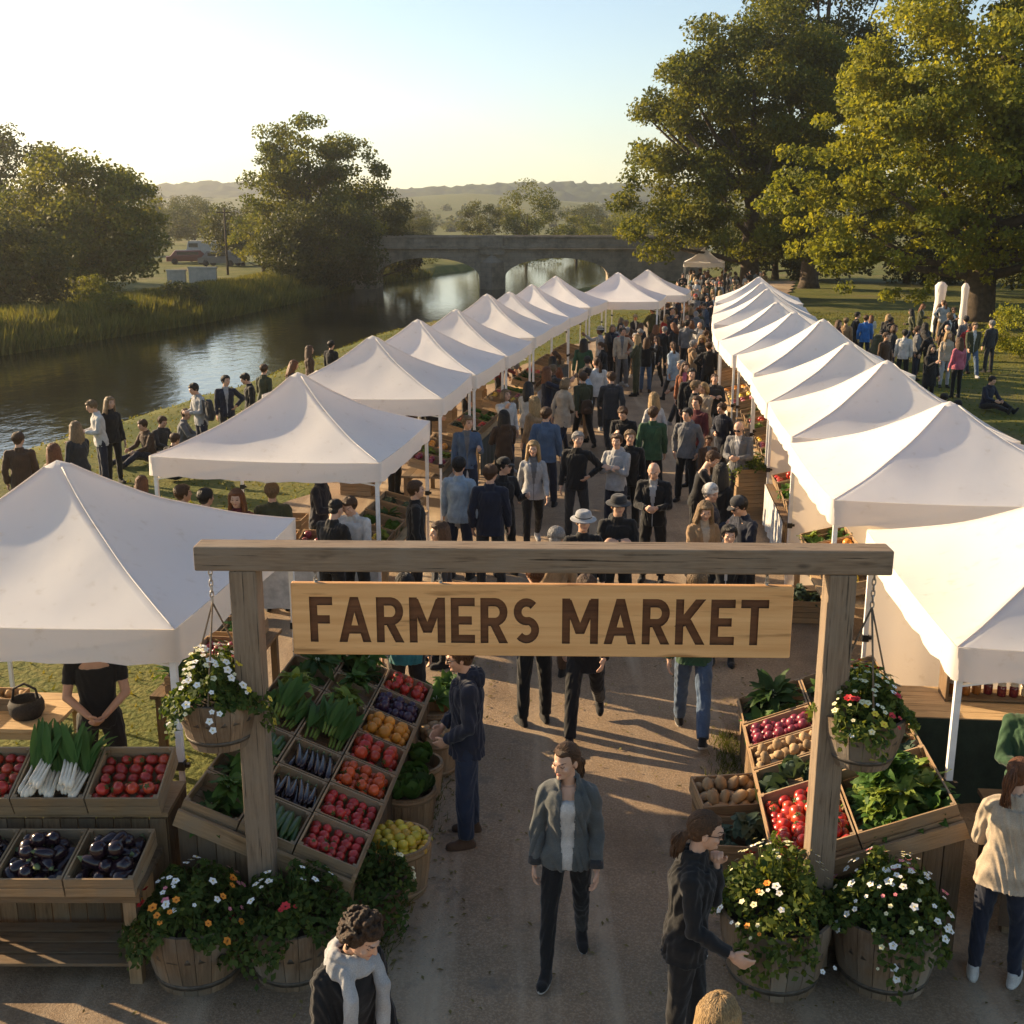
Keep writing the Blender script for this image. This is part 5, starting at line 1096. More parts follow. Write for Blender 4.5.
def hand_mb(mb, wr, d, side, curl, M=None, palm_in=None, fat=1.0):
    """palm, four fingers of unequal length with knuckle bends, and a thumb leaving the side of the palm"""
    d = d.normalized(); inn = V3(palm_in) if palm_in is not None else V3((-side, 0, 0)); inn = (inn - d * inn.dot(d)).normalized(); lat = d.cross(inn).normalized()
    fw = lat if lat.y < 0 else -lat                       # thumb side looks forward
    B = Matrix((fw, inn, d)).transposed()
    mb.ball(wr + d * .045, (.041, .017, .052), M, 0, 10, 7, 0, B); mb.ball(wr + d * .072, (.042, .015, .026), M, 0, 10, 7, 0, B)
    for k, L in enumerate((.068, .078, .072, .056)):
        b0 = wr + d * .078 + fw * (.030 - .020 * k); c1 = curl * (.75 + .12 * k); d1 = (d * math.cos(c1) + inn * math.sin(c1)); d2 = d * math.cos(c1 * 2.1) + inn * math.sin(c1 * 2.1); d3 = d * math.cos(c1 * 2.9) + inn * math.sin(c1 * 2.9)
        b1 = b0 + d1 * L * .45; b2 = b1 + d2 * L * .32; limb(mb, [b0, b1, b2, b2 + d3 * L * .24], [.0098 * fat, .0094 * fat, .0088 * fat, .0078 * fat], True, True, M)
    t0 = wr + d * .022 + fw * .030; t1 = t0 + (fw * .75 + d * .8 + inn * .25).normalized() * .036; limb(mb, [t0, t1, t1 + (d + inn * .45 + fw * .12).normalized() * .028], [.0125 * fat, .0108 * fat, .009 * fat], True, True, M)
def head_mb(mb, H, f):
    w = .074 if f else .078
    mb.ball((0, .012, .025), (w, .094, .092), H, 0, 16, 12); mb.ball((0, -.022, -.02), (w * .86, .07, .085), H, 0, 16, 12); mb.ball((0, -.045, -.068), (w * .58, .042, .042), H, 0, 12, 9)
    mb.ball((0, -.082, .028), (w * .62, .016, .012), H, 0, 10, 6)
    limb(mb, [V3((0, -.088, .02)), V3((0, -.105, -.018))], [.0085, .0135], True, True, H); mb.ball((0, -.093, -.022), (.017, .011, .009), H, 0, 8, 6)
    mb.ball((0, -.087, -.052), (.022, .011, .0085), H, 0, 8, 6); mb.ball((0, -.083, -.085), (.018, .013, .014), H, 0, 8, 6)
    for s in (-1, 1):
        mb.ball((s * .045, -.064, -.02), (.022, .02, .018), H, 0, 8, 6); mb.ball((s * (w + .003), .012, -.008), (.009, .02, .031), H, 0, 8, 6); mb.ball((s * .031, -.079, .012), (.0125, .011, .0085), H, 0, 8, 6)
def finish(mb, vox, sm, mats, wr=0.0, seed=0, fac=.5):
    me = mb.mesh('shape', mats); me = evalmesh(me, [('REMESH', dict(mode='VOXEL', voxel_size=vox)), ('SMOOTH', dict(iterations=sm, factor=fac))])
    n = len(me.vertices); co = np.empty(n * 3, np.float32); me.vertices.foreach_get('co', co); co = co.reshape(-1, 3)
    if wr:
        nr = np.empty(n * 3, np.float32); me.vertices.foreach_get('normal', nr); nr = nr.reshape(-1, 3); x, y, z = co.T * 1.0; s = seed
        wv = np.sin(31 * z + 9 * x + 14 * np.sin(11 * x + s) + 8 * np.sin(9 * y + s)) * .5 + np.sin(17 * z - 24 * x + 12 * np.sin(13 * y + 2 * s)) * .4 + .4 * np.sin(52 * z + 22 * np.sin(9 * x + s) + 10 * y)
        co = co + nr * (wv * wr)[:, None]; me.vertices.foreach_set('co', co.ravel().astype(np.float32))
    me.polygons.foreach_set('use_smooth', [True] * len(me.polygons)); me.update(); return me
def make_body(p, vox=.0115, hero=False):
    """every mesh of one posed figure: body, jacket, shirt, trousers, shoes"""
    K = skeleton(p); f = p.get('fem', 0); T = K['T']; D = {}; sub = Matrix.Translation((0, 0, -K['drop'])); seed = p.get('seed', 1)
    mb = MB(); ring_loft(mb, torso_rings(f, -.012, .84), T); limb(mb, [T @ V3((0, .008, 1.43)), K['head'] @ V3((0, .018, -.06))], [.056 - .006 * f, .052 - .006 * f]); ax = .9 if f else 1
    for s, n in ((1, 'L'), (-1, 'R')):
        hip, kn, an, ft, toe = K['leg' + n]; limb(mb, [hip + V3((0, 0, -.03)), kn, an], [.074, .05, .037])
        sh, el, wr, d = K['arm' + n]; limb(mb, [sh, el, wr], [.047 * ax, .037 * ax, .026 * ax]); limb(mb, [T @ V3((s * .06, .0, 1.41)), sh], [.045, .044 * ax]); hand_mb(mb, wr, d, s, p.get('curl' + n, .35), None, p.get('palm' + n), 1.05 if hero else 1.25)
    head_mb(mb, K['head'], f); me = finish(mb, vox if not hero else .0056, 2, [SKIN[0], eye_m, lip_m, brow_m], 0, 0, .5)
    Hi = K['head'].inverted(); c = np.empty(len(me.polygons) * 3, np.float32); me.polygons.foreach_get('center', c); c = c.reshape(-1, 3); q = c @ np.array(Hi.to_3x3()).T + np.array(Hi.translation); mi = np.zeros(len(q), np.int32)
    fr = q[:, 1] < -.05; mi[fr & ((np.abs(np.abs(q[:, 0]) - .031) / .0125) ** 2 + ((q[:, 2] - .010) / .0048) ** 2 < 1)] = 1
    mi[fr & (np.abs(np.abs(q[:, 0]) - .033) < .017) & (np.abs(q[:, 2] - .0345 + .18 * np.abs(np.abs(q[:, 0]) - .033)) < .0026)] = 3; mi[fr & ((q[:, 0] / .023) ** 2 + ((q[:, 2] + .0525) / .0075) ** 2 < 1)] = 2
    me.polygons.foreach_set('material_index', mi); me.transform(sub); D['body'] = me
    def sleeves(mb, g, long=True, t=1.0):
        for s, n in ((1, 'L'), (-1, 'R')):
            sh, el, wr, d = K['arm' + n]; limb(mb, [T @ V3((s * .06, .004, 1.40)), sh], [.05 + g, .049 * ax + g])
            if long: limb(mb, [sh, el, wr - (wr - el) * (1 - t) - d * .012], [.050 * ax + g, .041 * ax + g, .033 * ax + g * .8], True, False)
            else: limb(mb, [sh, sh + (el - sh) * .62], [.055 * ax + g, .05 * ax + g], True, False)
    g = p.get('bulk', .016); zb = p.get('hem', .83); mb = MB(); rings = torso_rings(f, g, .84)
    if zb < .84: rings = [((0, 0, zb), rings[0][1] + .012, rings[0][2] + .012)] + rings
    rings = rings[:-1]; ring_loft(mb, rings, T); sleeves(mb, g * .75, True, p.get('sleeve', 1.0)); ring_loft(mb, [((0, .004, 1.375), .10, .092), ((0, .006, 1.43), .086, .082), ((0, .004, 1.475), .074, .074), ((0, .004, 1.5), .069, .07)], T)
    if p.get('hood'): mb.ball((0, .095, 1.44), (.115, .062, .085), T); mb.ball((0, .05, 1.49), (.10, .075, .045), T)
    me = finish(mb, vox if not hero else .008, 4, [SKIN[0]] * 2, .0052 if not hero else .0075, seed)
    Ti = T.inverted(); c = np.empty(len(me.polygons) * 3, np.float32); me.polygons.foreach_get('center', c); c = c.reshape(-1, 3); q = c @ np.array(Ti.to_3x3()).T + np.array(Ti.translation)
    wdt = np.interp(q[:, 2], [.8, 1.1, 1.35, 1.5], p.get('open', [.0, .012, .045, .06])); strip = (q[:, 1] < -.03) & (np.abs(q[:, 0]) < wdt)
    if hero and p.get('cut'):
        bm = bmesh.new(); bm.from_mesh(me); bm.faces.ensure_lookup_table(); bmesh.ops.delete(bm, geom=[bm.faces[i] for i in np.nonzero(strip)[0]], context='FACES'); bm.to_mesh(me); bm.free()
        me = evalmesh(me, [('SOLIDIFY', dict(thickness=.008, offset=1))])
    else: me.polygons.foreach_set('material_index', strip.astype(np.int32))
    me.transform(sub); D['jacket'] = me
    mb = MB(); rings = torso_rings(f, .013 if hero and p.get('cut') else .006, .84)[:-2]
    if p.get('tee', True):
        ring_loft(mb, rings, T)
        if not p.get('cut'): sleeves(mb, .006, False)
        me = finish(mb, vox, 3, [SKIN[0]] * 2, .003, seed + 3); me.transform(sub); D['shirt'] = me
    mb = MB(); g = p.get('leg_g', .012); hc = V3((0, 0, .93)); ring_loft(mb, [((0, 0, .83), .155, .108), ((0, 0, .9), .168 + .01 * f, .118), ((0, 0, .97), .16, .112), ((0, 0, 1.02), .15 - .012 * f, .105)], None if not p.get('sit') else T)
    for n in 'LR':
        hip, kn, an, ft, toe = K['leg' + n]; limb(mb, [hip + V3((0, 0, -.01)), kn, an + (kn - an) * .02], [.082 + g, .056 + g * (.7 if f else 1.25), .042 + g * (.6 if f else 1.5)], True, False)
    me = finish(mb, vox if not hero else .009, 4, [SKIN[0]] * 2, .0042, seed + 5); me.transform(sub); D['trousers'] = me
    for n in 'LR':
        hip, kn, an, ft, toe = K['leg' + n]; A = sub @ Matrix.Translation(an) @ Matrix.Rotation(toe, 4, 'Z') @ Matrix.Rotation(ft, 4, 'X'); mb = MB()
        ring_loft(mb, [((0, .075 - .0, z), .0, 0) for z in ()] or [((0, -.045, -.085), .043, .13), ((0, -.045, -.066), .045, .132), ((0, -.035, -.045), .042, .118), ((0, -.005, -.015), .038, .072), ((0, .012, .03), .038, .048)], A); mb.ball((0, -.115, -.052), (.042, .06, .032), A, 0, 12, 8)
        me = finish(mb, .0085, 3, [SKIN[0]] * 2); Ai = A.inverted(); c = np.empty(len(me.polygons) * 3, np.float32); me.polygons.foreach_get('center', c); c = c.reshape(-1, 3); q = c @ np.array(Ai.to_3x3()).T + np.array(Ai.translation)
        me.polygons.foreach_set('material_index', (q[:, 2] < -.064).astype(np.int32)); D['shoe' + n] = me
    D['head'] = sub @ K['head']; D['T'] = sub @ T; D['K'] = K; return D
def hair_mesh(style, seed=0):
    rs = random.Random(seed); mb = MB(); I = None
    if style == 'bald': ring_loft(mb, [((0, .028, -.05), .07, .07), ((0, .02, -.015), .0805, .088), ((0, .03, .02), .078, .08)]); mb.ball((0, .05, -.02), (.07, .062, .05))
    elif style in ('ponytail', 'lowtail', 'bun'):
        mb.ball((0, .024, .032), (.0815, .09, .087), None, 0, 16, 12); mb.ball((0, -.022, .084), (.056, .05, .03), None, 0, 12, 8); mb.ball((0, .05, -.015), (.07, .06, .065))
    else:
        mb.ball((0, .026, .034), (.0865, .096, .094), None, 0, 16, 12); mb.ball((0, -.03, .082), (.066, .06, .035), None, 0, 12, 8); mb.ball((0, .05, -.015), (.074, .066, .07))
        for s in (-1, 1): mb.ball((s * .072, .005, .02), (.018, .04, .052))
    if style == 'crop': mb.ball((0, -.06, .085), (.05, .035, .026)); mb.ball((.02, -.02, .105), (.05, .06, .024))
    if style in ('long', 'wavy'):
        for k in range(13 if 1 else 0):
            a = R(-118 + 236 * k / 12); x, y = math.sin(a), math.cos(a); w_ = .012 if style == 'long' else .03; L = .2 + .06 * math.cos(a) + rs.uniform(-.03, .03)
            limb(mb, [V3((x * .076, .018 + y * .08, .05)), V3((x * .09, .024 + y * .09, -.06)), V3((x * (.098 + rs.uniform(0, w_)), .03 + y * .085, -.06 - L * .6)), V3((x * .09, .035 + y * .075, -.07 - L))], [.028, .028, .026, .012])
    if style == 'bob':
        for k in range(11):
            a = R(-112 + 224 * k / 10); x, y = math.sin(a), math.cos(a); limb(mb, [V3((x * .078, .018 + y * .08, .05)), V3((x * .092, .02 + y * .088, -.05)), V3((x * .084, .02 + y * .08, -.11))], [.028, .03, .016])
    if style == 'ponytail':
        mb.ball((0, .118, .045), .028); limb(mb, [V3((0, .12, .045)), V3((0, .155, 0)), V3((.008, .15, -.08)), V3((.012, .125, -.19)), V3((.012, .12, -.24))], [.02, .024, .022, .016, .006])
    if style == 'lowtail':
        mb.ball((0, .105, -.045), .03); limb(mb, [V3((0, .105, -.045)), V3((0, .135, -.085)), V3((.0, .125, -.15)), V3((.0, .12, -.19))], [.03, .04, .034, .01])
    if style == 'bun': mb.ball((0, .105, .06), (.045, .04, .045))
    if style == 'curly':
        for k in range(330):
            th = rs.random() * 6.283; ph = math.acos(rs.uniform(-.55, 1)); d = V3((math.sin(ph) * math.cos(th), math.sin(ph) * math.sin(th), math.cos(ph)))
            if d.y < -.25 and d.z < .45: continue
            mb.ball(V3((0, .022, .03)) + V3((d.x * .105, d.y * .108, d.z * .108)) * rs.uniform(.88, 1.14), rs.uniform(.009, .017), None, 0, 7, 5)
    me = finish(mb,   .0085 if style != 'curly' else .0055, 2 if style != 'curly' else 1, [HAIR['brown']], .0016, seed + 1)
    if style in ('curly', 'bald'): return me
    # locks combed over the shell
    mb = MB(); pulled = style in ('ponytail', 'lowtail', 'bun'); C = V3((0, .018, .03)); E = V3((.0885, .104, .1)) if not pulled else V3((.083, .1, .093))
    def on(th, a, g=0): return C + V3((math.sin(th) * math.sin(a) * (E.x + g), math.sin(th) * math.cos(a) * (E.y + g), math.cos(th) * (E.z + g)))
    def end(a): q = abs(math.degrees(a)); return R(np.interp(q, [0, 60, 95, 125, 150, 180], [118, 112, 98, 74, 56, 50]))
    tip = V3((0, .118, .045)) if style != 'lowtail' else V3((0, .105, -.04))
    for k in range(340):
        a = rs.uniform(-math.pi, math.pi); w_ = rs.uniform(.003, .006)
        if pulled:
            s0 = on(end(a) - R(rs.uniform(10, 62)) * (1 if abs(a) > 1 else .6), a, .001); d0 = V3([(s0 - C)[i] / E[i] for i in range(3)]).normalized(); d1 = V3([(tip - C)[i] / E[i] for i in range(3)]).normalized(); pts = []
            for t in np.linspace(0, 1, 7): d = d0.slerp(d1, t) if d0.angle(d1) < 3 else d0; pts.append(C + V3([d[i] * (E[i] + .002 + .004 * math.sin(t * 3.1) * rs.random()) for i in range(3)]))
        else:
            pa = .016 if rs.random() < .5 else -.01; a0 = a + rs.uniform(-.25, .25); t0 = R(rs.uniform(2, 55)); te = end(a) + R(rs.uniform(-10, 10)); lf = rs.uniform(0, .012) if style in ('short', 'crop') else rs.uniform(0, .005); sw = rs.uniform(-.3, .3); pts = [on(t0 + (te - t0) * t, a0 + (a - a0) * t + sw * t * t + .1 * math.sin(t * 3 + k), .001 + lf * t * (1.6 - t)) for t in np.linspace(0, 1, 7)]
        mb.tube(pts, [w_ * q for q in (.5, .9, 1, 1, .95, .8, .35)], 5)
    if style in ('long', 'wavy', 'bob'):
        for k in range(190):
            a = R(rs.uniform(-122, 122)); x, y = math.sin(a), math.cos(a); L = (.08 if style == 'bob' else .22 + .05 * math.cos(a)) * rs.uniform(.75, 1.08); wv = .016 if style == 'wavy' else .006; g = rs.uniform(.0, .02); ph = rs.random() * 6
            mb.tube([V3((x * (.088 + g * (t > .3)) + wv * math.sin(t * 9 + ph) * t, .022 + y * (.098 + g * .6) + wv * math.cos(t * 8 + ph) * t * .6, .05 - (L + .11) * t)) for t in np.linspace(0, 1, 9)], [.004, .006, .0065, .0065, .0065, .006, .0055, .004, .0015], 5)
    if style in ('ponytail', 'lowtail'):
        for k in range(90):
            q = rs.random() * 6.28; g = rs.uniform(.004, .042); ph = rs.random() * 6; L = .27 if style == 'ponytail' else .17
            mb.tube([tip + V3((math.cos(q) * g * math.sin(min(1, t * 1.6 + .15) * 2.4) + .016 * math.sin(t * 8 + ph) * t, .02 + .035 * math.sin(min(1, t * 2) * 1.6) + math.sin(q) * g * math.sin(min(1, t * 1.6 + .15) * 2.4) - .02 * t, -L * t)) for t in np.linspace(0, 1, 8)], [.004, .006, .0065, .0065, .006, .005, .004, .0015], 5)
    bm = bmesh.new(); bm.from_mesh(me); bm.from_mesh(mb.mesh('locks', HAIR['brown'])); bm.to_mesh(me); bm.free(); me.polygons.foreach_set('use_smooth', [True] * len(me.polygons)); return me
HM = {s: hair_mesh(s, i) for i, s in enumerate(['short', 'crop', 'long', 'wavy', 'bob', 'ponytail', 'lowtail', 'bun', 'curly', 'bald'])}
def hat_mesh(style):
    mb = MB()
    if style == 'cap': mb.lathe([(.094, .03), (.098, .06), (.088, .105), (.05, .132), (.001, .138)], 18, 0, Matrix.Translation((0, .008, 0))); mb.add([(x * .07, -.085 - .075 * math.sqrt(max(0, 1 - x * x)) * k, .042 - .012 * k) for k in (0, .5, 1) for x in np.linspace(-1, 1, 9)], [(j * 9 + i, j * 9 + i + 1, j * 9 + i + 10, j * 9 + i + 9) for j in range(2) for i in range(8)], 0, None, True)
    if style == 'brim': mb.lathe([(.165, .022), (.16, .030), (.12, .034), (.1, .04), (.098, .09), (.085, .125), (.05, .135), (.001, .125)], 22, 0, Matrix.Translation((0, .006, .01)) @ Matrix.Rotation(R(6), 4, 'X')); mb.lathe([(.1015, .045), (.1005, .07)], 22, 1, Matrix.Translation((0, .006, .01)) @ Matrix.Rotation(R(6), 4, 'X'), True, False)
    if style == 'beanie': mb.lathe([(.094, .01), (.1, .02), (.099, .05), (.094, .055), (.09, .095), (.055, .135), (.001, .145)], 18, 0, Matrix.Translation((0, .012, 0)))
    return evalmesh(mb.mesh('hat', [SKIN[0]] * 2), [('SOLIDIFY', dict(thickness=.005, offset=0)), ('SUBSURF', dict(levels=1))])
HATM = {s: hat_mesh(s) for s in ('cap', 'brim', 'beanie')}
def glasses_mesh():
    mb = MB()
    for s in (-1, 1):
        A = Matrix.Translation((s * .033, -.099, .012)); mb.tube([A @ V3((math.cos(a) * .026, 0, math.sin(a) * .019)) for a in np.linspace(0, 6.283, 15)], .003, 5, 0, None, False); mb.add([A @ V3((math.cos(a) * .025, 0, math.sin(a) * .018)) for a in np.linspace(0, 5.9, 14)], [tuple(range(14))], 1); mb.tube([(s * .059, -.097, .016), (s * .075, -.04, .015), (s * .081, .02, .01)], .0028, 5)
    mb.tube([(-.008, -.1, .015), (0, -.103, .018), (.008, -.1, .015)], .003, 5); return mb.mesh('glasses', [black_metal, glass_d])
GLM = glasses_mesh()
def setm(o, *ms):
    for i, m in enumerate(ms):
        if i < len(o.material_slots): o.material_slots[i].link = 'OBJECT'; o.material_slots[i].material = m
    return o
CL = {'black': (.010, .010, .011), 'navy': (.014, .018, .034), 'charcoal': (.032, .032, .034), 'grey': (.14, .14, .145), 'light grey': (.34, .34, .34), 'white': (.66, .65, .62), 'beige': (.42, .34, .25), 'tan': (.30, .19, .10), 'brown': (.075, .042, .024), 'olive': (.055, .058, .028), 'maroon': (.10, .018, .022), 'red': (.36, .022, .025), 'denim blue': (.07, .11, .18), 'dark blue': (.018, .028, .055), 'teal': (.03, .17, .18), 'pink': (.46, .12, .17), 'pale blue': (.30, .38, .46), 'green': (.03, .075, .035), 'rust': (.22, .07, .025), 'mustard': (.34, .22, .04)}
for k, c in CL.items(): cloth(k, c)
soles = m_plain('rubber_sole', (.35, .34, .32), .7, .1, 20, 0)
def person(D, x, y, rz, label, top='black', bottom='navy', shoes='black', hair=('short', 'brown'), skin=0, inner=None, sc=1.0, hat=None, kind='jacket', glasses=False, group=None, z=None, sole=None, fewer=False):
    r = empty('person', (x, y, gz(x, y) if z is None else z), rz, label, 'person', group); r.scale = (sc, sc, sc)
    setm(link('body', D['body'], r), SKIN[skin])
    setm(link('jacket' if kind == 'jacket' else 'shirt', D[kind], r), MT[top], MT[inner or top]); setm(link('trousers', D['trousers'], r), MT[bottom], MT[bottom])
    if not fewer:
        for n in 'LR': setm(link('shoe', D['shoe' + n], r), MT[shoes], sole or MT[shoes])
    if hair: setm(link('hair', HM[hair[0]], r, D['head']), HAIR[hair[1]])
    if hat: setm(link('hat', HATM[hat[0]], r, D['head']), MT[hat[1]], MT['black'])
    if glasses: link('glasses', GLM, r, D['head'])
    return r
# poses; angles in degrees, arms are (forward, out, elbow, inward)
PO = dict(
 stand=dict(armL=(3, 9, 12, 0), armR=(-2, 9, 16, 5), abL=4, abR=4, seed=1),
 stand_f=dict(fem=1, armL=(4, 9, 18, 0), armR=(0, 8, 14, 0), abL=2, abR=4, kneeR=8, hipR=6, head=(12, 4, 3), seed=2),
 pockets=dict(armL=(-14, 17, 48, 30), armR=(-14, 17, 48, 30), abL=5, abR=5, head=(-18, 5, 0), seed=3, hood=1),
 folded=dict(armL=(24, 6, 84, 74), armR=(20, 8, 88, 70), abL=5, abR=5, head=(10, 0, 0), seed=4, hood=1),
 walk=dict(hipL=22, kneeL=6, hipR=-16, kneeR=22, footR=22, footL=-6, armL=(-20, 8, 12, 0), armR=(24, 8, 22, 0), lean=4, seed=5),
 walk_f=dict(fem=1, hipR=20, kneeR=5, hipL=-15, kneeL=24, footL=24, footR=-4, armR=(-18, 9, 14, 0), armL=(20, 9, 24, 5), lean=3, head=(-10, 3, 0), seed=6, bulk=.014),
 hold=dict(armL=(18, 8, 78, 38), armR=(18, 8, 74, 42), lean=5, head=(0, 18, 0), abL=4, abR=4, seed=7),
 hold_f=dict(fem=1, armL=(16, 9, 84, 40), armR=(22, 6, 70, 30), lean=4, head=(-8, 16, 0), abL=3, abR=3, seed=8, hem=.74, bulk=.02),
 reach=dict(armL=(14, 10, 40, 30), armR=(52, 10, 24, 10), lean=14, head=(-14, 18, 0), abL=6, abR=4, hipL=4, seed=9),
 talk=dict(armL=(20, 12, 92, 10), armR=(2, 9, 16, 0), head=(38, 2, 0), abL=5, abR=3, twist=10, seed=10),
 coat_f=dict(fem=1, armL=(6, 8, 20, 5), armR=(30, 10, 95, 40), head=(-20, 6, 0), hem=.60, bulk=.026, seed=11),
 back=dict(armL=(-12, 13, 30, 20), armR=(6, 9, 14, 0), abL=4, abR=6, head=(-25, 2, 0), seed=12, bulk=.022, hem=.80),
 phone=dict(armR=(16, 6, 104, 28), armL=(2, 9, 14, 0), head=(-6, 28, 0), abL=4, abR=5, hipR=6, kneeR=9, seed=14, hem=.80),
 phone_f=dict(fem=1, armL=(16, 5, 100, 30), armR=(-6, 12, 26, 20), head=(8, 26, 4), abL=2, abR=5, kneeL=10, hipL=8, seed=15, bulk=.02, hem=.76),
 hip=dict(armL=(-16, 42, 78, 62), armR=(5, 8, 14, 0), twist=-8, head=(30, 0, 5), abL=7, abR=3, kneeR=6, hipR=5, seed=16),
 stoop=dict(armL=(46, 8, 30, 20), armR=(62, 12, 20, 10), lean=28, head=(-10, 10, 0), hipL=8, kneeL=14, abL=6, abR=6, seed=17, hood=1),
 stride=dict(hipR=27, kneeR=8, footR=-8, hipL=-20, kneeL=30, footL=30, armR=(-26, 8, 24, 0), armL=(28, 8, 34, 10), lean=6, head=(20, 2, 0), seed=18, hem=.76, bulk=.022),
 stride_f=dict(fem=1, hipL=24, kneeL=6, footL=-6, hipR=-18, kneeR=28, footR=28, armL=(-18, 10, 20, 0), armR=(14, 12, 78, 40), lean=5, head=(-24, 6, 0), seed=19, hem=.66, bulk=.024),
 wave=dict(armR=(70, 16, 58, 10), armL=(0, 9, 16, 0), head=(14, -6, 0), abL=5, abR=4, seed=20),
 sit=dict(sit=1, hipL=108, kneeL=45, hipR=97, kneeR=18, footL=-55, footR=-72, lean=8, armL=(40, 8, 40, 30), armR=(36, 10, 50, 20), head=(0, 10, 0), seed=13, abL=8, abR=6))
PB = {k: make_body(v) for k, v in PO.items()}
def face(px_dx):  # heading so that the figure looks along a compass angle: 0 = to the camera, 90 = photo right, 180 = away
    return R(px_dx)
def at(px, py, z=1.6): return P(px, py, z)
def mid(px, py, pose, look, label, hz_=1.60, **k):
    """a visitor found by the pixel of the head; sc follows the stated eye height"""
    sc = k.pop('sc', 1.0); p = P(px, py, 1.60 * sc + ROADZ); return person(PB[pose], p.x, p.y, face(look), label, sc=sc, **k)
# ---- the people one can tell apart around and beyond the sign
G = 'visitors on the market road'
mid(533, 447, 'walk_f', 5, 'blonde woman in a light grey hooded jacket and black trousers walking towards the sign', top='light grey', inner='grey', bottom='black', hair=('long', 'blonde'), sc=1.02, group=G, shoes='light grey')
mid(577, 441, 'hip', -6, 'grey haired man in a black sweater and grey jeans with a hand on his hip', top='black', bottom='charcoal', hair=('short', 'grey'), sc=1.02, group=G)
mid(459, 468, 'stand', 165, 'dark haired man in a pale blue shirt seen from behind beside the tent pole', top='pale blue', bottom='dark blue', hair=('crop', 'black'), group=G, sc=1.03)
mid(490, 476, 'back', 175, 'man with brown hair in a broad navy jacket seen from behind', top='navy', bottom='charcoal', hair=('short', 'brown'), group=G, sc=1.04)
mid(503, 468, 'talk', 20, 'person in a black cap and black jacket facing the man in navy', top='black', bottom='black', hair=('short', 'black'), hat=('cap', 'black'), glasses=True, group=G)
mid(441, 534, 'stand_f', -80, 'dark haired woman in profile looking left just above the crossbeam', top='charcoal', bottom='black', hair=('long', 'brown'), group=G, sc=1.0)
mid(583, 524, 'stand', 10, 'man in a brimmed grey hat and black sweater just above the crossbeam', top='black', bottom='black', hair=('short', 'brown'), hat=('brim', 'light grey'), group=G, sc=1.0)
mid(553, 541, 'hold', 160, 'grey haired person in tan whose head tops the crossbeam', top='tan', bottom='brown', hair=('short', 'grey'), group=G)
mid(618, 508, 'folded', 0, 'man in a dark wide brimmed hat with folded arms and black jacket', top='black', bottom='black', hair=('short', 'brown'), hat=('brim', 'charcoal'), group=G, sc=1.02)
mid(535, 404, 'stand_f', -150, 'blonde person in a long tan coat beside the man in denim', top='tan', bottom='brown', hair=('long', 'blonde'), group=G, sc=1.02)
mid(546, 416, 'back', 170, 'brown haired man in a denim blue jacket seen from behind', top='denim blue', bottom='navy', hair=('short', 'brown'), group=G, sc=1.04)
mid(563, 382, 'stride_f', 140, 'woman in a beige top and navy trousers by the left stalls', top='beige', bottom='navy', hair=('bob', 'fair'), group=G)
mid(584, 377, 'walk', 200, 'man in an olive jacket with a slung bag by the left stalls', top='olive', bottom='black', hair=('short', 'brown'), group=G)
mid(612, 376, 'stride', 184, 'man in a dark jacket with a backpack walking away up the road', top='charcoal', bottom='black', hair=('short', 'brown'), group=G, sc=1.06)
mid(624, 413, 'phone', -14, 'brown haired man in a dark sweater standing before the pair in black', top='black', bottom='charcoal', hair=('crop', 'brown'), group=G)
mid(655, 398, 'walk_f', -160, 'blonde woman in a white cardigan behind the man in a dark green jacket', top='white', bottom='tan', hair=('long', 'blonde'), group=G)
mid(653, 415, 'back', 178, 'man in a dark green jacket seen from behind in the middle of the road', top='green', bottom='black', hair=('short', 'brown'), group=G, sc=1.02)
mid(688, 416, 'pockets', -25, 'dark haired man in a grey sweater with hands in pockets by the right stalls', top='grey', bottom='black', hair=('crop', 'black'), group=G)
mid(697, 404, 'stand', -40, 'man in a maroon jacket standing behind the man in the grey sweater', top='maroon', bottom='black', hair=('short', 'brown'), group=G, sc=1.02)
mid(705, 388, 'phone_f', -50, 'fair haired woman in a pale beige top by the right stalls', top='beige', bottom='charcoal', hair=('bob', 'blonde'), group=G)
mid(685, 368, 'stand_f', -10, 'woman in a rust red waistcoat by the right stalls', top='rust', inner='pink', bottom='black', hair=('long', 'brown'), group=G)
mid(741, 428, 'hold', -30, 'grey haired stallholder with glasses in a grey patterned shirt behind the stacked crates', top='grey', inner='white', bottom='charcoal', hair=('bald', 'grey'), glasses=True, group=G)
mid(617, 443, 'folded', -30, 'brown haired man with folded arms in a light grey hooded jacket', top='light grey', bottom='navy', hair=('crop', 'brown'), group=G)
mid(630, 439, 'stand', 0, 'man in a black coat close behind the man with folded arms', top='black', bottom='black', hair=('short', 'fair'), group=G)
mid(655, 470, 'hold', -15, 'bald man in an open black jacket over a pale shirt and black trousers', top='black', inner='light grey', bottom='black', hair=('bald', 'grey'), group=G, sc=1.03)
mid(698, 457, 'reach', 75, 'dark haired man in a black T-shirt reaching towards the crates', top='black', bottom='black', hair=('crop', 'brown'), group=G, kind='shirt')
mid(721, 474, 'stand_f', 140, 'woman with long dark hair in black beside the stacked crates', top='black', bottom='black', hair=('long', 'black'), group=G)
mid(703, 510, 'hold_f', 10, 'woman with long fair hair in a tan coat holding a cup', top='tan', inner='beige', bottom='brown', hair=('wavy', 'fair'), group=G)
mid(709, 495, 'coat_f', 60, 'older person in a white beanie behind the woman in the tan coat', top='navy', bottom='black', hair=('short', 'grey'), hat=('beanie', 'white'), group=G)
mid(747, 506, 'hold', -65, 'man in a dark cap and navy jacket looking left by the right stalls', top='navy', bottom='black', hair=('short', 'black'), hat=('cap', 'charcoal'), glasses=True, group=G, sc=1.02)
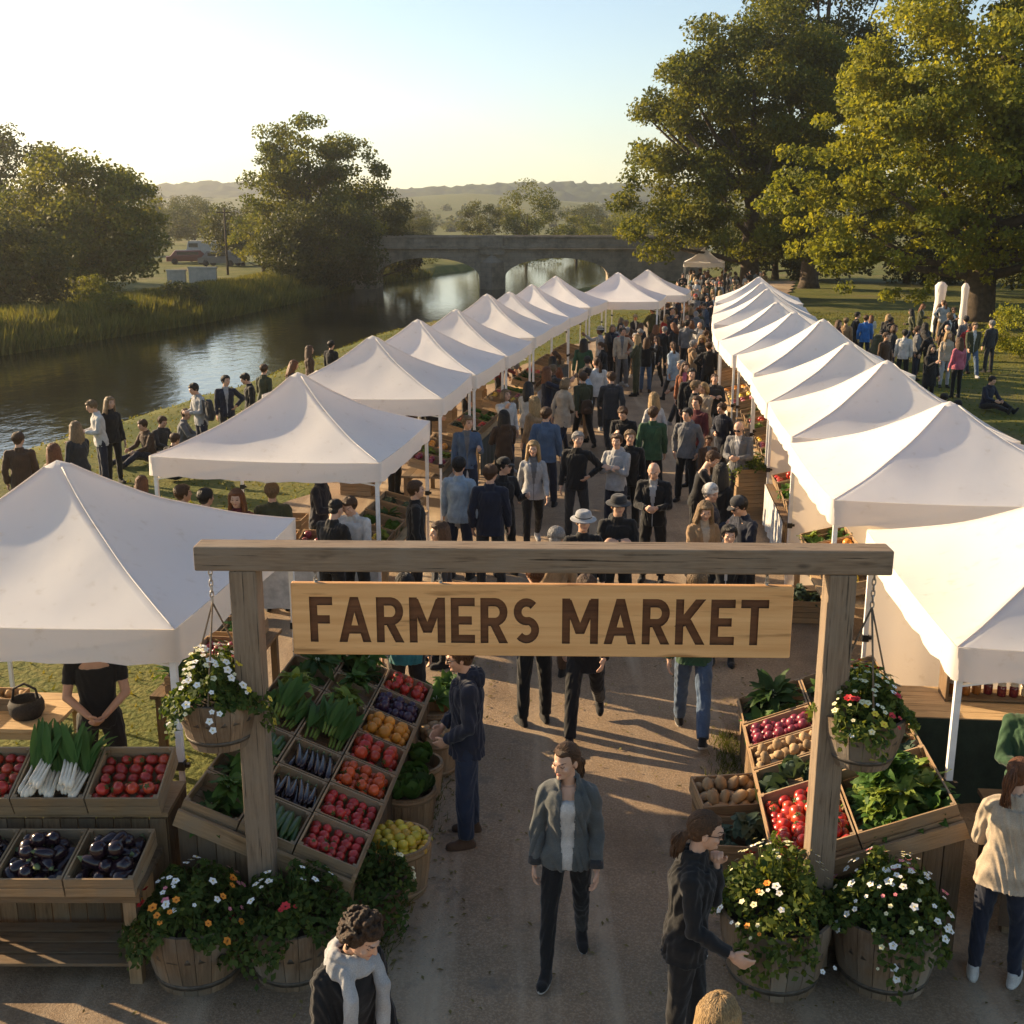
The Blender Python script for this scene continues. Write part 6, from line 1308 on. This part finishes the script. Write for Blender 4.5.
mid(728, 537, 'stand_f', -12, 'short dark haired person in black before the man in the cap', top='black', inner='white', bottom='black', hair=('crop', 'black'), group=G, sc=.97)
# people partly hidden by the sign board
GS = 'visitors partly hidden by the sign board'
mid(587, 580, 'stride', -8, 'bearded man in sunglasses and black seen above and below the sign board', top='black', bottom='black', hair=('short', 'brown'), glasses=True, group=GS, sc=1.03)
mid(697, 582, 'walk', 170, 'fair haired person in blue jeans with the body hidden by the sign board', top='green', bottom='denim blue', hair=('short', 'fair'), group=GS, sc=1.03, sole=soles)
mid(535, 577, 'stand', 200, 'auburn haired person in a white shirt behind the middle of the sign board', top='white', bottom='black', hair=('short', 'auburn'), group=GS)
mid(405, 588, 'stand', 185, 'person in a teal jacket behind the left part of the sign board', top='teal', bottom='black', hair=('short', 'black'), group=GS)
# inside and behind the second river-side tent
GT = 'people under the second river-side tent'
for px, py, po, lk, tp, hr, lab in [(354, 505, 'hold', -20, 'white', ('short', 'brown'), 'stallholder in a white shirt under the second river-side tent'), (237, 500, 'coat_f', 20, 'maroon', ('long', 'auburn'), 'auburn haired woman in maroon under the second river-side tent'), (205, 500, 'back', 170, 'charcoal', ('short', 'black'), 'person in a charcoal coat under the second river-side tent'), (182, 496, 'back', 150, 'brown', ('short', 'brown'), 'person in a brown coat under the left end of the second river-side tent'), (330, 512, 'hold', 150, 'black', ('bun', 'black'), 'woman in black with a bun at the second river-side tent'), (272, 494, 'stand', 190, 'olive', ('short', 'fair'), 'fair haired person in olive under the second river-side tent'), (415, 492, 'stand', 100, 'black', ('short', 'brown'), 'person in black at the right pole of the second river-side tent')]:
    mid(px, py, po, lk, lab, top=tp, bottom='black', hair=hr, group=GT)
# on the grass bank by the river
GB = 'people on the grass bank by the river'
def bank(px, py, pose, look, label, **k): p = P(px, py, 1.6); return person(PB[pose], p.x, p.y, R(look), label, group=GB, **k)
bank(18, 440, 'back', 195, 'man in a brown jacket with his back turned at the left edge by the river', top='brown', bottom='navy', hair=('short', 'brown'))
bank(54, 453, 'stand_f', 160, 'woman with long auburn hair beside the man in the brown jacket', top='beige', bottom='black', hair=('long', 'auburn'))
bank(76, 430, 'coat_f', -130, 'woman with long fair hair in a dark coat by the river', top='charcoal', bottom='black', hair=('wavy', 'fair'))
bank(98, 406, 'hold', -60, 'person in a white jacket and dark trousers standing on the bank by the water', top='white', bottom='navy', hair=('short', 'fair'))
bank(109, 404, 'stand_f', 40, 'woman in black close behind the person in the white jacket', top='black', bottom='black', hair=('long', 'fair'))
bank(199, 389, 'hold', -50, 'dark haired person in light grey with a bag by the water', top='light grey', bottom='navy', hair=('short', 'black'))
bank(225, 382, 'hip', 30, 'man in an open navy jacket over grey by the water', top='navy', inner='light grey', bottom='charcoal', hair=('short', 'black'))
bank(249, 379, 'phone', -70, 'man in a black sweater by the water, right of the man in navy', top='black', bottom='charcoal', hair=('crop', 'black'))
bank(263, 369, 'walk_f', 170, 'person in dark olive walking along the bank behind the tent', top='olive', bottom='black', hair=('short', 'brown'))
bank(331, 346, 'stand', 150, 'distant person in black on the bank above the third tent', top='black', bottom='black', hair=('short', 'black'))
bank(309, 351, 'stand_f', 100, 'distant person in brown on the bank above the second tent', top='brown', bottom='charcoal', hair=('long', 'brown'))
bank(290, 366, 'hold_f', 120, 'distant person with long hair beside the second tent peak', top='charcoal', bottom='navy', hair=('long', 'auburn'))
for i, (px, py, lk, tp, lab) in enumerate([(34, 487, 200, 'charcoal', 'person in charcoal sitting low on the grass near the nearest tent peak'), (138, 484, 170, 'charcoal', 'person with auburn hair sitting on the grass beside the second tent'), (170, 440, 150, 'black', 'person in black sitting on the bank beyond the second tent'), (158, 421, 60, 'charcoal', 'person in charcoal sitting at the water edge'), (148, 424, -40, 'brown', 'person in brown sitting at the water edge'), (180, 414, 100, 'grey', 'person in grey sitting at the water edge')]):
    p = P(px, py, .85); person(PB['sit'], p.x, p.y, R(lk), lab, top=tp, bottom='navy', hair=('long' if i == 1 else 'short', 'auburn' if i == 1 else 'brown'), group=GB)
# on the lawn at the right
GL = 'people on the lawn beside the tents'
def lawn(px, py, pose, look, label, **k): p = P(px, py, 1.6); return person(PB[pose], p.x, p.y, R(look), label, group=GL, **k)
for a in [(866, 320, 'back', 170, 'blue', 'dark blue', ('short', 'brown'), 'person in a bright blue jacket on the lawn under the golden tree'), (905, 334, 'stand', 160, 'white', 'black', ('short', 'black'), 'man in a white shirt on the lawn beside the tents'), (932, 350, 'coat_f', 20, 'black', 'black', ('long', 'black'), 'woman in a long black coat on the lawn'), (948, 336, 'stand_f', 0, 'beige', 'light grey', ('long', 'blonde'), 'blonde woman in a long beige top on the lawn'), (960, 344, 'stand_f', 190, 'pink', 'black', ('long', 'brown'), 'woman in a pink top on the lawn'), (946, 368, 'sit', 150, 'black', 'navy', ('short', 'black'), 'man in black sitting on the lawn behind the tents'), (962, 374, 'sit', 170, 'black', 'black', ('cap', ''), 'person in black sitting at the right on the lawn behind the tents'), (886, 338, 'stand', 30, 'brown', 'black', ('short', 'brown'), 'person in brown on the lawn beside the white shirted man'), (894, 328, 'stand_f', 60, 'charcoal', 'navy', ('bob', 'brown'), 'woman in charcoal on the lawn behind the man in white'), (875, 330, 'stoop', 120, 'olive', 'black', ('short', 'black'), 'person in olive on the lawn by the tents'), (991, 352, 'sit', 30, 'navy', 'black', ('short', 'black'), 'person in navy sitting alone on the lawn'), (992, 326, 'stand', 200, 'charcoal', 'charcoal', ('short', 'grey'), 'grey haired person far back on the lawn'), (846, 322, 'stand', 150, 'tan', 'brown', ('short', 'fair'), 'person in tan beyond the lawn row'), (838, 324, 'stand_f', 40, 'maroon', 'black', ('long', 'brown'), 'woman in maroon beyond the lawn row'), (918, 330, 'stand', 80, 'grey', 'navy', ('short', 'brown'), 'person in grey by the white cloth poles'), (856, 316, 'walk', 90, 'black', 'charcoal', ('short', 'black'), 'person in black walking under the golden tree')]:
    px, py, po, lk, tp, bt, hr, lab = a; tp = {'blue': 'azure'}.get(tp, tp)
    if tp == 'azure': cloth('azure', (.03, .15, .42))
    lawn(px, py if po != 'sit' else py, po, lk, lab, top=tp, bottom=bt, hair=hr if hr[0] != 'cap' else ('short', 'black'))
for px, py, lab in [(937, 334, 'tall rolled white canopy standing on the lawn'), (961, 336, 'slim rolled white canopy standing on the lawn right of the thicker one')]:
    p = P(px, py, 0); mb = MB(); k = 1.25 if px < 950 else .8; mb.lathe([(.2 * k, 0), (.22 * k, .1), (.2 * k, .8), (.16 * k, 1.5), (.2 * k, 2.1), (.1 * k, 2.25), (.001, 2.28)], 18); mb.v = [(x * (.72 if i % 2 else 1.08), y * (.72 if i % 2 else 1.08), z) for i, (x, y, z) in enumerate(mb.v)]; o = mb.build('rolled_canopy', canopy_m); o.location = (p.x, p.y, hz(p.x, p.y)); tag(o, lab, 'canopy roll')

for side, Trow, sg in (('river', LT, 1), ('lawn', RT, -1)):
    for i in range(1, 7):
        x, y, sc_ = Trow[i]; a, b_ = Trow[i - 1], Trow[i + 1]; th = -math.atan2(b_[0] - a[0], b_[1] - a[1]); d = Matrix.Rotation(th, 4, 'Z') @ Vector((sg * .25, -.5 + .4 * (i % 3), 0))
        tp = ['black', 'olive', 'brown', 'navy', 'maroon', 'charcoal', 'grey'][(i * 2 + (sg > 0)) % 7]
        person(PB[['hold', 'stoop', 'hold_f', 'talk', 'reach', 'stand_f'][i - 1]], x + d.x, y + d.y, R(80 if sg > 0 else -80), f'stallholder in {tp} behind the table under the {ORD[i]} {side}-side tent', top=tp, bottom='black', hair=[('short', 'brown'), ('crop', 'black'), ('long', 'brown')][i % 3], group='stallholders under the tents')
# ---------------------------------------------------------------- the people in the foreground
def hero(pose, x, y, rz, label, sc, parts, hair, skin=0, glasses=False, **pk):
    D = make_body(dict(pose, **pk), hero=True); r = empty('person', (x, y, ROADZ), R(rz), label, 'person'); r.scale = (sc, sc, sc)
    setm(link('body', D['body'], r), SKIN[skin])
    for n, ms in parts.items():
        o = setm(link({'shoeL': 'shoe', 'shoeR': 'shoe'}.get(n, n), D[n], r), *ms)
    setm(link('hair', HM[hair[0]], r, D['head']), HAIR[hair[1]])
    if glasses: link('glasses', GLM, r, D['head'])
    return r, D
p = P(566, 972); w1, D1 = hero(dict(fem=1, hipR=15, kneeR=4, footR=-4, hipL=-10, kneeL=18, footL=16, toeR=12, abL=2, abR=5, armR=(2, 11, 10, -4), armL=(4, 9, 22, 4), lean=2, head=(-34, 8, 0), bulk=.015, hem=.885, cut=1, open=[.03, .046, .052, .05], seed=31, curlL=.45, curlR=.45, sleeve=.86, leg_g=.004), p.x, p.y, -4,
    'woman in an open denim jacket, white top and black jeans walking towards the camera', 1.0, dict(jacket=(cloth('faded denim', (.09, .098, .098)),) * 2, shirt=(MT['white'],) * 2, trousers=(MT['black'],) * 2, shoeL=(MT['black'], soles), shoeR=(MT['black'], soles)), ('lowtail', 'brown'), 0)
# collar flaps, cuffs of the jacket
for s in (-1, 1):
    T = D1['T']; mb = MB(); mb.add([T @ V3((s * .045, -.075, 1.455)), T @ V3((s * .085, -.085, 1.42)), T @ V3((s * .09, -.128, 1.34)), T @ V3((s * .045, -.14, 1.30)), T @ V3((s * .035, -.115, 1.4))], [(0, 1, 2, 3, 4)])
    link('collar', evalmesh(mb.mesh('collar', MT['faded denim']), [('SOLIDIFY', dict(thickness=.008)), ('SUBSURF', dict(levels=2))]), w1)
def cuff(root, D, n, r_, mat):
    sh, el, wr, d = D['K']['arm' + n]; o = V3((0, 0, -D['K']['drop'])); c = wr - (wr - el) * .14 + o; mb = MB(); mb.tube([c - d * .03, c + d * .03], r_, 14, 0, None, False); link('cuff', evalmesh(mb.mesh('cuff', mat), [('SOLIDIFY', dict(thickness=.008))]), root)
cuff(w1, D1, 'L', .047, MT['charcoal']); cuff(w1, D1, 'R', .047, MT['charcoal'])
p = P(690, 842, 1.60); w2, D2 = hero(dict(fem=1, armL=(34, -14, 150, 10), armR=(10, 12, 60, -8), head=(8, 10, 0), lean=4, bulk=.02, hem=.80, open=[.0, .0, .02, .05], seed=32, hipR=-4, hipL=10, kneeL=10, curlL=1.0, curlR=.5), p.x, p.y, 78,
    'woman in black and sunglasses with a hand at her chin beside the flower barrels', 1.0, dict(jacket=(MT['black'], MT['black']), trousers=(MT['black'],) * 2, shoeL=(MT['black'], soles), shoeR=(MT['black'], soles)), ('lowtail', 'brown'), 0, True)
p = P(344, 932, 1.60); w3, D3 = hero(dict(fem=1, armL=(8, 9, 30, 10), armR=(10, 9, 34, 10), head=(16, 24, 0), lean=5, bulk=.03, hem=.62, seed=33, curlL=.6, curlR=.6), p.x, p.y, 42,
    'curly haired person in a black coat and light grey scarf at the photo bottom', .98, dict(jacket=(MT['black'], MT['black']), trousers=(MT['black'],) * 2, shoeL=(MT['black'],) * 2, shoeR=(MT['black'],) * 2), ('curly', 'dark'), 0)
mb = MB(); T = D3['T']
for k in range(3):
    pts = [T @ V3((math.sin(a) * (.095 + .012 * k), -.005 + math.cos(a) * (.088 + .01 * k) - .008, 1.50 - .028 * k + .018 * math.sin(a * 2 + k) - .03 * max(0, -math.cos(a)))) for a in np.linspace(0, 6.283, 21)]; mb.tube(pts, [.032 + .006 * math.sin(i * 1.3 + k) for i in range(21)], 10, 0, None, False)
for s in (-1, 1): mb.tube([T @ V3((s * .09, -.08, 1.46)), T @ V3((s * .10, -.165, 1.33)), T @ V3((s * .105, -.17, 1.1)), T @ V3((s * .12, -.16, .93))], [.035, .04, .042, .03], 8)
me = finish(mb, .008, 3, [MT['light grey']], .004, 4); link('scarf', me, w3)
p = P(717, 1030, 1.62); w4, D4 = hero(dict(PO['walk_f'], seed=34), p.x, p.y, 165, 'blonde person at the bottom edge of the photo, only the crown of the head showing', .99, dict(jacket=(MT['beige'],) * 2, trousers=(MT['navy'],) * 2, shoeL=(MT['brown'],) * 2, shoeR=(MT['brown'],) * 2), ('wavy', 'blonde'), 0)
p = P(988, 990); w5, D5 = hero(dict(fem=1, armL=(14, 10, 60, 20), armR=(12, 12, 55, 20), head=(-18, 12, 0), lean=5, bulk=.024, hem=.80, seed=35, hipR=6, kneeR=6, abL=5, abR=5, leg_g=.008), p.x + .02, p.y, 150,
    'woman in a beige sweater, navy jeans and white trainers seen from behind', .95, dict(jacket=(MT['beige'],) * 2, trousers=(MT['navy'],) * 2, shoeL=(MT['white'], soles), shoeR=(MT['white'], soles)), ('ponytail', 'auburn'), 0)
p = P(97, 690, 1.25); w6, D6 = hero(dict(armL=(14, 10, 42, 58), armR=(16, 10, 44, 56), abL=6, abR=6, head=(0, 12, 0), seed=36, curlL=.7, curlR=.7), p.x, p.y, 14,
    'seller in a black T-shirt with clasped hands behind the tomato crates', 1.04, dict(shirt=(MT['black'],) * 2, trousers=(MT['black'],) * 2, shoeL=(MT['black'],) * 2, shoeR=(MT['black'],) * 2), ('short', 'brown'), 1)
p = P(468, 846); w7, D7 = hero(dict(armL=(2, 10, 52, 34), armR=(4, 10, 50, 30), head=(0, 14, 0), hood=1, bulk=.026, hem=.80, seed=37, hipL=4, kneeL=5, hipR=-3, abL=4, abR=4, leg_g=.016, open=[.0, .0, .0, .02]), p.x, p.y, -84,
    'man with glasses in a navy hooded jacket and dark jeans standing by the left bench', 1.02, dict(jacket=(MT['navy'], MT['navy']), trousers=(MT['dark blue'],) * 2, shoeL=(MT['brown'],) * 2, shoeR=(MT['brown'],) * 2), ('crop', 'brown'), 0, True)
p = P(1034, 742, 1.3); person(PB['hold'], p.x, p.y, R(-20), 'person in a green jacket behind the right counter, cut by the photo edge', top='green', bottom='black', hair=('short', 'brown'))
# bags that visitors carry
def pack(px, py, look, mat, label, w_=.3, h_=.44, d_=.17, off=.2, z=1.0):
    p = P(px, py, 1.6 + ROADZ); b0 = R(look); q = p + V3((math.sin(b0 + math.pi) * off, -math.cos(b0 + math.pi) * off, 0)); mb = MB(); ring_loft(mb, [((0, 0, 0), w_ * .42, d_ * .4), ((0, 0, h_ * .12), w_ * .5, d_ * .5), ((0, 0, h_ * .6), w_ * .48, d_ * .46), ((0, 0, h_ * .92), w_ * .36, d_ * .34), ((0, 0, h_), w_ * .2, d_ * .2)]); mb.ball((0, d_ * .45, h_ * .3), (w_ * .34, .045, h_ * .2))
    for s in (-1, 1): mb.tube([(s * w_ * .3, -d_ * .3, h_ * .9), (s * w_ * .3, -d_ * .3 - .06, h_ * .98), (s * w_ * .3, -d_ * .3 - .02, h_ * .3)], .014, 6)
    o = mb.build('backpack', mat); o.location = (q.x, q.y, z); o.rotation_euler = (0, 0, b0); tag(o, label, 'bag')
pack(612, 376, 176, MT['navy'], 'navy backpack on the back of the man walking away up the road', z=1.05)
pack(459, 468, 165, MT['light grey'], 'pale bag slung at the hip of the man in the pale blue shirt', .34, .24, .12, .19, .82)
pack(199, 389, -50, MT['charcoal'], 'charcoal backpack on the dark haired person in light grey by the water', z=.98)
pack(584, 377, 200, MT['brown'], 'brown bag slung behind the man in the olive jacket', .3, .32, .13, .19, .85)
# ---------------------------------------------------------------- the crowd further up the road
def join_far(D):
    bm = bmesh.new(); n0 = 0
    for k, mi in (('trousers', 0), ('shoeL', 1), ('shoeR', 1)):
        bm.from_mesh(D[k]); bm.faces.ensure_lookup_table()
        for f in bm.faces[n0:]: f.material_index = mi
        n0 = len(bm.faces)
    me = bpy.data.meshes.new('trousers'); bm.to_mesh(me); bm.free(); me.materials.append(SKIN[0]); me.materials.append(SKIN[0]); D['legs'] = me
for D in PB.values(): join_far(D)
rs = random.Random(77); used_lab = set(); placed = [(o.location.x, o.location.y) for o in bpy.data.objects if o.name.startswith('person')]
TOPS = ['black'] * 4 + ['navy'] * 3 + ['charcoal'] * 3 + ['grey', 'light grey', 'white', 'beige', 'tan', 'brown', 'brown', 'olive', 'olive', 'grey', 'beige', 'tan', 'brown', 'maroon', 'denim blue', 'pale blue', 'light grey', 'white', 'olive', 'red', 'green', 'rust']
BOTS = ['black'] * 4 + ['navy'] * 3 + ['charcoal'] * 2 + ['dark blue', 'denim blue', 'brown', 'tan', 'olive', 'grey']
HS = [('short', 'brown'), ('short', 'black'), ('crop', 'brown'), ('long', 'brown'), ('long', 'blonde'), ('wavy', 'auburn'), ('bob', 'fair'), ('short', 'grey'), ('ponytail', 'brown'), ('bun', 'black'), ('long', 'black'), ('crop', 'fair'), ('bald', 'grey')]
HW = {'short': 'short {} hair', 'crop': 'cropped {} hair', 'long': 'long {} hair', 'wavy': 'wavy {} hair', 'bob': '{} bob', 'ponytail': '{} ponytail', 'bun': '{} bun', 'bald': 'balding head'}
POL = ['stand', 'stand_f', 'pockets', 'walk', 'walk_f', 'hold', 'hold_f', 'talk', 'back', 'coat_f', 'folded', 'phone', 'phone_f', 'hip', 'stride', 'stride_f', 'stride', 'stride_f', 'wave', 'stoop']
def where(x, y):
    rows = [(abs(y - t[1]), f'{ORD[i]} river-side tent') for i, t in enumerate(LT)] if x < (interp(RL, y) + interp(RR, y)) / 2 else [(abs(y - t[1]), f'{ORD[i]} lawn-side tent') for i, t in enumerate(RT)]
    if y > 46: return 'in the far crowd' if y < 60 else 'at the crowd end'
    return 'by the ' + min(rows)[1]
mb = MB(); ring_loft(mb, [((0, 0, -.52), .15, .05), ((0, 0, -.5), .17, .065), ((0, 0, -.36), .175, .06), ((0, 0, -.2), .165, .025)])
for s in (-1, 1): mb.tube([(-.09, s * .02, -.21), (-.06, s * .015, -.06), (0, 0, 0), (.06, s * .015, -.06), (.09, s * .02, -.21)], .009, 5)
TOTE = mb.mesh('tote_bag', MT['beige'])
N = 0
def crowd(x, y):
    global N
    if any((x - a) ** 2 + (y - b_) ** 2 < .21 for a, b_ in placed): return False
    for _ in range(80):
        po, tp, bt, hr = rs.choice(POL), rs.choice(TOPS), rs.choice(BOTS), rs.choice(HS)
        lab = f'person with {HW[hr[0]].format(hr[1])}, {tp.replace(chr(32), chr(45))} top, {bt.replace(chr(32), chr(45))} trousers, {where(x, y)}'
        if lab not in used_lab and len(lab.split()) <= 16 and (PO[po].get('fem', 0) == 0 or hr[0] != 'bald'): break
    used_lab.add(lab); placed.append((x, y)); D = PB[po]; u = rs.random()
    look = (180 + rs.uniform(-40, 40)) if u < .5 else (rs.uniform(-40, 40) if u < .8 else rs.choice([-90, 90]) + rs.uniform(-30, 30))
    r = empty('person', (x, y, gz(x, y)), R(look), lab, 'person', 'the crowd filling the market road'); k = rs.uniform(.92, 1.05) if rs.random() > .07 else rs.uniform(.66, .8); k *= 1 * (.97 if PO[po].get('fem') else 1.01); r.scale = (k, k, k)
    setm(link('body', D['body'], r), SKIN[rs.choice([0, 0, 1, 1, 2, 3])]); setm(link('jacket', D['jacket'], r), MT[tp], MT[rs.choice([tp, tp, 'white', 'grey'])]); setm(link('trousers', D['legs'], r), MT[bt], MT[rs.choice(['black', 'brown', 'light grey'])]); setm(link('hair', HM[hr[0]], r, D['head']), HAIR[hr[1]])
    if rs.random() < .1: setm(link('hat', HATM[rs.choice(['cap', 'brim', 'beanie'])], r, D['head']), MT[rs.choice(['black', 'charcoal', 'beige', 'red'])], MT['black'])
    if rs.random() < .26 and po in ('stand', 'stand_f', 'walk', 'walk_f', 'stride', 'hip', 'wave', 'phone', 'talk'):
        n = 'R' if po in ('stand', 'stand_f', 'walk', 'hip') else 'L'; wr = D['K']['arm' + n][2] + D['K']['arm' + n][3] * .09; M = Matrix.Translation((x, y, gz(x, y))) @ Matrix.Rotation(R(look), 4, 'Z') @ Matrix.Scale(k, 4)
        q = M @ (wr - V3((0, 0, D['K']['drop']))); c = rs.choice(['beige', 'white', 'brown', 'black', 'tan']); o = setm(link('tote_bag', TOTE, None, Matrix.Translation(q) @ Matrix.Rotation(R(look + 80), 4, 'Z')), MT[c]); tag(o, f'{c} tote bag carried by the person with {HW[hr[0]].format(hr[1])} and {tp} top', 'bag', 'tote bags in the crowd')
    N += 1; return True
for _ in range(900):
    if N >= 20: break
    y = rs.uniform(18.5, 33); l, r_ = interp(RL, y), interp(RR, y); side = rs.random() < .62
    crowd(l + .55 + rs.random() ** 2 * 1.5 if side else r_ - 1.5 - rs.random() ** 2 * 1.0, y)
for _ in range(3000):
    if N >= 165: break
    y = 32 + 45 * rs.random() ** 1.05; l, r_ = interp(RL, y), interp(RR, y); crowd(l + .6 + (r_ - l - 1.8) * rs.random(), y)
for _ in range(60):   # a few behind the lawn row
    if N >= 180: break
    y = rs.uniform(36, 50); crowd(interp(RR, y) + 4.4 + rs.random() * 3.5, y)
# ---------------------------------------------------------------- air
def haze():
    mb = MB(); x0, x1, y0, y1, z0, z1 = -1600, 1600, -70, 1700, -30, 110
    me = bpy.data.meshes.new('haze'); v = [(x, y, z) for z in (z0, z1) for y in (y0, y1) for x in (x0, x1)]; me.from_pydata(v, [], [(0, 2, 3, 1), (4, 5, 7, 6), (0, 1, 5, 4), (2, 6, 7, 3), (0, 4, 6, 2), (1, 3, 7, 5)])
    m = bpy.data.materials.new('haze'); m.use_nodes = True; nt = m.node_tree; nt.nodes.remove(nt.nodes['Principled BSDF']); pv = nt.nodes.new('ShaderNodeVolumePrincipled')
    pv.inputs['Color'].default_value = (.95, .93, .9, 1); pv.inputs['Density'].default_value = HAZE_D; pv.inputs['Anisotropy'].default_value = .72; nt.links.new(pv.outputs[0], nt.nodes['Material Output'].inputs['Volume'])
    me.materials.append(m); tag(link('haze', me), kind='stuff')
HAZE_D = .00042
haze()
labs = {}
for o in bpy.data.objects:
    if 'label' in o.keys():
        labs.setdefault(o['label'], []).append(o); n = len(o['label'].split())
        if n > 16 or n < 4: print('LABEL LEN', n, o['label'])
for l, os_ in labs.items():
    if len(os_) > 1 and not all(o.get('group') for o in os_): print('DUP', l, len(os_))
print('OBJECTS', len(bpy.data.objects), 'crowd', N)
